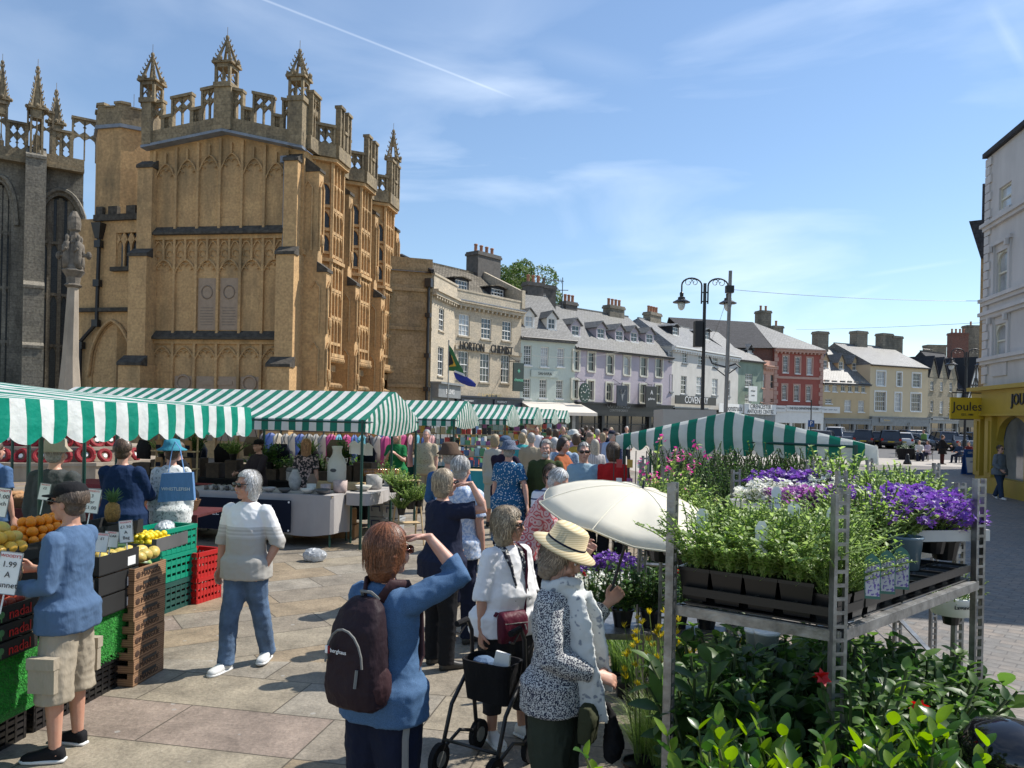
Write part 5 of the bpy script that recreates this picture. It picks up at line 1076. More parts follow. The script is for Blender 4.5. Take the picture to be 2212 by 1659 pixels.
 if hair and hairs!='none':
  c=MB();c.M=MH;hm=mat('hair %s'%(tuple(round(q,2)for q in hair),),hair,rough=.45,col2=tuple(q*.45 for q in hair),scale=55,stretch=None,var=.5,bump=.4,bscale=90,detail=3)
  SC=Matrix.Translation(HP((0,-.026,.03)))@Matrix.Scale(hs,4)@Matrix.Translation(-HP((0,-.026,.03)));c.M=MH@SC;back={'short':-.04,'bob':-.12,'long':-.3,'wild':-.14}.get(hairs,-.04)
  c.ell(HP((0,-.026,.036)),(.083,.098,.098),14,10,rot=HM)
  if hairs!='short':
   c.rings([(HP((0,-.045,back)),.06 if hairs!='long' else.07,.045,HM@V((1,0,0)),HM@V((0,1,0))),(HP((0,-.04,back*.6)),.088,.07,HM@V((1,0,0)),HM@V((0,1,0))),(HP((0,-.03,0)),.094,.088,HM@V((1,0,0)),HM@V((0,1,0))),(HP((0,-.02,.07)),.08,.08,HM@V((1,0,0)),HM@V((0,1,0)))],14)
  else:c.ell(HP((0,-.045,-.03)),(.074,.06,.06),12,8,rot=HM)
  ho=c.build('hair',hm,root,uv=False);freeze(ho,max(vox,.008)*s,.0035 if hairs!='wild' else.009,40/s,2)
  if det>=2:
   rnd=random.Random(int(abs(x*1000))+int(abs(y*37)));st_=MB();st_.M=MM@SC;N=4200 if det==3 else 500;wild=hairs=='wild'
   hm2=[hm,mat('hair light %s'%(tuple(round(q,2)for q in hair),),tuple(min(1,q*1.5+.02)for q in hair),rough=.35,var=.3,scale=30),mat('hair dark %s'%(tuple(round(q,2)for q in hair),),tuple(q*.5 for q in hair),rough=.45,var=.3,scale=30)]
   for j in range(N):
    az=rnd.uniform(0,2*pi);fx_=cos(az+pi/2);ahead=sin(az)>.45
    top_el=rnd.uniform(.15,1.5);low_el=(-.15 if hairs=='short' else-.9)if not ahead else rnd.uniform(.35,.6)
    if hairs=='short':low_el=-.25-.3*max(0,-sin(az))if not ahead else.5
    span=rnd.uniform(.5,1.1);pts=[];off=rnd.uniform(1.0,1.05)+(.03 if wild else 0);k_=5;tw=rnd.uniform(-.25,.25)*(2.2 if wild else 1)
    for q in range(k_+1):
     el_=top_el-span*q/k_;
     if el_<low_el:break
     a2=az+tw*q/k_;r_=off+(.02+(.09 if wild else 0)*rnd.random())*(q/k_)
     p=V((.089*cos(a2)*cos(max(el_,-.2)),-.026+.102*sin(a2)*cos(max(el_,-.2)),.036+.103*sin(max(el_,-.2))))
     if el_<-.2:p.z+=(el_+.2)*(-back)*1.05;p.x*=1-.1*(-.2-el_);
     p=V((p.x*r_,-.026+(p.y+.026)*r_,.036+(p.z-.036)*(r_ if el_>-.2 else 1)));pts.append(HP(p))
    if len(pts)<3:continue
    w_=.0026 if det==3 else.005;mi=rnd.choice((0,0,1,2));vs=[]
    for q,p in enumerate(pts):
     d_=(pts[min(q+1,len(pts)-1)]-pts[max(q-1,0)]).normalized();sdv=d_.cross(p-hc).normalized()*w_*(1-.6*q/len(pts));vs+=[p-sdv,p+sdv]
    st_.add(vs,[(2*q,2*q+1,2*q+3,2*q+2)for q in range(len(pts)-1)],mi)
   st_.build('hair_strands',hm2,ho,smooth=True,uv=False)
 if beard:
  c=MB();c.M=MM;c.ell(HP((0,.045,-.085)),(.052,.05,.045),10,8,rot=HM);c.tube([HP((-.035,.085,-.055)),HP((0,.1,-.046)),HP((.035,.085,-.055))],.011,5);q=c.build('beard',mat('grey beard',beard,rough=.8,var=.4,scale=60),root,uv=False);freeze(q,.01*s,.003,60,1)
 if det>=1 and not(glasses):
  for sg in(1,-1):
   c=MB();c.M=MM;c.ell(HP((sg*.032,.0835,.014)),(.013,.008,.0065),8,6,rot=HM,mi=0);c.ell(HP((sg*.032,.0905,.014)),(.0055,.003,.0055),6,5,rot=HM,mi=1);c.build('eye',[white,iron],root,smooth=True,uv=False)
 if det>=1:c=MB();c.M=MM;c.ell(HP((0,.099,-.056)),(.021,.006,.006),8,5,rot=HM);c.build('mouth',mat('lips',(.38,.13,.11),rough=.5),root,smooth=True,uv=False)
 if glasses:
  c=MB();c.M=MM;X_,Y_,Z_=HM@V((1,0,0)),HM@V((0,1,0)),HM@V((0,0,1));gm=glasses if not isinstance(glasses,bool)else mat('dark sunglasses',(.008,.008,.01),rough=.12,spec=.8)
  for sg in(1,-1):
   c.rings([(HP((sg*.036,.098,.012)),.030,.022,X_,Z_,3),(HP((sg*.036,.105,.012)),.029,.021,X_,Z_,3)],12);c.tube([HP((sg*.066,.096,.02)),HP((sg*.08,.07,.02)),HP((sg*.081,0,.012))],.0045,5)
  c.tube([HP((-.012,.104,.02)),HP((.012,.104,.02))],.004,5);c.build('glasses',gm,root,smooth=True,uv=False)
 if hat:
  kind,hm=hat[0],hat[1];c=MB();c.M=MM;X_,Y_,Z_=HM@V((1,0,0)),HM@V((0,1,0)),HM@V((0,0,1))
  def hr_(z,rx,ry,yo=-.015,e=2):return(HP((0,yo,z)),rx,ry,X_,Y_,e)
  if kind=='cap':
   c.rings([hr_(.05,.092,.112),hr_(.09,.09,.108),hr_(.125,.072,.085),hr_(.143,.03,.035)],18);pts=[]
   for sg in(0,1):pass
   vs=[];
   for k2 in range(9):a=pi*.14+pi*.72*k2/8;vs+=[HP((.092*cos(a),-.015+.108*sin(a),.058)),HP((.088*cos(a),-.015+.108*sin(a)+.085*sin((a-pi*.14)/(.72)),.048-.0*sin(a))),HP((.088*cos(a),-.015+.108*sin(a)+.085*sin((a-pi*.14)/(.72)),.040)),HP((.092*cos(a),-.015+.108*sin(a),.048))]
   c.add(vs,[(4*k2+j,4*k2+(j+1)%4,4*k2+4+(j+1)%4,4*k2+4+j)for k2 in range(8)for j in range(4)])
  elif kind=='straw':
   c.rings([hr_(.050,.165,.19),hr_(.058,.165,.19),hr_(.085,.11,.13),hr_(.09,.098,.115),hr_(.175,.088,.1),hr_(.188,.075,.085),hr_(.19,.02,.02)],28)
   c.rings([hr_(.088,.1,.117),hr_(.100,.0985,.1155)],28,True,1)
  elif kind=='sun':
   c.rings([hr_(.03,.165,.175),hr_(.038,.165,.175),hr_(.07,.105,.12),hr_(.1,.095,.112),hr_(.15,.08,.09),hr_(.165,.03,.03)],22)
  elif kind=='bucket':
   c.rings([hr_(.022,.14,.155),hr_(.03,.14,.155),hr_(.075,.098,.115),hr_(.14,.085,.1),hr_(.155,.06,.07),hr_(.157,.01,.01)],20)
  c.build('hat',[hm,hat[2]if len(hat)>2 else hm],root,smooth=True,uv=False)
 root['s']=s;PEOPLE.append(root);del root['s']
 return dict(root=root,s=s,MM=MM,A=A,HP=HP,HM=HM,T=T,Lg=Lg,up=up,W=lambda p:Matrix.Translation((x,y,z0))@Matrix.Rotation(R(face-90),4,'Z')@(MM@V(p)))
def pxm(xv,ytop,Y):q=Q(xv,ytop,Y);return q.x,q.y,q.z
jean=mat('blue jeans',(.09,.15,.25),rough=.85,var=.5,scale=7,bump=.3,bscale=200);navy=cloth('navy cloth',(.018,.022,.045));black=cloth('black cloth',(.014,.014,.016));khaki=cloth('khaki cotton',(.36,.31,.235),var=.12)
whitec=cloth('white cotton',(.78,.78,.80),var=.05,bump=.1);wshoe=mat('white leather',(.72,.72,.70),rough=.45,var=.08)
p=GR(142,1622);M1=person('man in a black cap, blue top and khaki cargo shorts at the fruit stall',p.x,p.y,176,1.75,cloth('faded blue jersey',(.085,.145,.25),var=.16),khaki,(.11,.075,.05),'short','long','shorts',det=3,girth=1.06,hat=('cap',black),glasses=True,shoes=black,trim=mat('white rubber',(.7,.7,.68)),
arms=(((.1,.4,-1),(-.2,1,.1)),((.15,.05,-1),(-.15,1,-.05),(-.1,.5,1))),legd=(((.05,.03,-1),(0,-.05,-1)),((.14,-.03,-1),(.02,-.05,-1))),curl=(.7,.8),skin=0,loose=1.1,hem=.80)
b=MB();q0=M1['A'][1][2];b.M=M1['MM'];b.ell(q0+V((.07,.08,.08)),(.07,.08,.12),10,8);q=b.build('paper_bag',mat('brown paper',(.42,.28,.15),rough=.9,var=.3,scale=25,bump=.6,bscale=25),uv=False);q.matrix_world=M1['root'].matrix_basis;q.location=M1['root'].location;q.rotation_euler=M1['root'].rotation_euler;freeze(q,.012,.012,25,1);tag(q,'crumpled brown paper bag held by the man in the black cap','bag')
for sg in(1,-1):
 b=MB();b.M=M1['MM'];k_=M1['Lg'][0 if sg>0 else 1];c_=k_[0]+k_[3]*.33;b.box(c_.x+sg*.115-.02,c_.x+sg*.115+.02,c_.y-.085,c_.y+.085,c_.z-.1,c_.z+.1);b.box(c_.x+sg*.12-.028,c_.x+sg*.12+.028,c_.y-.09,c_.y+.09,c_.z+.05,c_.z+.12);b.build('cargo_pocket',khaki,M1['root'],uv=False)
p=GR(528,1440);tee=bands('banded tee',[(0,(.42,.40,.36)),(1.14,(.46,.45,.43)),(1.155,(.55,.54,.52)),(1.17,(.44,.43,.41)),(1.185,(.55,.54,.52)),(1.2,(.44,.43,.41)),(1.215,(.55,.54,.52)),(1.24,(.78,.78,.78))])
person('man with white hair walking in a white and grey banded t-shirt and blue jeans',p.x,p.y,258,1.73,tee,jean,(.72,.70,.66),'wild','elbow','long',det=3,girth=1.08,glasses=True,shoes=wshoe,trim=wshoe,yaw=-.45,skin=0,
arms=(((.3,-.12,-1),(.08,.1,-1)),((.38,-.15,-1),(-.35,.32,-1))),legd=(((.02,.22,-1),(0,.12,-1)),((.03,-.18,-1),(0,-.36,-1))),curl=(.6,.9),hem=.80,loose=1.4)
bl=spk('blue ribbed jersey',(.06,.135,.26),(.042,.10,.20),260,.5)
W3=person('woman with a copper bob shading her eyes in a blue top, wearing a backpack',Q(834,1300,3.75).x,3.75,62,1.695,bl,cloth('dark navy trousers',(.012,.016,.035)),(.19,.065,.022),'bob','34','wide',hs=1.12,det=3,fem=True,girth=1.1,yaw=-.35,glasses=mat('tortoiseshell sunglasses',(.12,.02,.008),rough=.1,spec=.8),
arms=(((.56,.64,.40),(-.67,-.13,.7),(-.93,-.38,-.05)),((.15,.1,-1),(0,.5,-1))),curl=(.3,.5),palm=((0,-.3,-1),None),loose=1.3,hem=.8)
p=GR(1062,1600);W4=person('woman with windswept blonde hair in a white top leaning on a rollator',p.x+.08,p.y+.05,308,1.60,whitec,cloth('charcoal trousers',(.03,.03,.034)),(.42,.33,.22),'wild','elbow','crop',hs=1.12,det=3,fem=True,girth=1.42,glasses=True,shoes=wshoe,trim=wshoe,yaw=.75,skin=0,
arms=(((.35,.1,-1),(.12,.15,-1)),((.3,0,-1),(0,.4,-1))),hem=.82,loose=1.5,curl=(.8,.5),legd=(((.05,0,-1),(0,0,-1)),((.1,.1,-1),(0,.05,-1))))
flo=spk('speckled blouse',(.025,.03,.06),(.62,.62,.60),150,.5);straw=bands('straw weave',[(0,(.74,.61,.38)),(.5,(.60,.47,.26))],rep=.011)
W5=person('woman in a straw hat and pale scarf holding a cream parasol',Q(1205,1400,4.0).x,4.0,336,1.64,flo,cloth('dark olive trousers',(.045,.055,.04)),(.33,.26,.19),'wild','long','wide',det=3,fem=True,girth=1.1,hat=('straw',straw,navy),pitch=.42,yaw=.1,
arms=(((.25,.2,-1),(-.55,.85,-.35)),((.45,.1,-.9),(.63,.5,.59))),hem=.80,loose=1.7,curl=(.6,1.1),palm=((-.5,-.2,-.6),(-.9,.2,.2)))
p=GR(950,1440);W6=person('woman with a blonde bob shading her eyes in a navy t-shirt, seen from behind',p.x,p.y,40,1.76,navy,black,(.42,.33,.22),'bob','short','long',det=3,fem=True,girth=1.15,glasses=True,yaw=.0,
arms=(((.61,.73,.1),(-.4,-.32,.85),(-.79,-.6,-.1)),((.1,.1,-1),(0,.9,-.6))),curl=(.3,.5),palm=((0,-.3,-1),None),loose=1.5)
plaid=spk('pale blue plaid',(.62,.66,.74),(.35,.45,.62),40,.5);redp=spk('red medallion print',(.66,.45,.42),(.52,.09,.10),14,.35,'ring');leo=spk('blue leopard print',(.65,.68,.66),(.01,.10,.22),34,.3,'cell')
stp=bands('black and white stripes',[(0,(.03,.03,.03)),(.5,(.65,.65,.65))],rep=.04);stw=bands('white and navy hoops',[(0,(.72,.72,.72)),(.82,(.05,.07,.15))],rep=.09)
lblue=cloth('pale denim blue',(.26,.37,.44));olive=cloth('olive green cloth',(.05,.065,.025));greyh=(.42,.40,.37);whiteh=(.68,.66,.63);brown=(.10,.06,.035);blond=(.45,.34,.2)
fl2=spk('black blouse with pink leaves',(.02,.018,.02),(.45,.32,.3),26,.54);dots=spk('cream shirt with dark dots',(.1,.08,.06),(.42,.35,.24),26,.22,'cell');sprig=spk('pale sprigged blouse',(.62,.64,.62),(.25,.28,.27),40,.6)
fwd=((.15,.6,-1),(-.2,1,-.2));dn=None
PL=[
('grey haired man in a pale plaid shirt behind the woman in navy',996,986,7.6,70,plaid,navy,greyh,'short',dict(det=2,sleeve='short',girth=1.1)),
('man in a brown bucket hat and blue shirt, back turned',972,950,9.0,95,cloth('bright blue shirt',(.03,.10,.24)),navy,greyh,'short',dict(det=2,hat=('bucket',cloth('brown felt',(.10,.065,.045))),arms=(fwd,fwd))),
('white haired woman in a red medallion print blouse bending over plants',1140,1008,7.8,345,redp,navy,whiteh,'short',dict(det=2,fem=True,girth=1.25,lean=.5,h=1.80,pitch=.3,sleeve='34',arms=(((.1,.4,-1),(-.1,1,-.5)),)*2,loose=1.5)),
('woman with sunglasses on her head and a striped white jumper',1190,1003,8.6,275,stw,black,brown,'bob',dict(det=2,fem=True,glasses=True,pitch=.25,arms=(fwd,fwd))),
('smiling grey haired woman in a pale denim jacket with a crossbody bag',1262,956,11.0,268,lblue,black,greyh,'short',dict(det=2,fem=True,girth=1.2,loose=2.2,glasses=mat('spectacles',(.05,.03,.02),rough=.2))),
('bearded man in an olive jacket facing the camera',1180,938,11.6,262,olive,black,greyh,'short',dict(det=2,girth=1.15,beard=(.5,.48,.44),loose=2)),
('woman in a blue leopard print dress and dark sunhat',1100,948,11.5,80,leo,leo,greyh,'short',dict(det=2,fem=True,girth=1.2,sleeve='short',legs='skirt',hat=('sun',spk('blue straw',(.04,.06,.1),(.15,.18,.25),90,.5)),arms=(((.4,-.3,-1),(.2,-.3,-1)),dn))),
('man in a dark jumper and faded blue cap, back turned',1092,920,13.0,65,cloth('aubergine jumper',(.02,.014,.03)),navy,greyh,'short',dict(det=1,girth=1.1,hat=('cap',cloth('faded navy cap',(.07,.11,.18))),arms=(((.5,.1,-.9),(-.5,.8,.5)),fwd))),
('woman in a red jacket beside the card rack',1325,925,11.0,95,cloth('red jacket',(.45,.02,.02)),black,brown,'bob',dict(det=2,fem=True,girth=1.15,loose=2)),
('dark haired woman in an orange cardigan in profile',1216,944,13.5,330,cloth('rust orange cloth',(.38,.12,.05)),black,(.05,.03,.02),'bob',dict(fem=True,pitch=.3,arms=(fwd,fwd))),
('man in a camouflage cap and pale blue leaf print shirt',1222,928,14.5,75,spk('pale blue leaf print',(.35,.45,.56),(.20,.28,.40),30,.5),khaki,whiteh,'short',dict(sleeve='short',girth=1.2,hat=('cap',spk('camouflage',(.10,.10,.06),(.18,.17,.1),20,.5)))),
('woman with long pale hair in a striped shirt',1285,948,15.5,100,bands('fine grey stripes',[(0,(.55,.52,.5)),(.6,(.3,.27,.27))],axis=0,rep=.035),khaki,(.55,.48,.38),'long',dict(fem=True)),
('woman with white hair behind the bearded man',1198,944,15.0,90,whitec,navy,whiteh,'short',dict(fem=True,det=1)),
('balding man in a navy jacket looking down',1266,928,19.0,320,navy,navy,(.25,.18,.13),'short',dict(det=1,pitch=.5,lean=.15,loose=2)),
('tall white haired man in a white shirt near the far stalls',1234,911,21.0,40,whitec,khaki,whiteh,'short',dict(det=1,sleeve='short')),
('woman in a pale pink top near the far stalls',1201,917,22.0,100,cloth('pale pink',(.55,.28,.28)),navy,brown,'bob',dict(det=1,fem=True,sleeve='short')),
('person in a lime green top',1279,918,30.0,100,cloth('lime',(.40,.65,.05)),black,brown,'short',dict(det=0,fem=True)),
('grey haired man in a rose pink shirt',1291,922,24.0,60,cloth('rose pink',(.50,.13,.20)),navy,greyh,'short',dict(det=0)),
('tall man in a navy top and black cap before the black shopfront',1309,909,26.0,250,navy,black,brown,'short',dict(det=0,hat=('cap',black))),
('man in a pale blue shirt and navy cap beside the plant canopy',1322,924,21.0,70,cloth('pale blue shirt',(.33,.42,.58)),khaki,greyh,'short',dict(det=1,hat=('cap',navy),girth=1.15)),
('fair haired woman in a grey top',1302,934,21.5,110,cloth('grey mauve',(.3,.25,.27)),navy,blond,'bob',dict(det=0,fem=True)),
('fair haired woman in a sleeveless top in the far crowd',1320,915,29.0,240,whitec,navy,blond,'bob',dict(det=0,fem=True)),
('white haired man in a white shirt far behind the plant canopy',1354,908,34.0,260,whitec,navy,whiteh,'short',dict(det=0)),
('fair haired woman in a long pale dress between the stalls',1070,937,15.5,70,cloth('oatmeal dress',(.45,.42,.36)),cloth('oatmeal dress',(.45,.42,.36)),blond,'bob',dict(det=1,fem=True,legs='skirt')),
('woman in black with dark hair in the far crowd',1256,922,26.0,200,black,black,(.04,.03,.02),'bob',dict(det=0,fem=True)),
('man in a red and grey checked shirt in the far crowd',1246,930,24.0,80,cloth('dull red',(.3,.08,.07)),navy,greyh,'short',dict(det=0)),
('woman in a blue top in the far crowd',1216,921,28.0,300,cloth('mid blue',(.08,.2,.42)),navy,blond,'bob',dict(det=0,fem=True)),
('man in a charcoal body warmer and trilby, back turned',120,936,7.9,88,cloth('charcoal quilting',(.055,.06,.062)),navy,greyh,'short',dict(det=2,girth=1.25,loose=2,hat=('bucket',cloth('beige trilby',(.35,.30,.23))))),
('broad man in a royal navy sweatshirt, back turned, at the bread stall',266,949,8.9,92,cloth('royal navy',(.012,.028,.075)),black,brown,'short',dict(det=2,girth=1.3,loose=1.8,arms=(fwd,fwd))),
('woman in a turquoise sunhat and sprigged blouse with a blue tote bag',372,945,9.4,110,sprig,cloth('teal trousers',(.10,.2,.19)),brown,'short',dict(det=2,fem=True,girth=1.05,hat=('sun',cloth('turquoise hat',(.05,.25,.33))))),
('stallholder in black reaching over the bread stall',408,950,11.6,215,black,black,brown,'short',dict(det=1,arms=(fwd,fwd),lean=.25)),
('man at the left edge in a blue t-shirt with bare arms',-12,950,9.3,80,cloth('blue t-shirt',(.07,.13,.25)),jean,brown,'short',dict(det=2,sleeve='short')),
('stallholder in a dark cap and maroon shirt behind the pottery stall',560,944,14.6,235,cloth('dark maroon',(.04,.03,.035)),black,brown,'short',dict(det=1,hat=('cap',black),arms=(fwd,fwd))),
('woman with long ginger hair in a black leaf print blouse, back turned',662,948,14.0,95,fl2,black,(.38,.19,.08),'long',dict(det=2,fem=True,sleeve='short')),
('stallholder in a green top with long fair hair clasping her hands',857,930,17.0,262,cloth('emerald',(.015,.16,.05)),black,blond,'long',dict(det=1,fem=True,girth=1.2,sleeve='short',arms=(((.2,.4,-1),(-.5,.8,.6)),)*2)),
('man in a cream dotted shirt behind the honey stall',922,925,17.5,262,dots,khaki,greyh,'short',dict(det=1,girth=1.2,sleeve='short')),
('stallholder with dark hair in the book stall',985,925,24.0,262,black,black,(.03,.02,.02),'short',dict(det=0)),
('woman in a pink top behind the pottery stall',795,930,20.0,262,cloth('hot pink',(.6,.05,.2)),navy,brown,'bob',dict(det=0,fem=True)),
('person in a pale top between the far stalls',1160,915,27.0,262,whitec,navy,brown,'short',dict(det=0)),
('woman in a mustard cardigan in the middle of the crowd',1245,936,17.5,90,cloth('mustard',(.42,.28,.05)),navy,brown,'bob',dict(det=1,fem=True)),
('man with a grey backpack and beige jacket walking away',1148,930,16.5,85,cloth('beige jacket',(.33,.28,.2)),navy,greyh,'short',dict(det=1,girth=1.1)),
('woman in a turquoise cardigan walking towards the stalls',1128,934,19.0,120,cloth('turquoise cardigan',(.05,.3,.32)),black,blond,'bob',dict(det=1,fem=True)),
('man in a dark green polo shirt in the crowd',1272,925,22.5,250,cloth('bottle green',(.02,.09,.05)),khaki,brown,'short',dict(det=0)),
('woman in a white sunhat and lilac blouse in the crowd',1240,926,20.0,80,cloth('lilac blouse',(.38,.28,.42)),navy,greyh,'short',dict(det=1,fem=True,hat=('sun',cloth('white hat',(.6,.6,.56))))),
('man in a brown tweed cap and jacket by the far awning',1222,921,31.0,90,cloth('brown tweed',(.15,.10,.06)),navy,greyh,'short',dict(det=0,hat=('cap',cloth('tweed cap',(.14,.11,.08))))),
('woman in a coral top beside the fifth stall',1186,922,25.0,100,cloth('coral',(.5,.14,.1)),navy,brown,'bob',dict(det=0,fem=True)),
('person in a dark hoodie among the far shoppers',1266,918,33.0,100,black,black,brown,'short',dict(det=0)),
('elderly man in a cream jacket leaning forward at the fourth stall',1140,926,23.0,150,cloth('cream jacket',(.5,.46,.36)),khaki,whiteh,'short',dict(det=0,lean=.2)),
('woman in a navy and white spotted dress near the plant canopy',1332,930,18.5,200,spk('spotted dress',(.6,.6,.6),(.03,.04,.1),40,.2,'cell'),navy,brown,'bob',dict(det=1,fem=True)),
('man in a green shirt standing by the parked cars',1996,922,55,190,cloth('leaf green',(.15,.28,.08)),khaki,brown,'short',dict(det=0)),
]
for(lab,xv,yt,Y,fc,tp_,bt,hr_c,hs,ex)in PL:
 x_,y_,z_=pxm(xv,yt,Y);ex=dict(ex);hh=ex.pop('h',None)or min(max(z_-(.05 if 'hat' in ex else.0),1.5),1.9);ex.setdefault('det',1)
 z0_=0
 if z_>1.95:z0_=0
 person(lab,x_,y_,fc,hh,tp_,bt,hr_c,hs,**ex)
p=GR(2158,1078);person('woman in a grey jumper, jeans and sunglasses walking beside the yellow shop',p.x,p.y,285,1.68,cloth('slate grey jumper',(.13,.15,.17)),cloth('dark blue jeans',(.03,.05,.09)),(.12,.08,.05),'short',det=2,fem=True,girth=1.15,glasses=True,shoes=wshoe,
legd=(((.02,.3,-1),(0,.15,-1)),((.02,-.15,-1),(0,-.5,-1))),arms=(((.3,.1,-1),(-.2,.6,-.5)),((.4,-.3,-1),(.2,.1,-1))),loose=1.6)
p=GR(2035,1003);person('woman in a loose black tunic standing among the cafe tables',p.x,p.y,350,1.68,black,cloth('maroon leggings',(.06,.02,.02)),brown,'short',det=1,fem=True,girth=1.2,hem=.6,loose=2.5,arms=(fwd,((.5,-.3,-1),(.3,-.1,-1))))
def seated(lab,xv,yv,Y,fc,tp_,bt,hc_,hs,**k):
 q=Q(xv,yv,Y);return person(lab,q.x,q.y,fc,1.7,tp_,bt,hc_,hs,det=1,seat=True,z0=-.42,legd=(((.15,1,-.05),(0,.1,-1)),)*2,arms=(fwd,fwd),**k)
chairm=mat('woven cafe chair',(.06,.05,.04),rough=.7)
def chair(lab,x,y,fc,grp='cafe chairs on the pavement'):
 t=empty('cafe_chair',(x,y,0),R(fc-90),lab,'chair',grp);b=MB();b.lathe([(.22,.44),(.24,.45),(.24,.475),(.2,.48)],(0,0,0),12);b.build('seat',chairm,t)
 b=MB();b.tube([(.22,-.1,.47),(.25,-.2,.8),(.15,-.26,.88),(-.15,-.26,.88),(-.25,-.2,.8),(-.22,-.1,.47)],.018,6)
 for i in range(-3,4):b.tube([(i*.055,-.21,.47),(i*.06,-.25,.87)],.01,4)
 b.build('backrest',chairm,t)
 for sx in(-1,1):
  for sy in(-1,1):b=MB();b.tube([(sx*.16,sy*.16,.45),(sx*.2,sy*.2,0)],.016,5);b.build('leg',chairm,t)
 return t
cafe=[('woman in a white top sitting with her back to the street lamp',1985,250,(.6,.6,.58),blond,1990),('woman in a lilac top sitting opposite at the cafe table',2004,190,(.5,.42,.5),brown,2),('man in a navy top sitting near the advertising board',2072,200,(.03,.05,.1),brown,3),('man in a dark red top sitting beside the navy one',2092,215,(.15,.03,.03),(.08,.05,.03),4)]
for lab,xv,fc,c_,hc_,_i in cafe:
 yv=GR(xv,996 if xv<2050 else 1000);nm='cafe top %d'%_i;person(lab,yv.x,yv.y,fc,1.7,cloth(nm,c_),navy,hc_,'short' if xv>2050 else 'bob',det=1,seat=True,z0=-.42,legd=(((.15,1,-.05),(0,.1,-1)),)*2,arms=(fwd,fwd))
 chair('woven cafe chair under the '+' '.join(lab.split()[:6]),yv.x,yv.y,fc)
for xv,yv,lab in((1996,992,'round cafe table between the two seated women'),(2083,1002,'round cafe table in front of the two seated men')):
 q=GR(xv,yv);t=empty('cafe_table',(q.x,q.y-.3,0),0,lab,'table');b=MB();b.lathe([(.36,.72),(.36,.75),(.34,.755)],n=18);b.build('tabletop',mat('zinc',(.3,.3,.3),rough=.3),t);b=MB();b.lathe([(.22,0),(.2,.03),(.03,.05),(.03,.72)],n=10);b.build('pedestal',iron,t)
# things carried
ws=W3;t=empty('backpack',ws['root'].location,R(62-90),'dark aubergine rucksack with grey straps on the woman in the blue top','backpack');bp=cloth('aubergine nylon',(.028,.017,.022),rough=.6);bp2=cloth('aubergine side nylon',(.05,.025,.028),rough=.6)
b=MB();b.M=ws['MM'];Bp=[(.90,.12,.07,-.18),(.925,.15,.095,-.195),(1.0,.155,.105,-.205),(1.15,.15,.10,-.20),(1.28,.138,.085,-.19),(1.37,.115,.06,-.17),(1.42,.07,.035,-.15)]
b.rings([((-.01,y_,z),rx,ry,(1,0,0),(0,1,0),3.2)for z,rx,ry,y_ in Bp],18);q=b.build('main_compartment',bp,t,uv=False);freeze(q,.010,.006,14,2)
for sg in(1,-1):b=MB();b.M=ws['MM'];b.ell((sg*.128-.01,-.19,1.02),(.045,.08,.10),10,8);q=b.build('side_pocket',bp2,t,uv=False);freeze(q,.01,.005,20,2)
b=MB();b.M=ws['MM']
for sg in(1,-1):b.tube([(sg*.05,-.11,1.40),(sg*.08,-.06,1.475),(sg*.10,.03,1.46),(sg*.125,.115,1.33),(sg*.15,.10,1.1),(sg*.16,.0,.98),(sg*.14,-.1,.92)],[(.012,.03)]*3+[(.03,.012)]*4,8)
b.build('shoulder_strap',bp2,t,uv=False,smooth=True)
greystrap=cloth('grey webbing',(.20,.20,.19));b=MB();b.M=ws['MM'];b.tube([(.05,-.12,1.41),(.03,-.16,1.45),(-.03,-.16,1.45),(-.05,-.12,1.41)],.008,5)
b.tube([(.165,-.02,.98),(.19,-.05,.9),(.2,-.09,.75),(.21,-.1,.55)],[(.016,.003)]*4,6);b.build('webbing',greystrap,t,uv=False)
b=MB();b.M=ws['MM'];pts=[(-.01+.11*cos(a),-.21-.106-.0*cos(a),1.13+.17*sin(a))for a in[pi*i/10 for i in range(11)]];b.tube([(x_,y_+.03*abs(x_)*3-.0,z)for x_,y_,z in pts],.006,5);b.tube([(.07,-.305,1.12),(.072,-.32,1.04)],.008,5);b.build('zip',greystrap,t,uv=False)
q=text('berghaus',t,(0,0,0),.026,lett_w,name='lettering',ext=.001);q.parent=t;mm=ws['MM']@V((-.03,-.322,1.195));q.location=mm
b=MB();b.M=ws['MM'];b.box(-.105,-.09,-.327,-.32,1.18,1.215,0);b.box(-.09,-.08,-.327,-.32,1.18,1.215,1);b.build('emblem',[lett_w,poppy],t,uv=False)
def worn(src,nm,lab,cat):return empty(nm,src['root'].location,src['root'].rotation_euler.z,lab,cat)
mar=cloth('maroon nylon',(.09,.012,.028),rough=.5);t=worn(W4,'shoulder_bag','maroon crossbody bag on the woman in the white top','bag')
b=MB();b.M=W4['MM'];b.rings([((.10,.20,.80),.11,.035,(1,0,0),(0,1,0),4),((.10,.215,.86),.125,.05,(1,0,0),(0,1,0),4),((.10,.21,.97),.125,.05,(1,0,0),(0,1,0),4),((.10,.20,1.02),.11,.03,(1,0,0),(0,1,0),4)],18);b.build('pouch',mar,t,uv=False,smooth=True)
b=MB();b.M=W4['MM'];b.tube([(-.02,.20,1.0),(-.03,.19,1.15),(-.06,.165,1.3),(-.1,.10,1.42),(-.11,0,1.455),(-.05,-.12,1.36),(.1,-.16,1.1),(.22,0,1.0),(.21,.17,1.0)],[(.004,.02)]*9,8);b.build('strap',mar,t,uv=False)
b=MB();b.M=W4['MM'];b.tube([(.0,.268,.94),(.2,.255,.95)],.004,5);b.tube([(.03,.27,.93),(.02,.275,.89)],.006,5);b.build('zip',greystrap,t,uv=False)
scf=spk('black and cream scarf',(.02,.022,.035),(.55,.53,.48),45,.58)
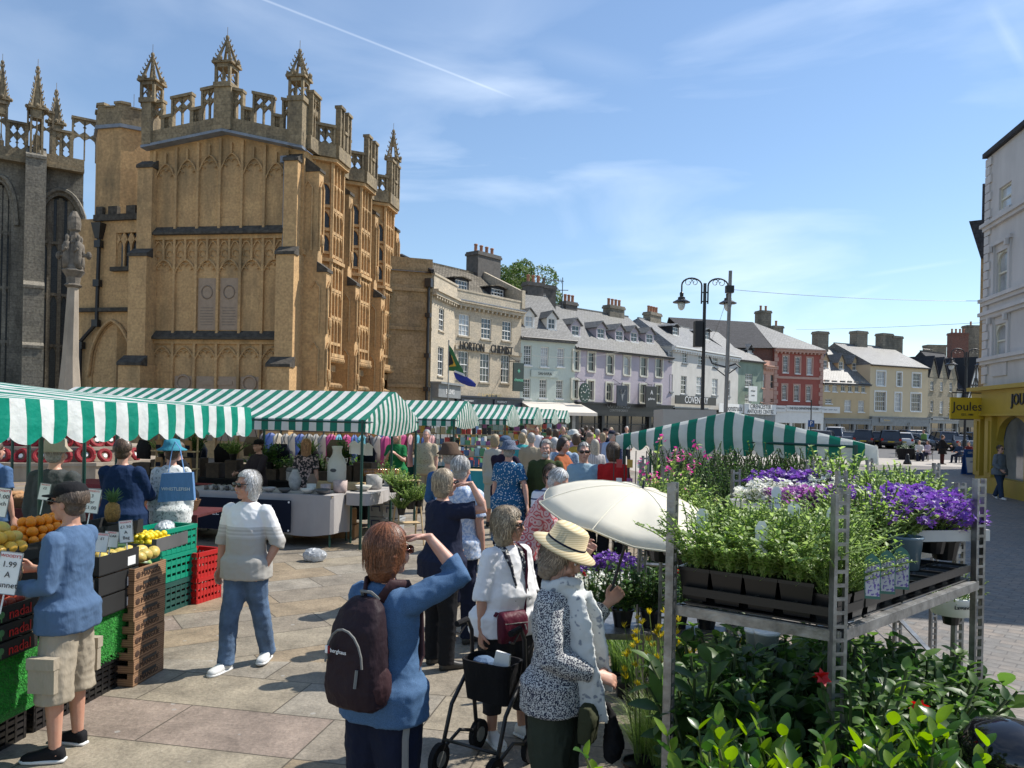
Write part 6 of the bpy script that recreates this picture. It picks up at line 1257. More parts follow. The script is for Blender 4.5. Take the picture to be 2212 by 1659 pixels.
t=worn(W4,'scarf','black and cream patterned scarf on the woman in the white top','scarf');b=MB();b.M=W4['MM'];
for sg in(1,-1):b.tube([(0,-.07,1.475),(sg*.07,-.03,1.48),(sg*.075,.06,1.44),(sg*.06,.13,1.33),(sg*.045,.165,1.2),(sg*.06,.18,1.08)],[(.03,.014),(.032,.014),(.032,.014),(.014,.03),(.012,.028),(.01,.032)],10)
q=b.build('scarf_cloth',scf,t,uv=False);freeze(q,.009,.005,30,1)
q0=GR(1040,1600);t=empty('rollator',(q0.x+.09,q0.y-.32,0),R(-30),'folding black rollator with a fabric basket held by the woman in the white top','walker');b=MB()
for sg in(-1,1):
 b.tube([(sg*.2,.12,.06),(sg*.2,.05,.45),(sg*.2,.02,.82),(sg*.2,-.03,.9),(sg*.2,-.14,.89)],.014,8);b.tube([(sg*.2,-.32,.08),(sg*.2,-.2,.4),(sg*.2,.04,.62)],.014,8);b.tube([(sg*.2,.12,.12),(sg*.2,-.1,.2),(sg*.2,-.3,.14)],.012,6)
b.tube([(-.2,.04,.55),(.2,.04,.55)],.01,6);b.tube([(-.2,-.28,.2),(.2,-.28,.2)],.01,6);b.build('frame',iron,t,uv=False,smooth=True)
for sg in(-1,1):
 b=MB();b.tube([(sg*.2,-.04,.905),(sg*.2,-.16,.90)],.02,8);b.build('handle',black,t,uv=False);b=MB();b.tube([(sg*.2,-.05,.88),(sg*.2,-.12,.83),(sg*.2,-.17,.85)],.007,5);b.build('brake_lever',iron,t,uv=False)
 for yy in(.13,-.33):
  b=MB();b.rings([((sg*.2-.018,yy,.095),.095,.095,(0,1,0),(0,0,1)),((sg*.2+.018,yy,.095),.095,.095,(0,1,0),(0,0,1))],18);w_=b.build('wheel',black,t,uv=False);b=MB();b.rings([((sg*.2-.022,yy,.095),.05,.05,(0,1,0),(0,0,1)),((sg*.2+.022,yy,.095),.05,.05,(0,1,0),(0,0,1))],12);b.build('hub',greystrap,w_,uv=False)
b=MB();b.rings([((0,-.03,.42),.16,.09,(1,0,0),(0,1,0),5),((0,-.04,.68),.185,.12,(1,0,0),(0,1,0),5),((0,-.04,.68),.17,.105,(1,0,0),(0,1,0),5),((0,-.03,.48),.15,.08,(1,0,0),(0,1,0),5)],20,False);b.build('basket',black,t,uv=False)
b=MB();b.ell((-.06,-.04,.64),(.09,.07,.05),8,6,mi=0);b.prism([(.02,-.08,.62),(.14,-.08,.60),(.15,-.08,.74),(.05,-.08,.75)],(0,.02,0),1);b.build('contents',[jean,lett_w],t,uv=False)
wsc=spk('white gauze scarf',(.62,.64,.63),(.25,.28,.33),26,.66);t=worn(W5,'scarf','pale grey gauze scarf with tiny flowers on the woman in the straw hat','scarf');b=MB();b.M=W5['MM']
b.tube([(.09*cos(a),.02+.085*sin(a),1.475+.02*sin(a*2))for a in[2*pi*i/14 for i in range(15)]],.036,10);b.tube([(.08*cos(a),.05+.08*sin(a),1.43+.02*cos(a*2))for a in[2*pi*i/14 for i in range(15)]],.03,10)
b.tube([(.07,.12,1.43),(.11,.16,1.3),(.12,.19,1.1),(.10,.23,.95),(.09,.24,.78)],[(.03,.05),(.02,.065),(.018,.075),(.016,.08),(.012,.085)],12);b.tube([(-.05,.13,1.42),(-.04,.19,1.3),(-.03,.22,1.1),(-.03,.25,.9)],[(.03,.045),(.02,.06),(.018,.07),(.012,.075)],12)
q=b.build('scarf_cloth',wsc,t,uv=False);freeze(q,.010,.010,26,1)
t=worn(W5,'shoulder_bag','small olive bag at the hip of the woman in the straw hat','bag');b=MB();b.M=W5['MM'];b.rings([((.12,.22,.68),.07,.04,(1,0,0),(0,1,0),4),((.12,.23,.82),.08,.05,(1,0,0),(0,1,0),4),((.12,.22,.88),.07,.03,(1,0,0),(0,1,0),4)],14);q=b.build('pouch',cloth('olive nylon',(.05,.055,.03)),t,uv=False);freeze(q,.011,.006,25,1)
t=worn(W5,'shoulder_bag','limp black fabric bag hanging in front of the woman in the straw hat','bag');b=MB();b.M=W5['MM'];b.rings([((-.02,.32,.55),.07,.04),((-.02,.33,.62),.09,.055),((-.02,.31,.75),.05,.04),((-.02,.28,.86),.015,.015)],12);q=b.build('pouch',black,t,uv=False);freeze(q,.011,.012,22,1)
apx=Q(1388,1056,4.6);hnd=Q(1313,1300,4.38);t=empty('parasol',apx,0,'open cream parasol with rope trim held by the woman in the straw hat','umbrella');ax=V((.2,-.12,1)).normalized();X_=ax.orthogonal().normalized();Y_=ax.cross(X_)
b=MB();n=8;sub=6;vs=[];rows=7;RR=.61
for j in range(rows+1):
 r_=RR*j/rows
 for i in range(n*sub):
  a=2*pi*i/(n*sub)+.25;f=abs(((i/sub)%1)-.5)*2;rr=r_*(.91+.09*f);dp=.185*(r_/RR)**2.2-(1-f)*(-.035)*(r_/RR);vs.append(X_*rr*cos(a)+Y_*rr*sin(a)-ax*(dp))
N=n*sub;b.add(vs,[(j*N+i,j*N+(i+1)%N,(j+1)*N+(i+1)%N,(j+1)*N+i)for j in range(rows)for i in range(N)]);q=b.build('canopy',mat('cream parasol cloth',(.76,.73,.64),rough=.8,var=.05,trans=.3),t,uv=False,smooth=True);sd_=q.modifiers.new('s','SOLIDIFY');sd_.thickness=.004;DEFER.append((q,'mesh',0,0))
b=MB();rim=vs[-N:];b.tube(list(rim)+[rim[0]],.006,5,cap=False);b.build('rope_trim',mat('cream rope',(.7,.65,.5)),t,uv=False,smooth=True)
for i in range(n):a=2*pi*(i*sub)/(N)+.25;b=MB();b.tube([vs[k*N+i*sub]-ax*.012 for k in range(0,rows+1)],.004,4);b.build('rib',iron,t,uv=False);b=MB();b.tube([vs[k*N+i*sub]+ax*.004 for k in range(0,rows+1)],.0035,4);b.build('seam',MATS['cream rope'],t,uv=False)
b=MB();hk=Q(1290,1390,4.36)-apx;hv=hnd-apx;b.tube([ax*.05,V((0,0,0)),hv,hk],[.006,.009,.009,.011],8);dv=(hk-hv).normalized();sdv=dv.cross(V((0,1,0))).normalized();sdv=-sdv if sdv.x>0 else sdv;b.tube([hk+dv*.045*sin(a)+sdv*.03*(1-cos(a))for a in[pi*i/8 for i in range(9)]],.012,8);b.build('shaft',iron,t,uv=False,smooth=True)
q0=GR(1064,1118);t=empty('shopping_trolley',q0,R(10),'green two wheeled shopping trolley beside the leopard print dress','shopping trolley');b=MB();b.rings([((0,0,.2),.15,.13,(1,0,0),(0,1,0),4),((0,0,.65),.19,.15,(1,0,0),(0,1,0),4),((.03,0,.86),.14,.06,(1,0,0),(0,1,0),4)],16);q=b.build('bag',cloth('sage green canvas',(.07,.17,.08)),t,uv=False);freeze(q,.014,.008,14,2)
b=MB();b.tube([(-.12,.1,.1),(-.1,.14,.95),(0,.16,1.08),(.1,.14,.95),(.12,.1,.1)],.01,6);b.build('frame',iron,t,uv=False)
for sg in(-1,1):b=MB();b.rings([((sg*.16-.015,.08,.09),.09,.09,(0,1,0),(0,0,1)),((sg*.16+.015,.08,.09),.09,.09,(0,1,0),(0,0,1))],16);b.build('wheel',black,t,uv=False)
x_,y_,z_=pxm(381,1020,9.1);t=empty('tote_bag',(x_,y_,z_),R(5),'blue cloth tote bag on the shoulder of the woman in the turquoise hat','bag');tm=cloth('blue tote cloth',(.12,.24,.45));b=MB();b.prism([(-.21,0,-.36),(.21,0,-.33),(.18,0,.0),(-.17,0,-.02)],(0,.07,0));b.tube([(-.1,.03,0),(-.07,.05,.28),(-.04,.06,.36),(.02,.05,.28),(.08,.03,0)],[(.004,.014)]*5,6);q=b.build('bag',tm,t,uv=False);text('WHISTLEFISH',t,(0,-.012,-.2),.055,lett_w,ext=.001)
b=MB()
# striped market canopies
def canvas(name,c,tr=.25):
 return mat(name,c,rough=.6,var=.2,scale=1.6,bump=1.8,bscale=5,trans=tr,spec=.35,detail=8)
CV=[canvas('white canvas',(.66,.66,.63),.22),canvas('green canvas',(.012,.17,.115),.18)]
CV_lit=[canvas('sunlit white canvas',(.72,.73,.72),.3),canvas('sunlit green canvas',(.0,.24,.165),.3)]  # near canopy: its sunlit, overexposed look is put into these canvas colours
dkgreen=mat('dark green painted pole',(.012,.06,.045),rough=.4)
def strips(b,a0,a1,b0,b1,n,sub=5,sag=.03,wob=.012):
 a0,a1,b0,b1=V(a0),V(a1),V(b0),V(b1)
 for i in range(n):
  vs=[]
  for j in range(sub+1):
   v=j/sub
   for t in(i/n,(i+.5)/n,(i+1)/n):
    p=a0.lerp(a1,t).lerp(b0.lerp(b1,t),v);p.z+=-sag*sin(pi*v)*(1)+(0 if j in(0,sub)else wob*noise.noise(V((t*9,v*3,a0.x))));vs.append(p)
  b.add(vs,[(3*j+k,3*j+k+1,3*j+k+4,3*j+k+3)for j in range(sub)for k in range(2)],i%2)
def valance(b,p0,p1,drop,n,sc=0.0,out=.01,per=2,sub=6,d2=None):
 p0,p1=V(p0),V(p1);dv=(p1-p0).normalized();nn=V((dv.y,-dv.x,0))
 for i in range(n):
  vs=[]
  for k in range(sub+1):
   t=(i+k/sub)/n;p=p0.lerp(p1,t);D=drop+(d2-drop)*t if d2 else drop;d=D+sc*(abs(sin(pi*(i+k/sub)/per))-.5);w=nn*(.012*sin(t*n*1.7)+.006*sin(t*n*5.1))
   vs+=[p+nn*out*.3,p+nn*(out)+w*.5-V((0,0,D*.5)),p+w+nn*out-V((0,0,d))]
  b.add(vs,[(3*k+r,3*k+3+r,3*k+4+r,3*k+1+r)for k in range(sub)for r in range(2)],i%2)
def gable_face(b,p0,p1,zb,zs,za,n,sc=0,bulge=.06,per=2,catn=0,bow=0):
 p0,p1=V((p0[0],p0[1],0)),V((p1[0],p1[1],0));dv=(p1-p0).normalized();nn=V((dv.y,-dv.x,0));sub=6;rows=5
 for i in range(n):
  vs=[]
  for k in range(sub+1):
   t=(i+k/sub)/n;p=p0.lerp(p1,t);zt=zs+(za-zs)*(1-abs(2*t-1))-bow*sin(2*pi*min(t,1-t));z0=zb-catn*sin(pi*t)+(-sc*(abs(sin(pi*(i+k/sub)/per))-.5)if sc else 0)
   for r in range(rows+1):
    v=r/rows;q=p+nn*(bulge*sin(pi*v)*sin(pi*t)+.012*noise.noise(V((t*14,v*3,p0.x))));q.z=z0+(zt-z0)*v;vs.append(q)
  m_=rows+1;b.add(vs,[(k*m_+r,(k+1)*m_+r,(k+1)*m_+r+1,k*m_+r+1)for k in range(sub)for r in range(rows)],i%2)
dvec=V((.17,.985,0)).normalized();uvec=V((dvec.y,-dvec.x,0))
def market_stall(label,FR,Ls,n,nend,depth=3.0,ze=2.13,zr=2.64,tab=True):
 FR=V((FR[0],FR[1],0));t=empty('market_stall',FR,0,label,'market stall','green and white striped market stalls in the row')
 o=V((0,0,0));FRl=o;BR=dvec*depth;FL=-uvec*Ls;BL=FL+BR;m0=dvec*depth/2;Z=lambda p,z:(p.x,p.y,z)
 b=MB();strips(b,Z(FL,ze),Z(o,ze),Z(FL+m0,zr),Z(m0,zr),n);strips(b,Z(BL,ze),Z(BR,ze),Z(FL+m0,zr),Z(m0,zr),n);valance(b,Z(FL,ze),Z(o,ze),.2,n)
 gable_face(b,o,BR,ze-.2,ze-.02,zr,nend,bulge=.05,catn=.10,bow=-.04);gable_face(b,BL,FL,ze-.2,ze-.02,zr,nend,bulge=.05,catn=.1);b.build('canopy',CV,t,uv=False,smooth=True)
 for p in(o,BR,FL,BL,FL*.5,BR+FL*.5,BR*.5):c=MB();q=p*1.0+(FL*.008 if p!=FL else FL*-.0);c.tube([Z(q,0),Z(q,ze)],.024,8);c.build('pole',dkgreen,t,uv=False)
 for p,q in((o,BR),(FL,BL),(FL,o),(BL,BR),(m0,FL+m0)):c=MB();zz_=ze-.04 if p!=m0 else zr-.03;c.tube([Z(p,zz_),Z(q,zz_)],.018,6);c.build('rail',dkgreen,t,uv=False)
 return t
def Xat(xv,Y,yv=900):return Q(xv,yv,Y).x
fA=GR(784,1188);stalls=[('large striped stall over the pottery tables, nearest in the row',(fA.x,fA.y),6.6,54,28)]
for lab,xv,Y,L_ in(('second striped stall in the row, over the books',984,20.6,5.0),('third striped stall in the row, over teal tables',1094,26.5,4.6),('fourth striped stall in the row, beside wooden name signs',1153,32,4.3),('fifth striped stall in the row, near the beige awning',1192,39,4.2),('sixth and farthest striped stall in the row',1221,45,4.0)):stalls.append((lab,(Xat(xv,Y),Y),L_,38,26))
for s_ in stalls:market_stall(*s_)
vn,vf=V((-3.52,3.2,0)),V((Q(540,882,7.75).x,7.75,0));zt0=Q(0,856,4.9).z;zt1_=Q(539,880,7.75).z
t=empty('fruit_stall',(vf.x,vf.y,0),0,'bright green and white striped scalloped canopy over the fruit display, near left','market stall');o=vf
def lc(p):return V(p)-V((vf.x,vf.y,0))
rn,rf_=V((-5.4,3.3,2.50)),V((-4.75,6.9,2.47));b=MB()
A0,A1=V((vn.x,vn.y,zt0)),V((vf.x,vf.y,zt1_));n_=38
strips(b,lc(A0),lc(A1),lc(rn),lc(rf_),n_,sag=.02,wob=.03);valance(b,lc(A0),lc(A1),.28,n_,.055,.02,2,8,d2=.265)
bk=V((vf.x-3.6,vf.y+.4,zt1_));strips(b,lc(A1),lc(bk),lc(rf_),lc(rf_+V((-.1,0,0))),26,sag=.02);valance(b,lc(A1),lc(bk),.26,26,.055,.0)
strips(b,lc((vn.x-3.9,vn.y+.3,zt0)),lc(bk),lc(rn),lc(rf_),n_,sag=.02);b.build('canopy',CV_lit,t,uv=False,smooth=True)
for(x_,Y)in((88,7.0),(62,8.6),(182,8.9),(252,9.3)):p=Q(x_,990,Y);c=MB();c.tube([lc((p.x,Y,0)),lc((p.x,Y,2.3))],.021,8);c.build('pole',dkgreen,t,uv=False)
for a_,c_ in(((Q(62,990,8.6).x,8.6,2.25),(Q(252,990,9.3).x,9.3,2.25)),):c=MB();c.tube([lc(a_),lc(c_)],.018,6);c.build('rail',dkgreen,t,uv=False)
FL_,FR_=V(Q(1331,930,11.2)),V(Q(1896,950,8.6));bd=V((.33,.944,0));AP=V(Q(1601,889,9.75));FLg,FRg=V((FL_.x,FL_.y,0)),V((FR_.x,FR_.y,0))
t=empty('plant_stall',FLg,0,'wide green and white striped scalloped canopy over the plant stall on the right','market stall');lz=lambda p:V(p)-FLg
b=MB();zs0,zs1=FL_.z,FR_.z;zb_=1.84
gable_face(b,FLg-FLg,FRg-FLg,zb_,1.99,AP.z,27,sc=.09,bulge=.05,bow=.0)
m0=(FLg+FRg)/2-FLg;m0.z=AP.z;bk=bd*3.2;a_=V((0,0,1.99));c_=FRg-FLg+a_
strips(b,a_,a_+bk,m0,m0+bk,26,sag=.03);strips(b,c_,c_+bk,m0,m0+bk,26,sag=.03);valance(b,a_+bk,a_,.2,26,.07);valance(b,c_,c_+bk,.2,26,.07)
b.build('canopy',CV,t,uv=False,smooth=True)
for p in(V((.12,-.05,0)),FRg-FLg+V((-.2,.1,0)),bk,bk+FRg-FLg,(FRg-FLg)*.52+bd*.2):c=MB();c.tube([p,p+V((0,0,2.0))],.024,8);c.build('pole',dkgreen,t,uv=False)
for p,q in((V((.1,0,1.98)),FRg-FLg+V((-.2,.1,1.98))),(bk+V((0,0,1.98)),bk+FRg-FLg+V((0,0,1.98)))):c=MB();c.tube([p,q],.018,6);c.build('rail',dkgreen,t,uv=False)
# crates, cartons, fruit
greenp=mat('green plastic',(.0,.25,.15),rough=.35,var=.08,spec=.5);redp_=mat('red plastic',(.45,.012,.012),rough=.35,var=.08);dgp=mat('dark green plastic',(.01,.07,.06),rough=.35);blackp=mat('black plastic',(.008,.008,.009),rough=.35,spec=.5)
def plastic_crate(label,loc,rz,w,d,h,m_,grp=None,slats=5):
 t=empty('plastic_crate',loc,rz,label,'crate',grp);b=MB();e=.012;b.box(-w/2+.02,w/2-.02,-d/2+.02,d/2-.02,0,e)
 for(x0,x1,y0,y1)in((-w/2,w/2,-d/2,-d/2+e),(-w/2,w/2,d/2-e,d/2),(-w/2,-w/2+e,-d/2+e,d/2-e),(w/2-e,w/2,-d/2+e,d/2-e)):
  for k in range(slats):z=h*.86*k/slats;b.box(x0,x1,y0,y1,z,z+h*.86/slats*.62)
  hor=(x1-x0)>(y1-y0);nn=7
  for k in range(nn+1):
   f=k/nn
   if hor:xx=x0+(x1-x0)*f;b.box(max(x0,xx-.01),min(x1,xx+.01),y0-.002,y1+.002,0,h*.86)
   else:yy=y0+(y1-y0)*f;b.box(x0-.002,x1+.002,max(y0,yy-.01),min(y1,yy+.01),0,h*.86)
  b.box(x0-(.012 if not hor else 0),x1+(.012 if not hor else 0),y0-(.012 if hor else 0),y1+(.012 if hor else 0),h*.84,h)
 b.build('crate_body',m_,t,uv=False);return t
cardb=mat('brown cardboard',(.33,.19,.09),rough=.85,var=.2,scale=5);blackc=mat('black printed card',(.02,.02,.02),rough=.6);mangoc=bands('mango print card',[(0,(.30,.17,.09)),(.62,(.10,.045,.02)),(.8,(.27,.15,.08))],axis=2,rep=.017)
woodl=mat('pale box wood',(.55,.40,.22),rough=.8,var=.3,scale=12)
def carton(label,loc,rz,w,d,h,m_,grp=None,inner=None,handle=True):
 t=empty('carton',loc,rz,label,'box',grp);b=MB();e=.008
 b.box(-w/2,w/2,-d/2,d/2,0,e);lip=h*.6
 b.box(-w/2,w/2,-d/2,-d/2+e,0,lip);b.box(-w/2,w/2,d/2-e,d/2,0,lip);b.box(-w/2,-w/2+e,-d/2+e,d/2-e,0,h);b.box(w/2-e,w/2,-d/2+e,d/2-e,0,h)
 for sx in(-1,1):
  for sy in(-1,1):b.box(sx*w/2-(.05 if sx>0 else 0),sx*w/2+(.05 if sx<0 else 0),sy*(d/2)-.001-(e if sy>0 else 0),sy*(d/2)+.001+(e if sy<0 else 0),lip,h)
 b.build('carton_body',m_,t,uv=False);return t
FR0={}
def fruit(kind,loc,s=1.0):
 spec={'yellow melon':((.09,.075,.07),(.95,.66,.02),'yellow melons heaped on the fruit stall'),'orange':((.042,.042,.04),(.75,.22,.01),'oranges heaped on the fruit stall'),'grapefruit':((.055,.055,.05),(.75,.42,.06),'grapefruits heaped on the fruit stall'),
 'lemon':((.036,.03,.03),(.8,.6,.02),'lemons in a shallow box'),'watermelon':((.085,.078,.078),(.16,.24,.05),'small striped watermelons'),'mango':((.07,.055,.05),(.70,.42,.12),'mangoes and netted melons above the mango boxes'),'peach':((.038,.038,.036),(.55,.16,.08),'peaches in the wooden box')}[kind]
 if kind not in FR0:
  b=MB();r=spec[0];b.ell((0,0,0),r,14,10)
  if kind in('lemon','yellow melon'):b.ell((r[0]*.95,0,0),(r[0]*.2,r[0]*.15,r[0]*.15),6,5)
  else:b.ell((0,0,r[2]*.97),(.006,.006,.005),5,4)
  if kind=='watermelon':m_=bands('watermelon stripes',[(0,(.30,.38,.12)),(.4,(.05,.12,.03)),(.8,(.2,.3,.08))],axis=1,rep=.035,rough=.4)
  else:m_=mat(kind+' skin',spec[1],rough=.4,var=.2,scale=14,bump=.2,bscale=60,col2=(.30,.02,.03)if kind=='peach' else((.42,.40,.09)if kind=='mango' else None),randobj=.12,spec=.4)
  o_=b.build(kind.replace(' ','_'),m_,smooth=True,uv=False);tag(o_,'round '+kind+' among the '+spec[2],kind,spec[2]);FR0[kind]=o_
 else:o_=FR0[kind].copy();COL.objects.link(o_)
 o_.location=loc;o_.rotation_euler=(random.uniform(-.4,.4),random.uniform(-.4,.4),random.uniform(0,6));o_.scale=(s*random.uniform(.9,1.1),)*3;return o_
random.seed(21)
def pile(kind,c,rz,nx,ny,layers,step,slope=0):
 c=V(c);X_=V((cos(rz),sin(rz),0));Y_=V((-sin(rz),cos(rz),0))
 for l in range(layers):
  for i in range(nx-l):
   for j in range(ny-l):
    p=c+X_*((i-(nx-1-l)/2)*step)+Y_*((j-(ny-1-l)/2)*step);p.z+=l*step*.72+slope*(i-(nx-1)/2)*step;p+=V((random.uniform(-1,1),random.uniform(-1,1),random.uniform(-.3,.5)))*step*.10;fruit(kind,p)
RZF=atan2(.985,.12)
def FP(x,y,Y):return Q(x,y,Y)
p0=V((-3.42,4.0,0));t=empty('display_table',p0,RZF-pi/2,'fruit display table skirted with bright green artificial grass','table')
b=MB();b.box(-1.5,.03,0,2.45,.58,.62);b.build('tabletop',woodl,t)
for x_,y_ in((-1.4,.1),(-1.4,2.3),(-.1,.1),(-.1,2.3)):b=MB();b.tube([(x_,y_,0),(x_,y_,.58)],.025,6);b.build('leg',iron,t)
gm=mat('artificial grass',(.02,.26,.03),rough=.7,var=.5,scale=60,bump=1.0,bscale=160)
b=MB();nx_=90;nz_=14;vs=[];random.seed(4)
for j in range(nz_+1):
 for i in range(nx_+1):y_=2.5*i/nx_;vs.append((.05+.02*sin(y_*5+1)*(j/nz_)+.012*noise.noise(V((y_*9,j*.5,0))),y_,.64-(.40+.05*sin(y_*2.1))*j/nz_))
b.add(vs,[(j*(nx_+1)+i,(j+1)*(nx_+1)+i,(j+1)*(nx_+1)+i+1,j*(nx_+1)+i+1)for j in range(nz_)for i in range(nx_)],0)
for k in range(14000):
 y_,z_=random.uniform(0,2.5),random.uniform(.25,.66);p=V((.05+.02*sin(y_*5+1)*(.64-z_)/.4,y_,z_));d=V((random.uniform(.4,1),random.uniform(-.5,.5),random.uniform(-.9,.2))).normalized()*.016;s_=V((0,.002,.0015));b.add([p-s_,p+s_,p+d],[(0,1,2)],random.choice((0,1)))
for k in range(2500):
 y_,x_=random.uniform(1.0,2.5),random.uniform(-.4,.05);p=V((x_,y_,.635));d=V((random.uniform(-.5,.5),random.uniform(-.5,.5),1)).normalized()*.016;s_=V((.0025,0,0));b.add([p-s_,p+s_,p+d],[(0,1,2)],random.choice((0,1)))
b.box(-.5,.05,0,2.5,.622,.634,0);b.build('grass_cloth',[gm,mat('artificial grass light',(.05,.42,.05),rough=.6,var=.3,scale=40,trans=.2)],t,uv=False)
for i,y_ in enumerate((4.3,4.95,5.6,6.15)):xx=-3.46+.12*(y_-4);plastic_crate('black slatted crate under the grass skirt, number %s from the near end'%('one','two','three','four')[i]if False else('nearest','second','third','farthest')[i]+' black slatted crate under the grass skirt',(xx-.14,y_,0),RZF-pi/2,.4,.58,.26,blackp,'black slatted crates under the fruit table')
emb_g=mat('printed tree green',(.08,.22,.08));redl=mat('red lettering',(.6,.02,.02),rough=.5,var=.1)
for k in range(3):
 c=V((-3.48+.12*.9,4.9,.64+k*.115));tt=carton(('bottom','middle','top')[k]+' black tray with red lettering in the stack of peach trays',c,RZF-pi/2,.38,.56,.105,blackc,'black trays stacked on the fruit table')
 text('nadal',tt,(.193,.12,.045),.095,redl,rz=pi/2,ext=.001,align='CENTER')
 for q in range(4):b=MB();b.ell((.193,-.22+q*.06,.055),(.003,.027,.024),8,6);b.box(.191,.195,-.223+q*.06,-.217+q*.06,.01,.04);b.build('tree_emblem',emb_g,tt,uv=False)
 b=MB();
 for sx in(-1,1):
  for sy in(-1,1):b.prism([(sx*.185,sy*.275,0),(sx*.185,sy*.235,0),(sx*.15,sy*.275,0)],(0,0,.125))
 b.build('corner_posts',woodl,tt,uv=False)
pile('peach',(-3.38,4.9,.965),RZF,6,4,2,.078)
for k,(y_,z_)in enumerate(((5.55,.64),(5.55,.80),(6.1,.64),(6.1,.80),(6.1,.96))):
 tt=carton(('lower near','upper near','lower far','middle far','upper far')[k]+' black fruit carton on the grass covered table',(-3.40+.12*(y_-4.9),y_,z_),RZF-pi/2,.36,.5,.15,blackc,'black fruit cartons on the grass table')
 b=MB();b.box(.181,.184,.1,.2,.02,.09);b.build('label',lett_w,tt)
pile('orange',(-3.30,6.1,.69),RZF,5,3,1,.085);pile('orange',(-3.30,6.1,.85),RZF,5,3,1,.085)
ml=mat('mango print dark',(.05,.025,.015))
for k in range(9):
 p=GR(326,1462);tt=carton('mango carton '+('at the bottom','second from the bottom','third from the bottom','fourth from the bottom','in the middle','fourth from the top','third from the top','second from the top','at the top')[k]+' of the tall stack',(p.x-.17,p.y-.02,k*.106),RZF-pi/2+random.uniform(-.03,.03),.34,.44,.104,mangoc,'mango cartons in a tall stack')
 text('MANGUE' if k%2 else 'MANGO',tt,(.174,.0,.045),.062,ml,rz=pi/2,ext=.001,sx=1.1);b=MB();b.box(.171,.1745,-.1,.1,.067,.09);b.build('hand_slot',blackc,tt,uv=False);b=MB();b.ell((.172,-.17,.045),(.003,.03,.027),8,6);b.build('mango_emblem',ml,tt,uv=False)
pile('mango',(-3.22,6.5,1.0),RZF,4,3,1,.12)
for x_,y_,Y in((232,1212,6.9),(256,1194,7.0),(290,1208,6.85),(262,1216,6.75),(226,1194,7.1),(304,1224,6.8),(276,1226,6.7),(244,1228,6.75)):fruit('watermelon',FP(x_,y_,Y),1.15)
tt=empty('display_riser',(-4.15,5.6,0),RZF-pi/2,'black stepped riser carrying the upper row of fruit boxes','display stand');b=MB();b.box(-.35,.28,-1.4,1.75,.62,1.02);b.build('riser_body',blackc,tt)
for k,(y_,lab)in enumerate(((4.35,'first'),(4.9,'second'),(5.5,'third'),(6.1,'fourth'),(6.7,'fifth'),(7.3,'sixth'))):carton(lab+' black fruit box along the upper riser, counted from the near end',(-4.12+.12*(y_-5),y_,1.03),RZF-pi/2,.42,.56,.13,blackc,'black fruit boxes on the upper riser')
pile('yellow melon',(-4.16,4.7,1.16),RZF,6,3,2,.155);pile('grapefruit',(-4.02,5.75,1.15),RZF,6,4,2,.11);pile('yellow melon',(-4.1,5.35,1.22),RZF,2,3,2,.15);pile('orange',(-3.98,6.55,1.15),RZF,7,4,3,.088);pile('mango',(-4.05,6.05,1.2),RZF,2,3,2,.12)
c=FP(322,1160,7.6);carton('long open box of lemons at the far end of the fruit stall',(c.x,c.y,c.z-.1),RZF-pi/2,.5,.55,.13,mat('grey card',(.10,.10,.10)),None);pile('lemon',(c.x-.03,c.y,c.z-.03),RZF,6,5,2,.066)
pn=FP(243,1105,7.3);t=empty('pineapple',(pn.x,pn.y,pn.z-.1),0,'whole pineapple with spiky leaves among the oranges','pineapple');b=MB();b.lathe([(.04,0),(.065,.04),(.07,.1),(.06,.16),(.03,.19)],n=12);b.build('fruit_body',mat('pineapple skin',(.30,.17,.05),var=.6,scale=50,bump=1,bscale=50),t,smooth=True,uv=False);b=MB()
for i in range(30):a=i*2.4;e_=.4+.9*(i/30);L_=.09+.07*(i/30);b.tube([(.015*cos(a),.015*sin(a),.18),(cos(a)*cos(e_)*L_*.6,sin(a)*cos(e_)*L_*.6,.18+sin(e_)*L_*.7),(cos(a)*cos(e_)*L_*1.1,sin(a)*cos(e_)*L_*1.1,.18+sin(e_)*L_)],[(.012,.003),(.01,.003),.001],4)
b.build('crown',mat('pineapple leaf',(.06,.14,.05),var=.3),t,uv=False)
def card(label,x,y,Y,w,h,lines,rz=.0,size=None,tilt=.12,hd="WOODY'S"):
 p=FP(x,y,Y);t=empty('price_card',p,rz,label,'sign');t.rotation_euler=(-.12,tilt,rz);b=MB();b.box(-w/2,w/2,0,.004,-h/2,h/2);b.build('card',lett_w,t);b=MB()
 for z_ in(-h/2+.0,h/2-.004):b.box(-w/2,w/2,-.002,.006,z_,z_+.004)
 b.box(-w/2,-w/2+.004,-.002,.006,-h/2,h/2);b.box(w/2-.004,w/2,-.002,.006,-h/2,h/2);b.build('frame',greyshop,t);text(hd,t,(0,-.003,h*.4),h*.1,redl,ext=.0008)
 for i,s_ in enumerate(lines):text(s_,t,(0,-.003,h*.2-i*h*.24),size or h*.2,lett_k,ext=.0008)
 b=MB();b.tube([(0,.006,-h/2),(0,.006,-h/2-.12)],.005,5);b.build('stick',lett_w,t);return t
card('white price card three for £1.00 standing among the oranges',198,1082,6.3,.125,.20,['3','for','£1.00'],.2);card('white price card £1.50 A Bag above the watermelons',272,1148,6.2,.105,.18,['£1.50','A','Bag'],.25,tilt=-.1)
card('white price card 1.99 A Punnet in front of the bagged peaches',17,1238,4.75,.135,.26,['1.99','A','Punnet'],.1,.05);card('white price card cut off by the left edge, £1.00 Each',2,1085,5.3,.10,.20,['£1.00','Each'],.1)
card('small white price card just behind the black cap',96,1062,6.4,.09,.14,['£2'],.1);card('tilted white price card behind the man in blue',220,1172,6.0,.09,.15,['£1'],.3);card('white price card with a red oval stamp',240,1165,6.25,.11,.13,['VICAR'],.3)
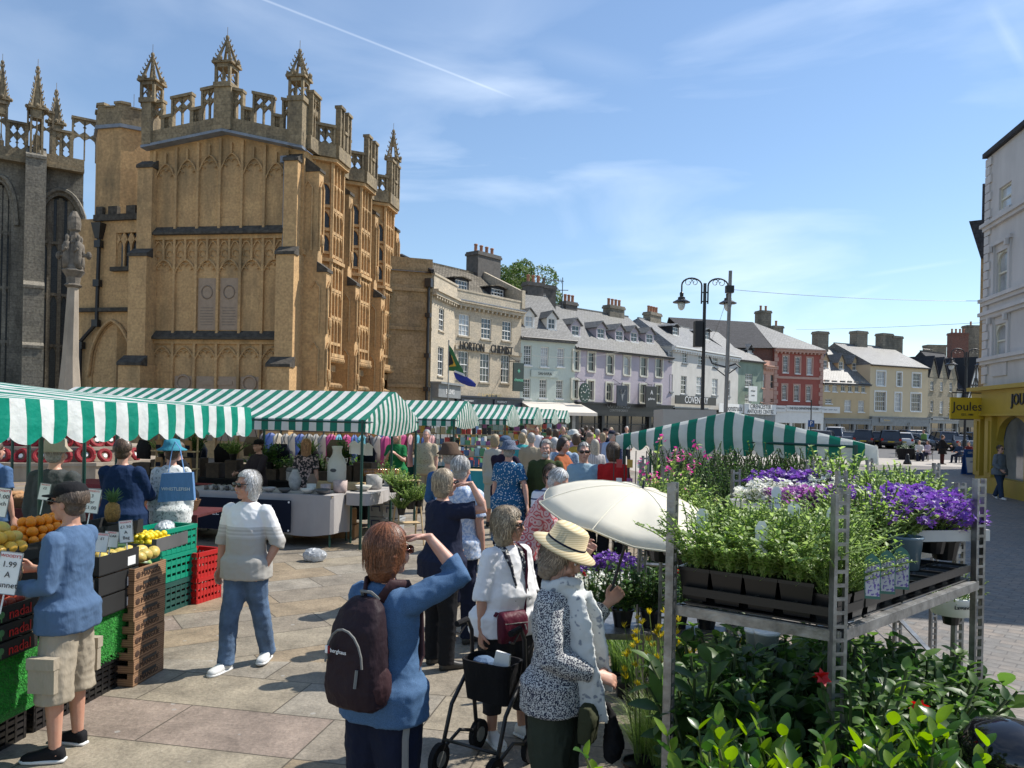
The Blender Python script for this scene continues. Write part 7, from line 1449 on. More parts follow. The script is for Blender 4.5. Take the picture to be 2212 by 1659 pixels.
pb_=mat('clear plastic wrap',(.55,.58,.6),rough=.15,var=.5,scale=20,bump=1.2,bscale=30,spec=.8)
b=MB();b.ell((0,0,0),(.2,.25,.07),14,8);q=b.build('bagged_peaches',mat('bagged peaches',(.55,.25,.2),rough=.2,var=.8,scale=18,bump=1.2,bscale=24,col2=(.6,.6,.62)),uv=False);q.location=(-3.72,5.1,1.02);tag(q,'clear plastic bags of peaches on the trays behind the price card','bag of fruit');freeze(q,.012,.03,18,1)
def cr_at(x,y,z):p=GR(x,y);return(p.x,p.y,z)
pc=GR(383,1318);rc=RZF-pi/2-.1
plastic_crate('dark green slatted crate at the bottom of the stack by the mango cartons',(pc.x-.22,pc.y+.1,0),rc,.42,.62,.33,dgp,slats=4)
plastic_crate('bright green crate on top of the dark green slatted one',(pc.x-.22,pc.y+.1,.335),rc,.42,.62,.30,greenp,slats=3);q=plastic_crate('bright green crate with plastic bags inside, topmost of its stack',(pc.x-.22,pc.y+.1,.64),rc,.42,.62,.28,greenp,slats=3)
q2=plastic_crate('wide bright green crate standing left of the stacked green crates',(pc.x-.68,pc.y-.2,.66),rc,.5,.62,.24,greenp,slats=3);carton('black carton under the wide green crate',(pc.x-.68,pc.y-.2,0),rc,.5,.62,.64,blackc)
b=MB();b.ell((0,0,0),(.1,.12,.08),12,8);q=b.build('plastic_bag',pb_,uv=False);q.location=(pc.x-.2,pc.y+.1,.90);tag(q,'crumpled clear plastic bag in the topmost green crate','plastic bag');freeze(q,.012,.02,12,1)
pr=GR(428,1300)
for k in range(2):plastic_crate(('lower','upper')[k]+' red plastic crate beside the green stack',(pr.x-.06,pr.y+.12,.0+k*.29),rc-.1,.34,.42,.30,redp_,slats=3)
# stall A: pottery tables
O=V((fA.x,fA.y,0));RZ=atan2(uvec.y,uvec.x)
def SL(u,d,z=0):p=O-uvec*u+dvec*d;return V((p.x,p.y,z))
clothg=cloth('grey tablecloth',(.40,.375,.36),var=.08,bump=.3)
def table(label,u0,u1,d0,d1,h,drop,m_,grp='tables under the striped stalls',org=None,legs=True):
 base=SL((u0+u1)/2,(d0+d1)/2)if org is None else org;w,dd=abs(u1-u0),abs(d1-d0);t=empty('trestle_table',base,RZ,label,'table',grp);b=MB();b.box(-w/2,w/2,-dd/2,dd/2,h-.03,h);b.build('tabletop',woodl,t)
 if legs:
  for sx in(-1,1):
   for sy in(-1,1):c=MB();c.tube([(sx*(w/2-.06),sy*(dd/2-.06),0),(sx*(w/2-.06),sy*(dd/2-.06),h-.03)],.02,6);c.build('leg',dkgreen,t,uv=False)
 cl_=MB();n=40;per=2*(w+dd);vs=[]
 def pt(s):
  s=s%per
  if s<w:return V((-w/2+s,-dd/2,0)),V((0,-1,0))
  s-=w
  if s<dd:return V((w/2,-dd/2+s,0)),V((1,0,0))
  s-=dd
  if s<w:return V((w/2-s,dd/2,0)),V((0,1,0))
  s-=w;return V((-w/2,dd/2-s,0)),V((-1,0,0))
 N=120
 for j in range(7):
  for i in range(N):p,nn=pt(per*i/N);f=j/6;q=p+nn*(.015+.03*f*(1+sin(i*.9+noise.noise(V((i*.2,0,0)))*3))*.5);vs.append((q.x,q.y,h+.006-drop*f*(1+.04*sin(i*.35))))
 cl_.add(vs,[(j*N+i,(j+1)*N+i,(j+1)*N+(i+1)%N,j*N+(i+1)%N)for j in range(6)for i in range(N)]);cl_.box(-w/2-.012,w/2+.012,-dd/2-.012,dd/2+.012,h+.002,h+.008)
 o_=cl_.build('tablecloth',m_,base and None,uv=False,smooth=False);o_.location=base;o_.rotation_euler=(0,0,RZ);tag(o_,label.replace('table','tablecloth draped over the table',1)if 'table' in label else label,'tablecloth');return t
table('long table of pottery at the front of the nearest striped stall',.55,3.75,-.0,.85,.86,.66,clothg);table('short side table under the end of the nearest striped stall',.06,.5,.5,2.4,.86,.2,clothg)
navyb=cloth('navy vinyl',(.012,.016,.03),bump=.1);t=empty('banner',SL(2.35,-.09,.5),RZ,'navy banner tied to the front of the grey tablecloth','banner');b=MB();b.box(-1.12,1.12,0,.006,-.26,.27);b.build('banner_cloth',navyb,t)
b=MB();[b.tube([(x_,-.004,z_),(x_,.0,z_)],.018,8)for x_,z_ in((-1.08,.24),(1.08,.24),(1.08,-.23),(-1.08,-.23))];b.build('eyelets',lett_w,t,uv=False);text('LIFESTYLE',t,(-.45,-.006,.02),.13,lett_w,ext=.001)
t=empty('paper_notice',SL(1.72,-.12,.56),RZ,'white paper notice clipped to the navy banner','sign');b=MB();b.box(-.16,.16,0,.003,-.13,.13);b.build('paper',lett_w,t)
for z_ in(-.06,-.085):b=MB();b.box(-.12,.12,-.002,0,z_,z_+.006);b.build('text_line',greyshop,t)
b=MB();b.box(-.11,-.09,-.01,0,.12,.17);b.build('clip',iron,t)
t=empty('market_banner',SL(4.6,-.02,.5),RZ,'plain grey tablecloth end of the pottery stall behind the walking man','cloth');b=MB();b.box(-.75,.75,0,.02,-.4,.33);b.build('cloth_panel',clothg,t)
def pot(label,cat,u,d,z,prof,m_,sc=1.0,extra=None,grp=None):
 o_=MB();o_.lathe([(r*sc,zz_*sc)for r,zz_ in prof],n=20);q=o_.build(cat.replace(' ','_'),m_,smooth=True,uv=False);q.location=SL(u,d,z);tag(q,label,cat,grp);return q
bowl=[(.05,0),(.12,.05),(.15,.1),(.14,.1),(.11,.055),(.03,.02)];cyl=[(.09,0),(.11,.03),(.115,.2),(.105,.2),(.1,.04),(.02,.03)];jar=[(.032,0),(.035,.01),(.035,.06),(.034,.062),(.034,.085),(.005,.086)];vase=[(.06,0),(.10,.1),(.11,.2),(.06,.32),(.045,.36),(.04,.36)]
potg=mat('pale grey stoneware',(.42,.40,.38),rough=.6,var=.35,scale=14);potp=mat('pinkish stoneware',(.52,.40,.36),rough=.7,var=.25,scale=20);potd=mat('dark grey enamel',(.08,.085,.09),rough=.4);creamj=mat('cream enamel',(.62,.60,.54),rough=.35,var=.08)
items=[('wide dark shallow bowl at the front of the pottery table','bowl',1.45,.12,bowl,potd,.8),('stack of pale scalloped bowls on the pottery table','bowl',1.05,.15,bowl,creamj,.85),('small grey bowl left of the scalloped bowls','bowl',1.75,.15,bowl,potg,.8),('dark star shaped dish near the right end of the table','dish',.78,.12,bowl,potd,.9),('pale footed dish at the right corner of the table','dish',.35,.9,bowl,creamj,1.0),('pink speckled planter on the pottery table','plant pot',.62,.5,cyl,potp,1.05),
('smaller pink planter in front of the speckled one','plant pot',.82,.35,cyl,potp,.75),('pale mug shaped pot beside the pink planters','plant pot',1.1,.4,cyl,creamj,.7),('large grey tub with handles at the back of the table','tub',.3,1.3,cyl,potg,1.3),('grey ribbed vase behind the bowls','vase',1.5,.6,vase,potg,1.0),('brown stoneware vase beside the grey ribbed one','vase',1.2,.65,vase,mat('brown stoneware',(.2,.13,.09),rough=.5),.8)]
for lab,cat,u,d,prof,m_,sc in items:pot(lab,cat,u,d,.87,prof,m_,sc)
jm=mat('amber jar glass',(.30,.12,.02),rough=.1,randobj=.5,spec=.7)
for i in range(30):pot('small lidded candle jar in the rows on the pottery table','jar',2.0+(i%10)*.1,.12+(i//10)*.12,.87,jar,mat('candle jar',(.25,.22,.18),rough=.2,randobj=.8),.9,grp='small candle jars on the pottery table')
for i in range(14):p=Q(788+i*5.2,1028,14.6+i*.02);q=pot('honey jar in the row beyond the pottery stall','jar',0,0,0,jar,jm,1.6,grp='honey jars in a row');q.location=p
t=empty('milk_churn',SL(1.0,1.25,.98),RZ,'tall cream enamel milk churn with a dark crest on a wooden box','churn');b=MB();b.lathe([(.16,0),(.17,.02),(.17,.3),(.15,.4),(.085,.5),(.08,.58),(.1,.64),(.09,.65)],n=20);b.build('churn_body',creamj,t,smooth=True,uv=False)
for sg in(-1,1):b=MB();b.tube([(sg*.15,0,.42),(sg*.2,0,.44),(sg*.19,0,.36),(sg*.165,0,.34)],.008,5);b.build('handle',creamj,t,uv=False)
b=MB();b.ell((0,-.165,.22),(.06,.01,.035),10,6);b.build('crest',potd,t,uv=False)
t=empty('wooden_crate',SL(.95,1.25,.86-.0),RZ,'old slatted wooden box under the milk churn','crate');b=MB();b.box(-.55,.45,-.16,.16,.0,.115);b.build('crate_body',woodl,t)
t=empty('enamel_tub',SL(1.75,1.2,.98),RZ,'grey enamel pot with a dark lid beside the churn','pot');b=MB();b.lathe([(.17,0),(.19,.02),(.19,.16),(.2,.17)],n=20);b.build('tub',potg,t,smooth=True,uv=False);b=MB();b.lathe([(.2,.171),(.19,.21),(.16,.24),(.02,.25)],n=20);b.build('lid',potd,t,smooth=True,uv=False)
for i in range(8):
 t=empty('paper_packet',SL(4.0+(i%4)*.2,1.3,1.45 if i<4 else 1.12),RZ,'kraft paper packet with a dark label on the wooden rack','packet','kraft packets on the wooden rack');b=MB();b.taper((0,0,0),.13,.07,.12,.03,.2);b.build('bag',cardb,t);b=MB();b.box(-.05,.05,-.04,-.036,.03,.11);b.build('label',navyb,t)
t=empty('wooden_rack',SL(4.3,1.35,.86),RZ,'open wooden ladder rack holding kraft packets','rack')
for x_ in(-.45,.45):b=MB();b.tube([(x_,0,0),(x_*.9,.1,.95)],.02,4);b.build('upright',woodl,t,uv=False)
for z_ in(.24,.57,.93):b=MB();b.box(-.46,.46,-.08,.08,z_,z_+.02);b.build('shelf',woodl,t)
t=empty('watering_can',SL(3.75,.55,.87),RZ+.5,'cream watering can with a long spout on the table','watering can');b=MB();b.lathe([(.09,0),(.1,.01),(.085,.17),(.08,.175)],n=16);b.build('can',creamj,t,smooth=True,uv=False);b=MB();b.tube([(.09,0,.03),(.2,0,.13),(.27,0,.17)],[.014,.01,.016],6);b.build('spout',creamj,t,uv=False);b=MB();b.tube([(-.09,0,.05),(-.16,0,.15),(-.08,0,.25),(.05,0,.2)],.007,5);b.build('handle',creamj,t,uv=False)
table('second inner table behind the pottery display',3.4,6.0,.3,1.2,.86,.7,cloth('red gingham',(.25,.05,.05)));table('table at the back of the nearest striped stall',.8,6.0,2.1,2.9,.86,.7,black)
bx=cloth('dark check cloth',(.10,.03,.03));qt=Q(250,1100,10.6);bt_=empty('trestle_table',(qt.x+.1,10.6,0),-.1,'bread stall table with a dark checked cloth behind the fruit stall','table');b=MB();b.box(-2.6,1.3,-.45,.45,.83,.86);b.build('tabletop',bx,bt_);b=MB();b.box(-2.62,1.32,-.47,-.45,.1,.87);b.build('skirt',bx,bt_)
wick=mat('wicker',(.16,.08,.03),var=.5,scale=60,bump=1,bscale=80);brd=mat('bread crust',(.38,.20,.08),var=.4,scale=14,bump=.5)
for i in range(5):
 bl_=(qt.x-2.0+i*.72,10.5,.865);t=empty('wicker_basket',bl_,0,('leftmost','second','third','fourth','rightmost')[i]+' wicker basket of bread on the bread stall','basket','wicker baskets of bread');b=MB();b.rings([((0,0,0),.25,.16,(1,0,0),(0,1,0),4),((0,0,.14),.3,.2,(1,0,0),(0,1,0),4),((0,0,.14),.28,.18,(1,0,0),(0,1,0),4),((0,0,.05),.25,.15,(1,0,0),(0,1,0),4)],20);b.build('basket_body',wick,t,uv=False)
 for k in range(6):o_=MB();o_.tube([(0,-.13,0),(0,-.08,.02),(0,.08,.02),(0,.13,0)],[.015,.038,.038,.015],8);o_=o_.build('bread_loaf',brd,smooth=True,uv=False);o_.location=(bl_[0]-.18+k*.075,bl_[1],.98+random.uniform(0,.05));o_.rotation_euler=(random.uniform(-.3,.3),0,random.uniform(-.5,.5));tag(o_,'crusty loaf lying in a basket on the bread stall','loaf','crusty loaves in the baskets')
clear=mat('clear storage plastic',(.42,.44,.45),rough=.2,var=.2,spec=.6);hnd_=mat('dark blue handle',(.02,.03,.12),rough=.4)
for i,(xv,yv,Y,k0)in enumerate(((762,1158,15.6,3),(848,1170,14.6,4))if False else((818,1182,14.9,3),(850,1182,14.7,4))):
 for k in range(k0):
  p=Q(xv,1180,Y);t=empty('storage_box',(p.x,Y,k*.27),RZ,('bottom','second','third','top')[k]+' clear storage box of the '+('left','right')[i]+' stack under the pottery stall','storage box','clear storage boxes with blue handles');b=MB();b.taper((0,0,0),.27,.36,.31,.4,.22);b.box(-.165,.165,-.21,.21,.22,.25);b.build('tub',clear,t);b=MB();b.tube([(-.08,-.2,.1),(-.08,-.22,.19),(.08,-.22,.19),(.08,-.2,.1)],.011,5);b.build('handle',hnd_,t,uv=False)
for i,(xv,yv,w,h,k)in enumerate(((745,1182,.5,.24,0),(700,1185,.4,.2,0),(748,1180,.34,.26,1),(655,1180,.4,.22,0))):
 p=Q(xv,1180,13.9);t=empty('cardboard_box',(p.x,13.9,.245*k),RZ+.2*i,('large brown cardboard box','low brown cardboard box','upper cardboard box resting on the large one','left brown cardboard box')[i]+' under the pottery table end','box');b=MB();b.box(-w/2,w/2,-.18,.18,0,h);b.build('box_body',cardb,t);b=MB();b.box(-w/2,w/2,-.03,.03,h,h+.002);b.build('tape',woodl,t)
p=GR(680,1212);b=MB();b.ell((0,0,.09),(.19,.14,.095),12,8);q=b.build('plastic_bag',mat('white translucent bag',(.48,.5,.52),rough=.3,var=.4,scale=12,trans=.3),uv=False);q.location=p;tag(q,'crumpled white plastic bag on the paving before the pottery table','plastic bag');freeze(q,.010,.03,8,1)
for i,xv in enumerate((765,780,795)):p=Q(xv,980+i*2-12,13.6+i*.3);t=empty('bird_box',p,RZ+.6,('left','middle','right')[i]+' small bird box hanging from the stall frame','bird box','small bird boxes hanging from the stall');b=MB();b.box(-.07,.07,-.07,.07,-.1,.06);b.prism([(-.09,-.09,.05),(.09,-.09,.05),(0,-.09,.13)],(0,.18,0));b.build('box_body',creamj,t);b=MB();b.tube([(0,0,.12),(0,0,.55)],.004,4);b.build('cord',cardb,t,uv=False)
def rmat(name,cols,rough=.6):
 if name in MATS:return MATS[name]
 m,t,p=newmat(name);g=NT(t);p.inputs['Roughness'].default_value=rough;oi=g.n('ShaderNodeObjectInfo');r=g.n('ShaderNodeValToRGB');r.color_ramp.interpolation='CONSTANT';e=r.color_ramp.elements;e[0].position=0;e[0].color=c4(cols[0]);e[1].position=1/len(cols);e[1].color=c4(cols[1])
 for i,c in enumerate(cols[2:]):q=e.new((i+2)/len(cols));q.color=c4(c)
 g.l(oi.outputs['Random'],r.inputs[0]);g.l(r.outputs[0],p.inputs['Base Color']);return m
gar=rmat('garment colours',[(.4,.04,.16),(.25,.24,.22),(.05,.1,.3),(.02,.02,.03),(.55,.3,.3),(.1,.35,.45),(.45,.4,.32)]);goods=rmat('goods colours',[(.45,.06,.05),(.5,.42,.3),(.08,.15,.3),(.1,.3,.15),(.02,.02,.02),(.6,.6,.58),(.5,.3,.05),(.3,.1,.25),(.3,.45,.5)])
def rail_of(label,base,w,n,rz=RZ,h=1.75):
 t=empty('clothes_rail',base,rz,label,'clothes rail');b=MB();b.tube([(-w/2,0,0),(-w/2,0,h),(w/2,0,h),(w/2,0,0)],.015,5);b.build('frame',iron,t,uv=False);g0=None
 for i in range(n):
  if g0 is None:b=MB();b.rings([((0,0,-.9),.16,.035),((0,0,-.5),.15,.03),((0,0,-.15),.17,.03),((0,0,-.06),.05,.02)],10);b.tube([(0,0,-.06),(0,0,.0)],.004,4);g_=g0=b.build('garment',gar,smooth=True,uv=False);tag(g0,'garment hanging on a market clothes rail','garment','garments hanging on the market clothes rails')
  else:g_=g0.copy();COL.objects.link(g_)
  x_=-w/2+.1+(w-.2)*i/max(1,n-1);q=V(base)+V((cos(rz)*x_,sin(rz)*x_,h));g_.location=q;g_.rotation_euler=(0,0,rz+1.2+random.uniform(-.3,.3));g_.scale=(1,1,random.uniform(.8,1.1))
rail_of('clothes rail behind the pottery stall',(Q(700,900,19).x,19,0),3.4,17);rail_of('clothes rail behind the bread stall',(Q(880,900,20.5).x,20.5,0),1.6,8)
g0=None
def shelf_goods(label,base,w,tiers,rz=RZ,n=12,tabc=None,dep=.5,h0=.8,dh=.3):
 global g0
 t=empty('display_shelves',base,rz,label,'shelves')
 for k in range(tiers):b=MB();b.box(-w/2,w/2,-dep/2+k*.1,dep/2,h0+k*dh-.02,h0+k*dh);b.build('shelf',woodl,t)
 b=MB();b.box(-w/2,w/2,-dep/2-.02,-dep/2,.08,h0);b.build('skirt',tabc or black,t)
 for k in range(tiers):
  for i in range(n):
   if g0 is None:b=MB();b.box(-.05,.05,-.04,.04,0,.15);b.box(-.04,.04,-.042,-.04,.03,.1);g_=g0=b.build('boxed_goods',goods,uv=False);tag(g0,'small boxed item on the stall shelves','boxed goods','small boxed goods on the market shelves')
   else:g_=g0.copy();COL.objects.link(g_)
   x_=-w/2+(i+.5)*w/n;y_=-dep/2+k*.1+.08;q=V(base)+V((cos(rz)*x_-sin(rz)*y_,sin(rz)*x_+cos(rz)*y_,h0+k*dh+.001));g_.location=q;g_.rotation_euler=(0,0,rz);g_.scale=(w/n*random.uniform(6,9.5),1,random.uniform(.7,1.6))
shelf_goods('tiered shelves of books in the second striped stall',(Q(950,900,21.8).x,21.8,0),3.0,4,n=20,tabc=cloth('dark green cloth',(.01,.05,.04)));shelf_goods('shelves facing the aisle at the second stall',(Q(1015,900,22.3).x,22.6,0),1.6,4,RZ+1.1,n=11)
shelf_goods('shelves of goods in the third striped stall',(Q(1075,900,28).x,28,0),3.2,4,n=16,tabc=cloth('teal cloth',(.03,.25,.28)));shelf_goods('shelves with red goods in the fourth striped stall',(Q(1150,900,34).x,34,0),3.0,4,n=14);shelf_goods('low shelves in the fifth striped stall',(Q(1190,900,41).x,41,0),3.4,3,n=10)
t=empty('trestle_table',(Q(1055,900,19.5).x,19.5,0),RZ,'table with a bright teal skirt beside the leopard print dress','table');b=MB();b.box(-.6,.6,-.4,.4,.82,.85);b.build('tabletop',woodl,t);b=MB();b.box(-.62,.62,-.42,-.4,.05,.86);b.box(.6,.62,-.4,.4,.05,.86);b.build('skirt',cloth('bright teal skirt',(.05,.32,.36)),t)
for i,s_ in enumerate(('TOM','MIKE','TIM')):p=Q(1152,922+i*10.5,27);t=empty('name_sign',p,0,'wooden sign lettered %s hanging at the fourth stall'%s_.title(),'sign');b=MB();b.box(-.24,.24,0,.02,-.075,.075);b.build('board',woodl,t);text(s_,t,(0,-.004,0),.13,redl,ext=.001)
# foliage kit
def leaf(b,p,d,n,L_,w,mi):
 d=d.normalized();s_=d.cross(n);s_=s_.normalized()if s_.length>1e-5 else d.orthogonal().normalized();u=s_.cross(d);tip=p+d*L_-u*L_*.18
 b.add([p,p+d*L_*.45+s_*w+u*w*.35,tip,p+d*L_*.45-s_*w+u*w*.35,p+d*L_*.5],[(0,1,2,4),(0,4,2,3)],mi)
def leafm(name,c,tr=.4,rough=.45):return mat(name,c,rough=rough,var=.25,scale=9,trans=tr,randobj=.1,spec=.4)
LG=[leafm('stem green',(.16,.24,.06),0),leafm('fresh leaf',(.20,.30,.08),.45),leafm('pale leaf',(.33,.42,.16),.45)]
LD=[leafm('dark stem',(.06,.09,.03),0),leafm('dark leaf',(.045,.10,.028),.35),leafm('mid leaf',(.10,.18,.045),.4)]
LL=[leafm('laurel stem',(.10,.12,.04),0),leafm('laurel leaf',(.04,.10,.02),.3,.3),leafm('young laurel leaf',(.16,.26,.025),.45,.35)]
def bleaf(b,p,d,n,L_,w,mi,curl=.25):
 d=d.normalized();s_=d.cross(n);s_=s_.normalized()if s_.length>1e-5 else d.orthogonal().normalized();u=s_.cross(d);vs=[]
 for f,k in((0,.12),(.2,.72),(.45,1),(.72,.78),(.9,.38),(1,.02)):
  c=p+d*L_*f-u*L_*curl*f*f;vs+=[c-s_*w*k+u*w*k*.28,c,c+s_*w*k+u*w*k*.28]
 b.add(vs,[(3*i+j,3*i+j+1,3*i+j+4,3*i+j+3)for i in range(5)for j in range(2)],mi)
def stems(seed,n,h,spread,lsize,step,mats_flower=None,droop=.3,jitter=.3,upright=1.0,wl=.35,base=.05,flower=None):
 rnd=random.Random(seed);b=MB()
 for i in range(n):
  a=rnd.uniform(0,2*pi);r0=base*sqrt(rnd.random());L_=h*rnd.uniform(.65,1.1);dirn_=V((cos(a)*spread*rnd.random(),sin(a)*spread*rnd.random(),upright)).normalized();p=V((r0*cos(a),r0*sin(a),0));pts=[p.copy()];k=max(3,int(L_/step))
  for j in range(k):
   dirn_=(dirn_+V((rnd.gauss(0,.1)*jitter*2,rnd.gauss(0,.1)*jitter*2,-droop*.1))).normalized();p=p+dirn_*L_/k;pts.append(p.copy())
   for s_ in range(2):
    t=V((rnd.gauss(0,1),rnd.gauss(0,1),rnd.gauss(.2,.4))).normalized();d=(t+dirn_*.5).normalized();sz=lsize*rnd.uniform(.6,1.2)*(1-.4*j/k);(bleaf if lsize>.06 else leaf)(b,p,d,V((rnd.gauss(0,.3),rnd.gauss(0,.3),1)),sz,sz*wl,rnd.choice((1,2)))
  b.tube(pts,[.0028 if lsize<.05 else.006]*len(pts),3,False,0)
  if flower:flower(b,p,rnd)
 return b
def petals(b,p,rnd,s=.012,n=5,mi=3):
 ax=V((rnd.gauss(0,.5),rnd.gauss(0,.5),.8)).normalized();X_=ax.orthogonal().normalized();Y_=ax.cross(X_)
 for i in range(n):a=2*pi*i/n;d=X_*cos(a)+Y_*sin(a)+ax*.5;leaf(b,p,d,ax,s*1.2,s*.42,mi)
def tpot(b,r,h,mi=0):b.lathe([(r*.72,0),(r*.97,h*.9),(r*1.05,h*.9),(r*1.05,h),(r*.95,h),(r*.9,h*.88),(.01,h*.87)],n=14,mi=mi)
potb=blackp;soil=mat('potting soil',(.03,.02,.015));tcm=mat('terracotta plastic',(.30,.10,.05),rough=.6)
def potted(name,label,cat,fol,fm,r=.07,h=.11,square=False,pm=None):
 t=empty(name,(0,0,-50),0,label,cat);b=MB()
 if square:b.taper((0,0,0),r*1.5,r*1.5,r*2,r*2,h*.93);b.box(-r*1.04,r*1.04,-r*1.04,r*1.04,h*.9,h)
 else:tpot(b,r,h)
 b.build('pot',pm or potb,t,uv=False,smooth=False);f=fol.build('foliage',fm,t,uv=False,smooth=True);f.location=(0,0,h*.95);return t
class Kind:
 def __init__(s,src):
  s.src=src;s.used=False;f=[q for q in bpy.data.objects if q.parent==src and q.name.startswith('foliage')][0];zs=sorted(v.co.z for v in f.data.vertices);s.h=zs[int(len(zs)*.985)]+f.location.z
 def put(s,loc,label,group,rz=None,sc=1.0):
  rz=random.uniform(0,6.28)if rz is None else rz
  if not s.used:s.used=True;t=s.src;t.location=loc;t.rotation_euler=(0,0,rz);t.scale=(sc,)*3;t['label']=label;t['group']=group;return t
  return copy_tree(s.src,loc,rz,label,group,sc)
purp=[leafm('violet petal',(.24,.12,.44),.3),leafm('white petal',(.72,.72,.66),.3),leafm('mauve petal',(.40,.16,.42),.35),leafm('pink petal',(.60,.10,.32),.35),leafm('red petal',(.5,.01,.01),.3),leafm('yellow petal',(.6,.5,.03),.3)]
def campan(seed,fm,n=75,sp=1.5):
 rnd=random.Random(seed);b=stems(seed,n,.17,sp,.022,.03,base=.05,flower=lambda b,p,r:[petals(b,p+V((r.gauss(0,.012),r.gauss(0,.012),r.gauss(0,.01))),r,.017)for _ in range(4)]);return b
herb1=Kind(potted('herb_pot','x','potted herb',stems(1,50,.27,.9,.036,.018,base=.06,droop=.6),LG,.064,.135,True));herb2=Kind(potted('herb_pot','x','potted herb',stems(2,66,.26,.8,.026,.015,base=.06,droop=.4,wl=.22),LG,.064,.135,True))
kv=Kind(potted('flower_pot','x','potted flower',campan(3,0),LG+[purp[0]],.07,.10));kw=Kind(potted('flower_pot','x','potted flower',campan(4,0),LG+[purp[1]],.07,.10));km=Kind(potted('flower_pot','x','potted flower',campan(5,0),LG+[purp[2]],.07,.10))
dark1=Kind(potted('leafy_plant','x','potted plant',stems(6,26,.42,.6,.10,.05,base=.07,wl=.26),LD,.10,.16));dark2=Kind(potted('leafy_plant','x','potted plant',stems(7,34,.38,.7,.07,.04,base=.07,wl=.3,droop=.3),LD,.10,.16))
broad=Kind(potted('broad_leaved_plant','x','potted plant',stems(8,16,.45,.6,.14,.07,base=.06,wl=.28),LD,.11,.18))
def laurel_m(seed):
 rnd=random.Random(seed);b=MB()
 for i in range(11):
  a=rnd.uniform(0,6.28);d=V((cos(a)*.5*rnd.random(),sin(a)*.5*rnd.random(),1)).normalized();p=V((rnd.gauss(0,.05),rnd.gauss(0,.05),.2));L_=rnd.uniform(.55,.85);pts=[p.copy()];k=13
  for j in range(k):
   p=p+d*L_/k;pts.append(p.copy());aa=j*2.4+i
   for q in range(2):e=V((cos(aa+q*pi)+rnd.gauss(0,.2),sin(aa+q*pi)+rnd.gauss(0,.2),.7+.8*j/k+rnd.gauss(0,.25)));bleaf(b,p,e,V((rnd.gauss(0,.2),rnd.gauss(0,.2),1)),rnd.uniform(.07,.125)*(1 if j<k-2 else.75),rnd.uniform(.016,.026),2 if(j>k-3 and rnd.random()<.75)else 1,rnd.uniform(-.1,.4))
  b.tube(pts,.005,4,False,0)
 return b
laur=Kind(potted('laurel_bush','x','potted shrub',laurel_m(9),LL,.15,.3));laur2=Kind(potted('laurel_bush','x','potted shrub',laurel_m(12),LL,.15,.3))
def grass_m(seed,n=420,h=.42):
 rnd=random.Random(seed);b=MB()
 for i in range(n):
  a=rnd.uniform(0,6.28);L_=h*rnd.uniform(.6,1.15);s_=rnd.uniform(.15,.9);p0_=V((.05*rnd.random()*cos(a),.05*rnd.random()*sin(a),0));pts=[p0_+V((cos(a)*s_*L_*(f**1.8)*.8,sin(a)*s_*L_*(f**1.8)*.8,L_*f-L_*.35*s_*f**3))for f in(0,.3,.6,.85,1)];w=.0025;sd_=V((-sin(a),cos(a),0))*w;vs=[]
  for q,p in enumerate(pts):vs+=[p-sd_*(1-q*.22),p+sd_*(1-q*.22)]
  b.add(vs,[(2*q,2*q+1,2*q+3,2*q+2)for q in range(4)],rnd.choice((1,2)))
 return b
grass=Kind(potted('grass_pot','x','potted grass',grass_m(10),LG,.10,.13,pm=tcm));strap=Kind(potted('grass_pot','x','potted grass',grass_m(13,160,.6),[LD[0],LD[1],LG[1]],.10,.13))
def spikes_m(seed,n,h,fm_s=.03):return stems(seed,n,h,.25,.06,.05,base=.06,wl=.25,flower=lambda b,p,r:[petals(b,p+V((r.gauss(0,.02),r.gauss(0,.02),r.gauss(0,.02))),r,fm_s)for _ in range(5)])
pinkf=Kind(potted('tall_pink_flower','x','potted flower',spikes_m(14,5,.62,.015),LG+[purp[3]],.09,.14));redf=Kind(potted('red_flower','x','potted flower',stems(15,9,.4,.6,.07,.05,base=.06,flower=lambda b,p,r:[petals(b,p,r,.03,6)for _ in range(2 if r.random()<.14 else 0)]),LD+[purp[4]],.09,.14));
tallg=Kind(potted('tall_green_plant','x','potted plant',stems(16,9,.5,.3,.07,.035,base=.05,wl=.22),LG,.09,.14));darkt=Kind(potted('tall_dark_plant','x','potted plant',stems(17,20,.75,.35,.05,.04,base=.09,wl=.25),LD,.13,.2))
agap=Kind(potted('agapanthus','x','potted flower',stems(18,9,.75,.25,.02,.3,base=.05,flower=lambda b,p,r:[leaf(b,p,V((r.gauss(0,.5),r.gauss(0,.5),1)),V((1,0,0)),.045,.006,3)for _ in range(14)]),[LG[0],LG[1],LG[1],purp[5]],.10,.15));
bush=Kind(potted('patio_shrub','x','potted shrub',stems(19,60,.34,1.0,.05,.03,base=.08,wl=.3),LG,.09,.14))
darkw=mat('dark stained wood',(.07,.045,.03),var=.4,scale=12)
for i in range(13):
 u=.9+i*.4;w_=random.uniform(.12,.19);hh=random.uniform(.16,.42);t=empty('wooden_box',SL(u,2.45,.865),RZ+random.uniform(-.1,.1),'dark wooden box in the back row of the pottery stall','box','dark wooden boxes at the back of the pottery stall');b=MB();b.box(-w_,w_,-.14,.14,0,hh);b.box(-w_-.01,w_+.01,-.15,-.14,hh-.06,hh-.01);b.build('box_body',darkw,t)
 if i%2:p=SL(u,2.4,.865+hh);(dark1 if i%4==1 else bush).put((p.x,p.y,p.z),'potted foliage standing on a dark wooden box behind the pottery','potted foliage on the dark wooden boxes',sc=.9)
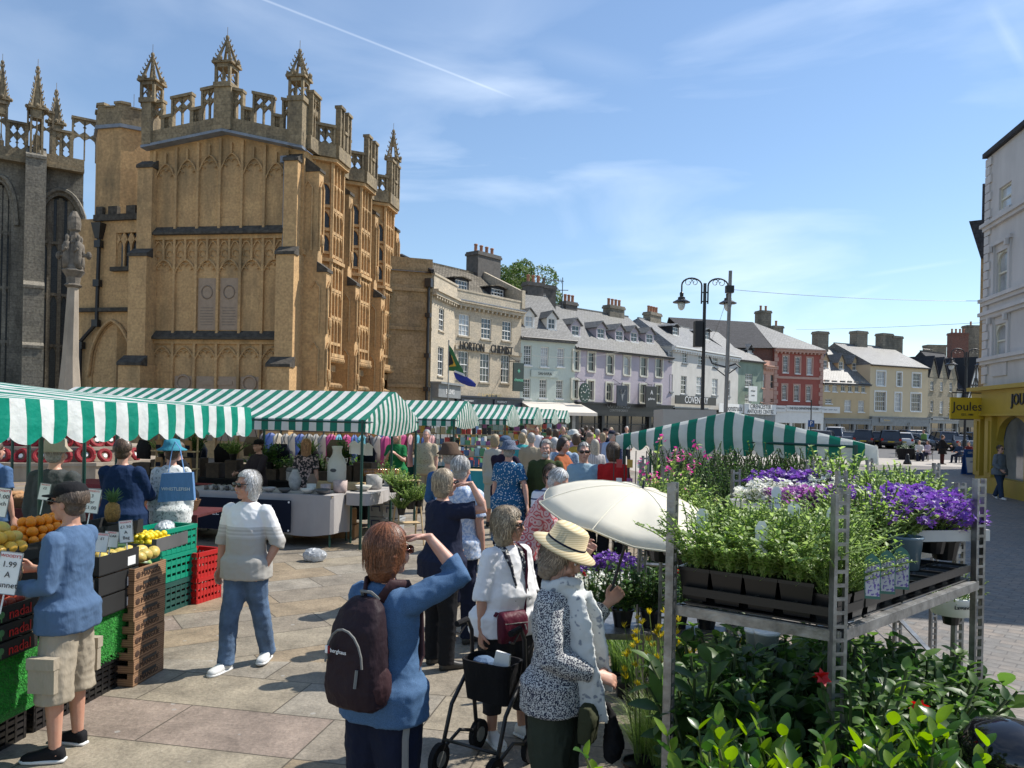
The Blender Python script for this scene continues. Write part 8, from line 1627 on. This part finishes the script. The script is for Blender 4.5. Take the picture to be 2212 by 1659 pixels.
for i in range(9):p=SL(1.0+i*.62,2.75,1.55+.1*sin(i*2));t=empty('hanging_bag',p,RZ+random.uniform(-.4,.4),'dark cloth bag hanging at the back of the nearest striped stall','bag','dark cloth bags hanging in the nearest stall');b=MB();b.rings([((0,0,-.35),.2,.04),((0,0,-.1),.22,.05),((0,0,.05),.14,.02)],12);b.build('bag_body',(navyb,cloth('taupe bag',(.16,.12,.09)),black)[i%3],t,smooth=True,uv=False);b=MB();b.tube([(-.1,0,.05),(0,0,.4),(.1,0,.05)],.008,4);b.build('strap',black,t,uv=False)
t=empty('plant_ladder',(Q(880,1150,13.3).x,13.3,0),.4,'small wooden folding ladder carrying potted plants beside the pottery stall','plant stand')
for x_ in(-.22,.22):
 for y_,y2 in((-.28,0),(.28,0)):b=MB();b.tube([(x_,y_,0),(x_*.8,y2,1.1)],.016,5);b.build('leg',woodl,t,uv=False)
for z_ in(.35,.7,1.08):b=MB();b.box(-.2,.2,-.12,.12,z_,z_+.02);b.build('step',woodl,t)
for i,(xv,yv,Y,sc)in enumerate(((868,1032,13.2,1.0),(888,1055,13.1,1.0),(850,1020,13.4,.9),(905,1050,13.2,.8),(868,1068,13.1,.8))):p=Q(xv,yv,Y);bush.put((p.x,Y,p.z-.35),('purple topped','glossy','feathery','small','low')[i]+' green shrub on the plant ladder by the pottery stall','green shrubs around the plant ladder',sc=sc)
p=GR(995,1155);bush.put((p.x,p.y,0),'leafy shrub in a pot hanging by the side of the woman in navy','green shrubs around the plant ladder',sc=1.4)
for i,(xv,yv)in enumerate(((560,985),(600,990),(640,990),(700,990),(730,985),(770,990),(830,1000))):p=Q(xv,yv+30,15.6);dark1.put((p.x,15.6,p.z-.25),'dark potted foliage in the row at the back of the pottery stall','dark potted foliage behind the pottery',sc=1.0)
# metal plant racks, right
galv2=mat('scratched galvanised steel',(.30,.30,.295),rough=.42,metal=.8,var=.5,scale=14,bump=.2,bscale=30)
NR=V(Q(1820,1075,2.8));NR.z=0;RL=V(Q(1461,1045,3.16));RL.z=0;RRt=V(Q(2121,1045,3.78));RRt.z=0;RB=RL+RRt-NR;ztop_=Q(1820,1068,2.8).z
def rack_post(par,p,ax,ztop,name='post',w=.028,z0=0):
 b=MB();ax=V(ax).normalized();ay=V((-ax.y,ax.x,0));p=V(p)
 def slab_(a0,a1,c0,c1,zz0,zz1):b.prism([p+ax*a0+ay*c0+V((0,0,zz0)),p+ax*a1+ay*c0+V((0,0,zz0)),p+ax*a1+ay*c1+V((0,0,zz0)),p+ax*a0+ay*c1+V((0,0,zz0))],(0,0,zz1-zz0))
 slab_(-w,-w+.013,-.003,.0,z0,ztop);slab_(w-.013,w,-.003,.0,z0,ztop);slab_(-w,-w+.003,0,.03,z0,ztop);slab_(w-.003,w,0,.03,z0,ztop)
 z=z0
 while z<ztop:slab_(-w+.013,w-.013,-.003,.0,z,min(z+.014,ztop));z+=.05
 return b.build(name,galv2,par,uv=False)
def shelf_frame(par,c4_,z,name='shelf'):
 b=MB();
 for i in range(4):a,c=V(c4_[i]),V(c4_[(i+1)%4]);d=(c-a).normalized();n_=V((d.y,-d.x,0));b.prism([a+V((0,0,z-.04)),c+V((0,0,z-.04)),c+V((0,0,z)),a+V((0,0,z))],n_*.004);b.prism([a+V((0,0,z)),c+V((0,0,z)),c-n_*.03+V((0,0,z)),a-n_*.03+V((0,0,z))],(0,0,.003))
 a,c,d,e=[V(q)for q in c4_]
 for k in range(1,9):t_=k/9;b.tube([a.lerp(c,t_)+V((0,0,z-.004)),e.lerp(d,t_)+V((0,0,z-.004))],.004,4)
 return b.build(name,galv2,par,uv=False)
t=empty('plant_trolley',NR,0,'front galvanised plant trolley with slotted posts and a shelf of herbs','plant trolley');O0=NR
C4=[RL-O0,NR-O0,RRt-O0,RB-O0];C4=[C4[1],C4[2],C4[3],C4[0]];zsh=Q(1815,1365,2.8).z
for i,c in enumerate(C4):rack_post(t,c,(1,.15,0)if i in(0,2)else((1,.3,0)if i==1 else(.5,.9,0)),ztop_)
shelf_frame(t,[c*.985 for c in C4],zsh);shelf_frame(t,[c*.985 for c in C4],.25)
eL=(RL-NR).normalized();eR=(RRt-NR).normalized()
def RK(a,c,z):return NR+eL*a+eR*c+V((0,0,z))
LLn,LRn=(RL-NR).length,(RRt-NR).length
tm_=Matrix(((eL.x,eR.x,0),(eL.y,eR.y,0),(0,0,1)))
def tray(label,a0,a1,c0,c1,z,na,nc,grp='black plant trays on the metal racks',org=NR,h=.075):
 t=empty('plant_tray',org,0,label,'plant tray',grp);b=MB()
 def P(a,c,zz_):return eL*a+eR*c+V((0,0,zz_))
 def bar(a,a_,c,c_,z0,z1):b.prism([P(a,c,z0),P(a_,c,z0),P(a_,c_,z0),P(a,c_,z0)],(0,0,z1-z0))
 for i in range(na+1):a=a0+(a1-a0)*i/na;bar(a-.006,a+.006,c0,c1,z+h*.55,z+h)
 for j in range(nc+1):c=c0+(c1-c0)*j/nc;bar(a0,a1,c-.006,c+.006,z+h*.55,z+h*.99)
 bar(a0,a1,c0,c1,z+.004,z+.01)
 for i in range(na):
  for j in range(nc):ac,cc=a0+(a1-a0)*(i+.5)/na,c0+(c1-c0)*(j+.5)/nc;w=(a1-a0)/na*.42;b.M=Matrix.Translation(eL*ac+eR*cc+V((0,0,z+.006)));b.rings([((0,0,0),w*.7,w*.7,eL,eR,6),((0,0,h*.8),w*1.05,w*1.05,eL,eR,6)],12,False);b.M=None
 b.build('tray_body',blackp,t,uv=False);return t
tray('black tray under the herb pots on the front trolley',.03,LLn-.03,.02,.25,zsh+.004,4,1);tray('black tray carrying the lavender pots at the trolley corner',.03,.30,.27,.62,zsh+.004,2,3);tray('empty black cell tray along the right edge of the front trolley',.03,.31,.64,1.44,zsh+.004,2,5);tray('empty black cell tray on the far side of the front trolley',.33,.61,.64,1.44,zsh+.004,2,5)
random.seed(31)
for i in range(4):
 a=.19+i*.135
 p=RK(a,.10,zsh+.02);herb1.put(p,('nearest','second','third','fourth','farthest')[i]+' square pot of trailing mint along the left edge of the front trolley','pots of herbs on the front trolley',sc=1.0,rz=atan2(eL.y,eL.x))
 p=RK(a,.31,zsh+.03);herb2.put(p,('nearest','second','third','fourth','farthest')[i]+' pot of fine leaved herbs in the inner row of the front trolley','pots of herbs on the front trolley',sc=1.05,rz=atan2(eL.y,eL.x))
 p=RK(a,.50,zsh+.03)
 herb1.put(p,('first','second','third','last')[i]+' pot of bushy oregano at the back of the front trolley','pots of herbs on the front trolley',sc=.95)
lavm=spk('lavender picture',(.16,.11,.33),(.50,.48,.52),90,.47);lavg=mat('label green',(.02,.13,.10),rough=.3)
for i in range(3):
 p=RK(.075,.10+i*.13,zsh+.01);q=herb2.put(p,('left','middle','right')[i]+' small black pot of lavender with a picture label at the trolley corner','three lavender pots',sc=.8,rz=atan2(eR.y,eR.x))
 t=empty('plant_label',RK(-.075,.08+i*.13,zsh+.12),-.25,('left','middle','right')[i]+' tall plant label picturing lavender spikes','plant label','three lavender labels');t.rotation_euler.x=-.12;b=MB();pts=[(-.026,0,0),(.026,0,0),(.03,0,.13),(.02,0,.15),(0,0,.165),(-.02,0,.15),(-.03,0,.13)];b.prism(pts,(0,.002,0));b.build('card',lavg,t);b=MB();b.prism([(-.023,-.001,.01),(.023,-.001,.01),(.026,-.001,.125),(-.026,-.001,.125)],(0,.001,0));b.build('picture',lavm,t)
for i,(xv,yv,Y,w,h)in enumerate(((1645,1165,2.98,.045,.14),(1715,1105,3.1,.045,.07),(1797,1115,3.2,.04,.07),(1517,1125,3.2,.045,.10),(1677,1075,3.9,.05,.11),(2095,1100,3.2,.0,.0))):
 if not w:continue
 t=empty('plant_label',Q(xv,yv,Y),.1*i-.2,('tall white wavy','white rounded','small white','left white','handwritten £4.50')[i]+' plant label standing among the herbs and flowers','plant label');b=MB();b.prism([(-w/2,0,-h/2),(w/2,0,-h/2),(w*.55,0,h*.3),(w*.25,0,h/2),(-w*.25,0,h/2),(-w*.55,0,h*.3)],(0,.002,0));b.build('card',lett_w,t)
 if i==4:text('Campanula',t,(-.006,-.002,0),.018,greyshop,ext=.0005,rz=0);text('£4.50',t,(.0,-.002,-.025),.018,greyshop,ext=.0005)
zf=Q(1700,1115,4.3).z-.02;B0=V(Q(1600,1100,4.9));B0.z=0
t=empty('plant_trolley',(0,0,0),0,'second galvanised trolley behind, crowded with violet and white campanulas','plant trolley')
pts2=[(Q(1826,1060,3.75).x,3.75),(Q(2078,1060,4.25).x,4.25),(Q(1948,1020,5.6).x,5.6),(Q(1592,1000,5.0).x,5.0)]
for i,(x_,y_)in enumerate(pts2):rack_post(t,(x_,y_,0),(1,.2,0),1.93)
shelf_frame(t,[V((x_,y_,0))for x_,y_ in pts2],zf-.12);shelf_frame(t,[V((x_,y_,0))for x_,y_ in pts2],.85)
t3=empty('plant_trolley',(0,0,0),0,'farther galvanised trolleys with tall posts standing under the striped plant canopy','plant trolley')
for x_,Y in((1752,6.3),(1780,6.6),(2025,6.4),(1395,6.6),(1392,5.6),(1440,5.2),(1880,7.0)):rack_post(t3,(Q(x_,1000,Y).x,Y,0),(1,.2,0),1.93)
b=MB();b.tube([(Q(1395,1000,6.6).x,6.6,1.0),(Q(1752,1000,6.3).x,6.3,1.0)],.015,4);b.build('rail',galv2,t3,uv=False)
random.seed(41);gv='violet campanulas on the second trolley';gwh='white and mauve campanulas on the second trolley'
def put_px(kind,xv,yv,Y,label,group,dz=None,sc=1.0):p=Q(xv,yv,Y);return kind.put((p.x,Y,p.z-kind.h*sc),label,group,sc=sc)
for i in range(5):put_px(kv,1672+i*30,1018,5.0,'violet campanula in the far row on the second trolley',gv,.22)
for i in range(3):put_px(kw,1655+i*32,1040+i*3,4.5,'white campanula in the left group on the second trolley',gwh,.20)
for i in range(4):put_px(km,1722+i*30,1052+(i%2)*6,4.35,'mauve campanula between the white and violet ones',gwh,.20)
put_px(kw,1790,1030,4.8,'white campanula in the left group on the second trolley',gwh,.22)
for i,(xv,yv,Y)in enumerate(((1845,1052,4.2),(1930,1060,4.1),(1945,1048,4.3),(1970,1050,4.2),(1990,1066,4.0),(2015,1072,3.9),(2035,1062,4.15),(1955,1078,3.8),(2042,1088,3.95))):put_px(kv,xv,yv,Y,'violet campanula in the big mound at the right of the second trolley',gv,.18,1.05)
t=empty('plant_tray',(Q(2005,1160,3.95).x,3.95,Q(2005,1158,3.95).z),.2,'white tray under the big violet mound','plant tray');b=MB();b.box(-.27,.2,-.16,.16,0,.035);b.box(-.27,.2,-.17,-.16,0,.055);b.box(.2,.21,-.17,.17,0,.055);b.build('tray_body',mat('grubby white plastic',(.5,.5,.47),var=.2),t)
t=empty('plant_tray',(Q(1640,1095,4.5).x,4.5,Q(1640,1098,4.5).z),.2,'white tray at the left end of the campanulas','plant tray');b=MB();b.box(-.1,.3,-.2,.2,0,.035);b.box(-.11,.3,-.21,-.2,0,.055);b.build('tray_body',MATS['grubby white plastic'],t)
for i,(xv,yv,Y)in enumerate(((1905,1016,4.7),(1925,1022,5.0),(1890,1030,5.2),(1955,1012,5.0),(1985,1028,4.8),(1870,1036,4.6),(2000,1040,4.8),(1885,1050,3.9),(1900,1075,3.8),(1860,1080,3.8),(1800,1060,4.0))):put_px(bush,xv,yv,Y,'light green bushy plant behind the violet campanulas','light green plants on the second trolley',.2,.8)
for i,(xv,yv,sc)in enumerate(((1818,985,1.05),(1838,1000,.9),(1806,1005,.8))):put_px(tallg,xv,yv-18,4.9,('tallest','right hand','left hand')[i]+' budding green plant rising above the campanulas','tall budding plants above the campanulas',.5,sc)
for i,(xv,yv,Y,sc)in enumerate(((1433,940,5.2,1.05),(1465,966,5.3,.9),(1452,1010,5.0,.7),(1420,985,5.6,.9),(1484,1050,5.2,.7))):put_px(pinkf,xv,yv,Y,('tallest','second','third','leftmost','rightmost')[i]+' tall pink campion left of the herb trolley','tall pink campions beside the parasol',.72,sc)
for i in range(8):put_px(bush,1405+i*12,1045+(i%3)*10,5.0,'yellowish green plant at the foot of the campions','yellow green plants below the campions',.15,.8)
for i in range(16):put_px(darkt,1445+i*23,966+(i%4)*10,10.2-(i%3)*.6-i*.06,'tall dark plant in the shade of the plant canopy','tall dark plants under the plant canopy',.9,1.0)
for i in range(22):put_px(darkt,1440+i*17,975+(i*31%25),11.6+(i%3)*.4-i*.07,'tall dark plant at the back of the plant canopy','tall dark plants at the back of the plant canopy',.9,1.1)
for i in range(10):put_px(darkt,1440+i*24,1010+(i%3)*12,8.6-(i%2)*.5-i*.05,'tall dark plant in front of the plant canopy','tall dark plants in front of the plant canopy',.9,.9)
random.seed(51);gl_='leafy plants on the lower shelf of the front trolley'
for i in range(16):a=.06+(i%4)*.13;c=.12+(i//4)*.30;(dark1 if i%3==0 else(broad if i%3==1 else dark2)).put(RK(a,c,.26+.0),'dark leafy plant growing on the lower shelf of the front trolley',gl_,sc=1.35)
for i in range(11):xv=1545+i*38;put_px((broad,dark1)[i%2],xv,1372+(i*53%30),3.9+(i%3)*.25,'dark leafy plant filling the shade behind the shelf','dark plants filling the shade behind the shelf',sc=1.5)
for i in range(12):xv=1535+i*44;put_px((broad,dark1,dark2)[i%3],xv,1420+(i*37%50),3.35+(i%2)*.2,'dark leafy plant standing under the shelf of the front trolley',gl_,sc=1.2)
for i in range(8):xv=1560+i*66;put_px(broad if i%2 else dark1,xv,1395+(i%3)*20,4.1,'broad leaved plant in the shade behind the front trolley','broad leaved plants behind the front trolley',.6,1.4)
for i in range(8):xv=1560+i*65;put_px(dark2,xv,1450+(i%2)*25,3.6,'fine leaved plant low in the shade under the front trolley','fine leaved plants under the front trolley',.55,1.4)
put_px(redf,1862,1432,2.75,'red flowering plant left of its neighbour under the trolley','red flowering plants under the front trolley',.55,1.0);put_px(redf,1925,1462,2.8,'red flowering plant right of its neighbour under the trolley','red flowering plants under the front trolley',.55,1.0)
for i,(xv,yv,Y,sc)in enumerate(((1545,1580,2.35,.9),(1600,1565,2.4,.95),(1670,1600,2.25,.9),(1750,1570,2.4,.95),(1850,1545,2.3,.95),(1930,1530,2.35,1.0),(2000,1555,2.45,1.0),(2065,1575,2.4,.95),(1890,1600,2.15,.9),(2150,1560,3.2,.85),(2185,1540,3.4,.85),(1800,1630,2.1,.85))):put_px(laur if i%2 else laur2,xv,yv+42,Y,'glossy laurel bush in the front row below the trolley','glossy laurel bushes along the front',1.05,sc)
for i,(xv,yv,Y,sc)in enumerate(((1400,1560,4.6,1.1),(1385,1575,4.75,.9),(1440,1620,4.5,1.1),(1420,1530,4.9,1.0))):
 p=GR(xv-5,1640+i*3);grass.put((p.x+(xv-1400)*.002,Y,0),'fine green grass in a terracotta pot at the left foot of the trolley','pots of fine grass',sc=sc*1.05)
for i in range(7):p=GR(1330+i*22,1480+(i%3)*25);strap.put((p.x,p.y,0),'strappy leaved plant in a black pot on the paving by the woman with the parasol','strappy leaved plants on the paving',sc=1.0)
for i,(xv,Y)in enumerate(((1385,4.6),(1425,4.7),(1480,4.5),(1500,4.7),(1535,4.4),(1455,4.9),(1405,5.1))):agap.put((Q(xv,1400,Y).x,Y,.05),'agapanthus with yellow green flower heads left of the trolley','agapanthus stems with yellow heads',sc=1.0)
for i in range(18):p=GR(1300+(i%6)*27,1300+(i//6)*45);(dark2 if i%2 else bush).put((p.x,p.y,.02),'low dark potted plant on the ground behind the parasol','low potted plants behind the parasol',sc=1.1)
for i,(xv,yv,Y)in enumerate(((1275,1265,7.3),(1300,1268,7.2),(1330,1262,7.4))):put_px(kw,xv,yv-22,Y,'white flowered low plant behind the parasol handle','white flowered low plants',.2,1.3)
for i,(xv,yv,Y)in enumerate(((1322,1195,8.2),(1345,1200,8.0),(1300,1205,8.3))):put_px(kv,xv,yv,Y,'blue flowered plant in the shade behind the parasol','blue flowered plants in the shade',.3,1.2)
t=empty('display_table',(Q(1430,1300,5.6).x,5.6,0),0,'low slatted bench of potted plants behind the parasol','bench');b=MB();b.box(-.6,.6,-.3,.3,.72,.76);b.build('bench_top',galv2,t);
for x_ in(-.55,.55):b=MB();b.tube([(x_,0,0),(x_,0,.72)],.02,5);b.build('leg',galv2,t,uv=False)
for i in range(6):(redf if i%3==0 else dark2).put((Q(1430,1300,5.6).x-.5+i*.2,5.5,.76),'potted plant standing on the low slatted bench','potted plants on the slatted bench',sc=.8)
t=empty('flower_bucket',V(Q(1955,1228,3.65)),0,'blue grey bucket behind the lavender pots','bucket');b=MB();b.lathe([(.06,0),(.075,.14),(.08,.145),(.08,.155),(.07,.155),(.06,.02)],n=18);b.build('bucket_body',mat('blue grey plastic',(.12,.18,.22),rough=.3),t,uv=False,smooth=True)
for i,(xv,yv,Y)in enumerate(((1655,1350,4.1),(1635,1345,4.2))):t=empty('plant_pot',Q(xv,yv+75,Y),0,('right','left')[i]+' tall white printed nursery pot below the shelf','plant pot');b=MB();b.lathe([(.05,0),(.065,.14),(.07,.14),(.07,.155),(.06,.155)],n=16);b.build('pot_body',lett_w,t,smooth=True,uv=False);text('PW',t,(0,-.066,.07),.045,lett_k,ext=.003)
t=empty('white_planter',Q(2055,1325,4.2),0,'round white pot lettered Lavender right of the trolley shelf','plant pot');b=MB();b.lathe([(.1,0),(.125,.09),(.13,.1),(.12,.1)],n=18);b.build('pot_body',lett_w,t,smooth=True,uv=False);text('Lavender',t,(0,-.125,.06),.03,navyshop,ext=.003)
bush.put(V(Q(2055,1300,4.2))-V((0,0,.12)),'green herb growing in the white pot right of the trolley','green herb in the white pot',sc=.6)
b=MB();b.lathe([(.16,0),(.165,.06),(.12,.12),(.04,.14),(.01,.145)],n=24);q=b.build('black_lid',mat('glossy black',(.01,.01,.012),rough=.1,spec=.8),smooth=True,uv=False);q.location=Q(2188,1650,2.6);tag(q,'glossy black domed lid at the bottom right corner','lid')
t=empty('card_rack',(Q(1358,1000,9.6).x,9.6,0),0,'black wire spinner rack of greeting cards under the plant canopy','card rack');b=MB();b.tube([(0,0,0),(0,0,1.85)],.015,5);[b.tube([(x_,-.12,.5),(x_,-.12,1.85)],.006,4)for x_ in(-.2,-.07,.07,.2)];b.build('frame',iron,t,uv=False)
for i in range(5):
 for j in range(3):b=MB();b.box(-.17+j*.13,-.10+j*.13,-.135,-.13,.72+i*.23,.82+i*.23);b.build('card',goods if(i+j)%3 else lett_w,t)
# cars
def carpaint(name,c):return mat(name,c,rough=.18,var=.05,spec=.9)
tyre=mat('tyre rubber',(.015,.015,.015));cglass=mat('car glass',(.02,.025,.03),rough=.05,spec=1.0,var=.2);tail=mat('tail lamp red',(.45,.01,.01),rough=.2);plate=mat('number plate yellow',(.6,.42,.03));hub=mat('alloy wheel',(.3,.3,.3),rough=.3,metal=.6)
def car(label,loc,rz,m_,kind='suv',grp='cars parked in the square'):
 t=empty('parked_car',loc,rz,label,'car',grp);h={'suv':1.68,'hatch':1.5,'van':1.85,'saloon':1.43}[kind];L_={'suv':4.6,'hatch':4.0,'van':4.8,'saloon':4.6}[kind];w=.92;hl=L_/2
 low=[(-hl,.35,.80),(-hl+.05,.95,.90),(hl-.9,.95,.92),(hl-.2,.82,.86),(hl,.6,.78)]
 b=MB();secs=[(-hl,.38,.88,.80),(-hl+.12,.28,.98,.9),(-hl+.7,.25,1.0,.93),(0,.25,1.0,.95),(hl-1.3,.25,.98,.94),(hl-.4,.28,.86,.9),(hl,.36,.7,.78)]
 b.rings([((0,y_,(z0+z1)/2),ww,(z1-z0)/2,(1,0,0),(0,0,1),4)for y_,z0,z1,ww in secs],20);b.build('body',m_,t,uv=False,smooth=True)
 r0,r1,r2,r3=(-hl+.12,-hl+.5,hl-2.1,hl-1.35)if kind!='saloon' else(-hl+.6,-hl+1.2,hl-2.2,hl-1.4)
 def cab(b,s_,zt):b.add([(-.80*s_,r0,.95),(.80*s_,r0,.95),(.84*s_,r3,.95),(-.84*s_,r3,.95),(-.62*s_,r1,zt),(.62*s_,r1,zt),(.66*s_,r2,zt),(-.66*s_,r2,zt)],[(0,1,5,4),(1,2,6,5),(2,3,7,6),(3,0,4,7),(4,5,6,7)])
 b=MB();cab(b,1,h-.06);b.build('windows',cglass,t,uv=False);b=MB();b.rings([((0,(r1+r2)/2,h-.08),.70,abs(r2-r1)/2+.1,(1,0,0),(0,1,0),5),((0,(r1+r2)/2,h-.02),.64,abs(r2-r1)/2,(1,0,0),(0,1,0),5),((0,(r1+r2)/2,h),.5,abs(r2-r1)/2-.2,(1,0,0),(0,1,0),4)],20)
 for sx in(-1,1):
  b.tube([(sx*.81,r0-.01,.95),(sx*.64,r1-.01,h-.05)],.05,5);b.tube([(sx*.85,r3,.95),(sx*.67,r2,h-.05)],.04,5);b.tube([(sx*.83,(r0+r3)/2,.95),(sx*.66,(r1+r2)/2,h-.05)],.035,5)
 b.build('roof',m_,t,uv=False)
 for sx in(-1,1):
  b=MB();b.box(sx*.72-.1,sx*.72+.1,-hl-.02,-hl+.06,.72,.92);b.build('tail_lamp',tail,t,uv=False);b=MB();b.box(sx*.6-.14,sx*.6+.14,hl-.1,hl+.01,.6,.72);b.build('headlamp',lett_w,t,uv=False)
  for yy in(-hl+.85,hl-.9):b=MB();b.rings([((sx*.93,yy,.33),.33,.33,(0,1,0),(0,0,1)),((sx*.70,yy,.33),.33,.33,(0,1,0),(0,0,1))],18);wv=b.build('wheel',tyre,t,uv=False);b=MB();b.rings([((sx*.94,yy,.33),.2,.2,(0,1,0),(0,0,1)),((sx*.9,yy,.33),.2,.2,(0,1,0),(0,0,1))],12);b.build('hub',hub,wv,uv=False)
  b=MB();b.ell((sx*1.0,r3-.1,1.0),(.1,.06,.08),8,6);b.build('mirror',m_,t,uv=False)
 b=MB();b.box(-.26,.26,-hl-.02,-hl+.02,.6,.7);b.build('number_plate',plate,t,uv=False);return t
bk_,wt_,gy_,dk_=carpaint('black car paint',(.01,.01,.012)),carpaint('white car paint',(.6,.6,.6)),carpaint('grey car paint',(.12,.13,.14)),carpaint('dark blue car paint',(.015,.02,.04))
for lab,xv,Y,m_,k,rz in(('silver car at the left end of the row, half hidden by the canopy',1782,72,gy_,'hatch',.5),('white van shaped car beside the ochre house',1806,74,wt_,'van',.5),('dark grey saloon between the white van and the black SUV',1838,73,gy_,'saloon',.5),('black SUV right of the grey saloon',1866,71,bk_,'suv',.45),('black hatchback left of the sporty black SUV',1896,72,bk_,'hatch',.4),('black SUV beside the white hatchback',1922,70,bk_,'suv',.4),('white hatchback with red tail lamps in the row',1948,70,wt_,'hatch',.4),('black saloon with a lit looking tail lamp right of the white hatchback',1964,74,bk_,'saloon',.4),('grey saloon with round headlamps facing the camera',1996,69,gy_,'saloon',2.8),('large dark off-roader behind the man in green',2034,68,dk_,'suv',.2),('silver saloon right of the off-roader',2068,67,gy_,'saloon',.2),('dark SUV at the right end of the row',2096,67,bk_,'suv',.1),('dark car farther back between the saloons',1985,78,dk_,'suv',1.4)):
 car(lab,(Q(xv,930,Y).x,Y,0),-rz,m_,k)
for i,xv in enumerate((1955,1976)):
 p=GR(xv,993);t=empty('planter',p,.1,('left','right')[i]+' square black planter with clipped shrubs by the bicycle','planter');b=MB();b.taper((0,0,0),.55,.55,.72,.72,.7);b.build('planter_box',black,t);f=foliage_mesh(260,.34,.05,3+i).build('foliage',[LD[1],LD[2]],t,uv=False);f.location=(0,0,.78)
p=GR(1937,988);t=empty('bicycle',p,1.2,'black bicycle leaning beside the left planter','bicycle');
for x_ in(-.5,.5):b=MB();b.tube([(x_+.33*cos(a),0,.34+.33*sin(a))for a in[2*pi*k/18 for k in range(19)]],.015,5,cap=False);w_=b.build('wheel',black,t,uv=False)
b=MB();b.tube([(-.5,0,.34),(-.1,0,.3),(.35,0,.75),(-.2,0,.72),(-.1,0,.3)],.018,5);b.tube([(.5,0,.34),(.35,0,.75),(.32,0,.95)],.016,5);b.tube([(-.5,0,.34),(-.2,0,.72)],.012,5);b.build('frame',iron,t,uv=False);b=MB();b.tube([(.32,-.22,.97),(.32,.22,.97)],.014,5);b.build('handlebar',iron,t,uv=False);b=MB();b.ell((-.24,0,.82),(.12,.06,.03),8,5);b.build('saddle',black,t,uv=False)
def aboard(label,x,y,w,h,m_,m2,txt,rz=.1):
 p=GR(x,y);t=empty('pavement_board',p,rz,label,'sign');b=MB();b.prism([(-w/2,-.2,0),(w/2,-.2,0),(w/2,0,h),(-w/2,0,h)],(0,.02,0));b.prism([(-w/2,.2,0),(w/2,.2,0),(w/2,.02,h),(-w/2,.02,h)],(0,.02,0));bp_=b.build('board',m_,t);b=MB();b.prism([(-w*.45,-.19,.1),(w*.45,-.19,.1),(w*.45,-.065,h*.68),(-w*.45,-.065,h*.68)],(0,-.004,0));b.build('panel',m2,t)
 text(txt,t,(0,-.045,h*.86),h*.12,lett_w,rx=pi/2-.1,ext=.004);text(txt,t,(0,-.11,h*.5),h*.08,m_,rx=pi/2-.1,ext=.004)
aboard('blue and white pavement board beside the yellow shop',2096,1025,.62,1.15,mat('sign blue',(.02,.10,.32),rough=.3),lett_w,'OPEN');aboard('narrow black pavement board right of the planters',1993,986,.5,1.2,blackc,blackc,'MENU',-.5)
p=GR(1823+10,1010);
t=empty('bollard',GR(1960,1003),0,'short dark domed bollard in front of the planters','bollard');b=MB();b.lathe([(.22,0),(.2,.12),(.1,.3),(.09,.5),(.05,.58)],n=12);b.build('bollard_body',iron,t,uv=False,smooth=True)
tq_=Q(1488,900,24);t=empty('trailer',(tq_.x,24,0),-.05,'plain beige market trailer with a square hatch behind the plant canopy','trailer');b=MB();b.box(-.8,.85,0,2.2,.5,Q(1488,885,24).z);b.build('body',mat('beige trailer panel',(.45,.42,.38),var=.06),t);b=MB();b.box(-.3,.25,-.02,0,1.6,2.1);b.build('hatch',black,t)
for x_ in(-.82,.87):b=MB();b.rings([((x_-.05,1,.33),.33,.33,(0,1,0),(0,0,1)),((x_+.05,1,.33),.33,.33,(0,1,0),(0,0,1))],14);b.build('wheel',tyre,t,uv=False)
pp_=GR(1753,1000);t=empty('parking_sign',(Q(1752,900,40).x,40,0),0,'blue square parking sign on a thin post above the plant canopy','sign');b=MB();b.tube([(0,0,0),(0,0,3.4)],.03,6);b.build('post',iron,t,uv=False);b=MB();b.box(-.16,.16,-.05,-.04,2.0,2.34);b.build('sign_panel',MATS['sign blue'],t);text('P',t,(0,-.055,2.17),.3,lett_w)
# finish: modifiers and fonts become plain meshes
def finish():
 bpy.context.view_layer.update();dg=bpy.context.evaluated_depsgraph_get()
 res=[(o,k,a,b,bpy.data.meshes.new_from_object(o.evaluated_get(dg),preserve_all_data_layers=True,depsgraph=dg))for o,k,a,b in DEFER]
 for o,k,amp,sc,me in res:
  if k=='font':
   n=o.name;p=o.parent;mw=(o.location.copy(),o.rotation_euler.copy(),o.scale.copy());cu=o.data;bpy.data.objects.remove(o);bpy.data.curves.remove(cu)
   q=bpy.data.objects.new(n,me);COL.objects.link(q);q.parent=p;q.location,q.rotation_euler,q.scale=mw
  else:
   o.modifiers.clear();o.data=me;me.polygons.foreach_set('use_smooth',[True]*len(me.polygons))
   if amp:
    import numpy as np
    nv=len(me.vertices);co=np.empty(nv*3,'f');no=np.empty(nv*3,'f');me.vertices.foreach_get('co',co);me.vertices.foreach_get('normal',no);co=co.reshape(-1,3);no=no.reshape(-1,3)
    d=np.zeros(nv)
    for i in range(nv):
     c=co[i];a_=1-2.2*abs(noise.noise(V((c[0]*sc,c[1]*sc,c[2]*sc*.55))));b_=1-2.2*abs(noise.noise(V((c[0]*sc*1.3+9,c[1]*sc*1.3+5,c[2]*sc*2.2))));d[i]=.55*a_*abs(a_)+.4*b_*abs(b_)-.3
    co+=no*(d[:,None]*amp);me.vertices.foreach_set('co',co.ravel());me.update()
finish()
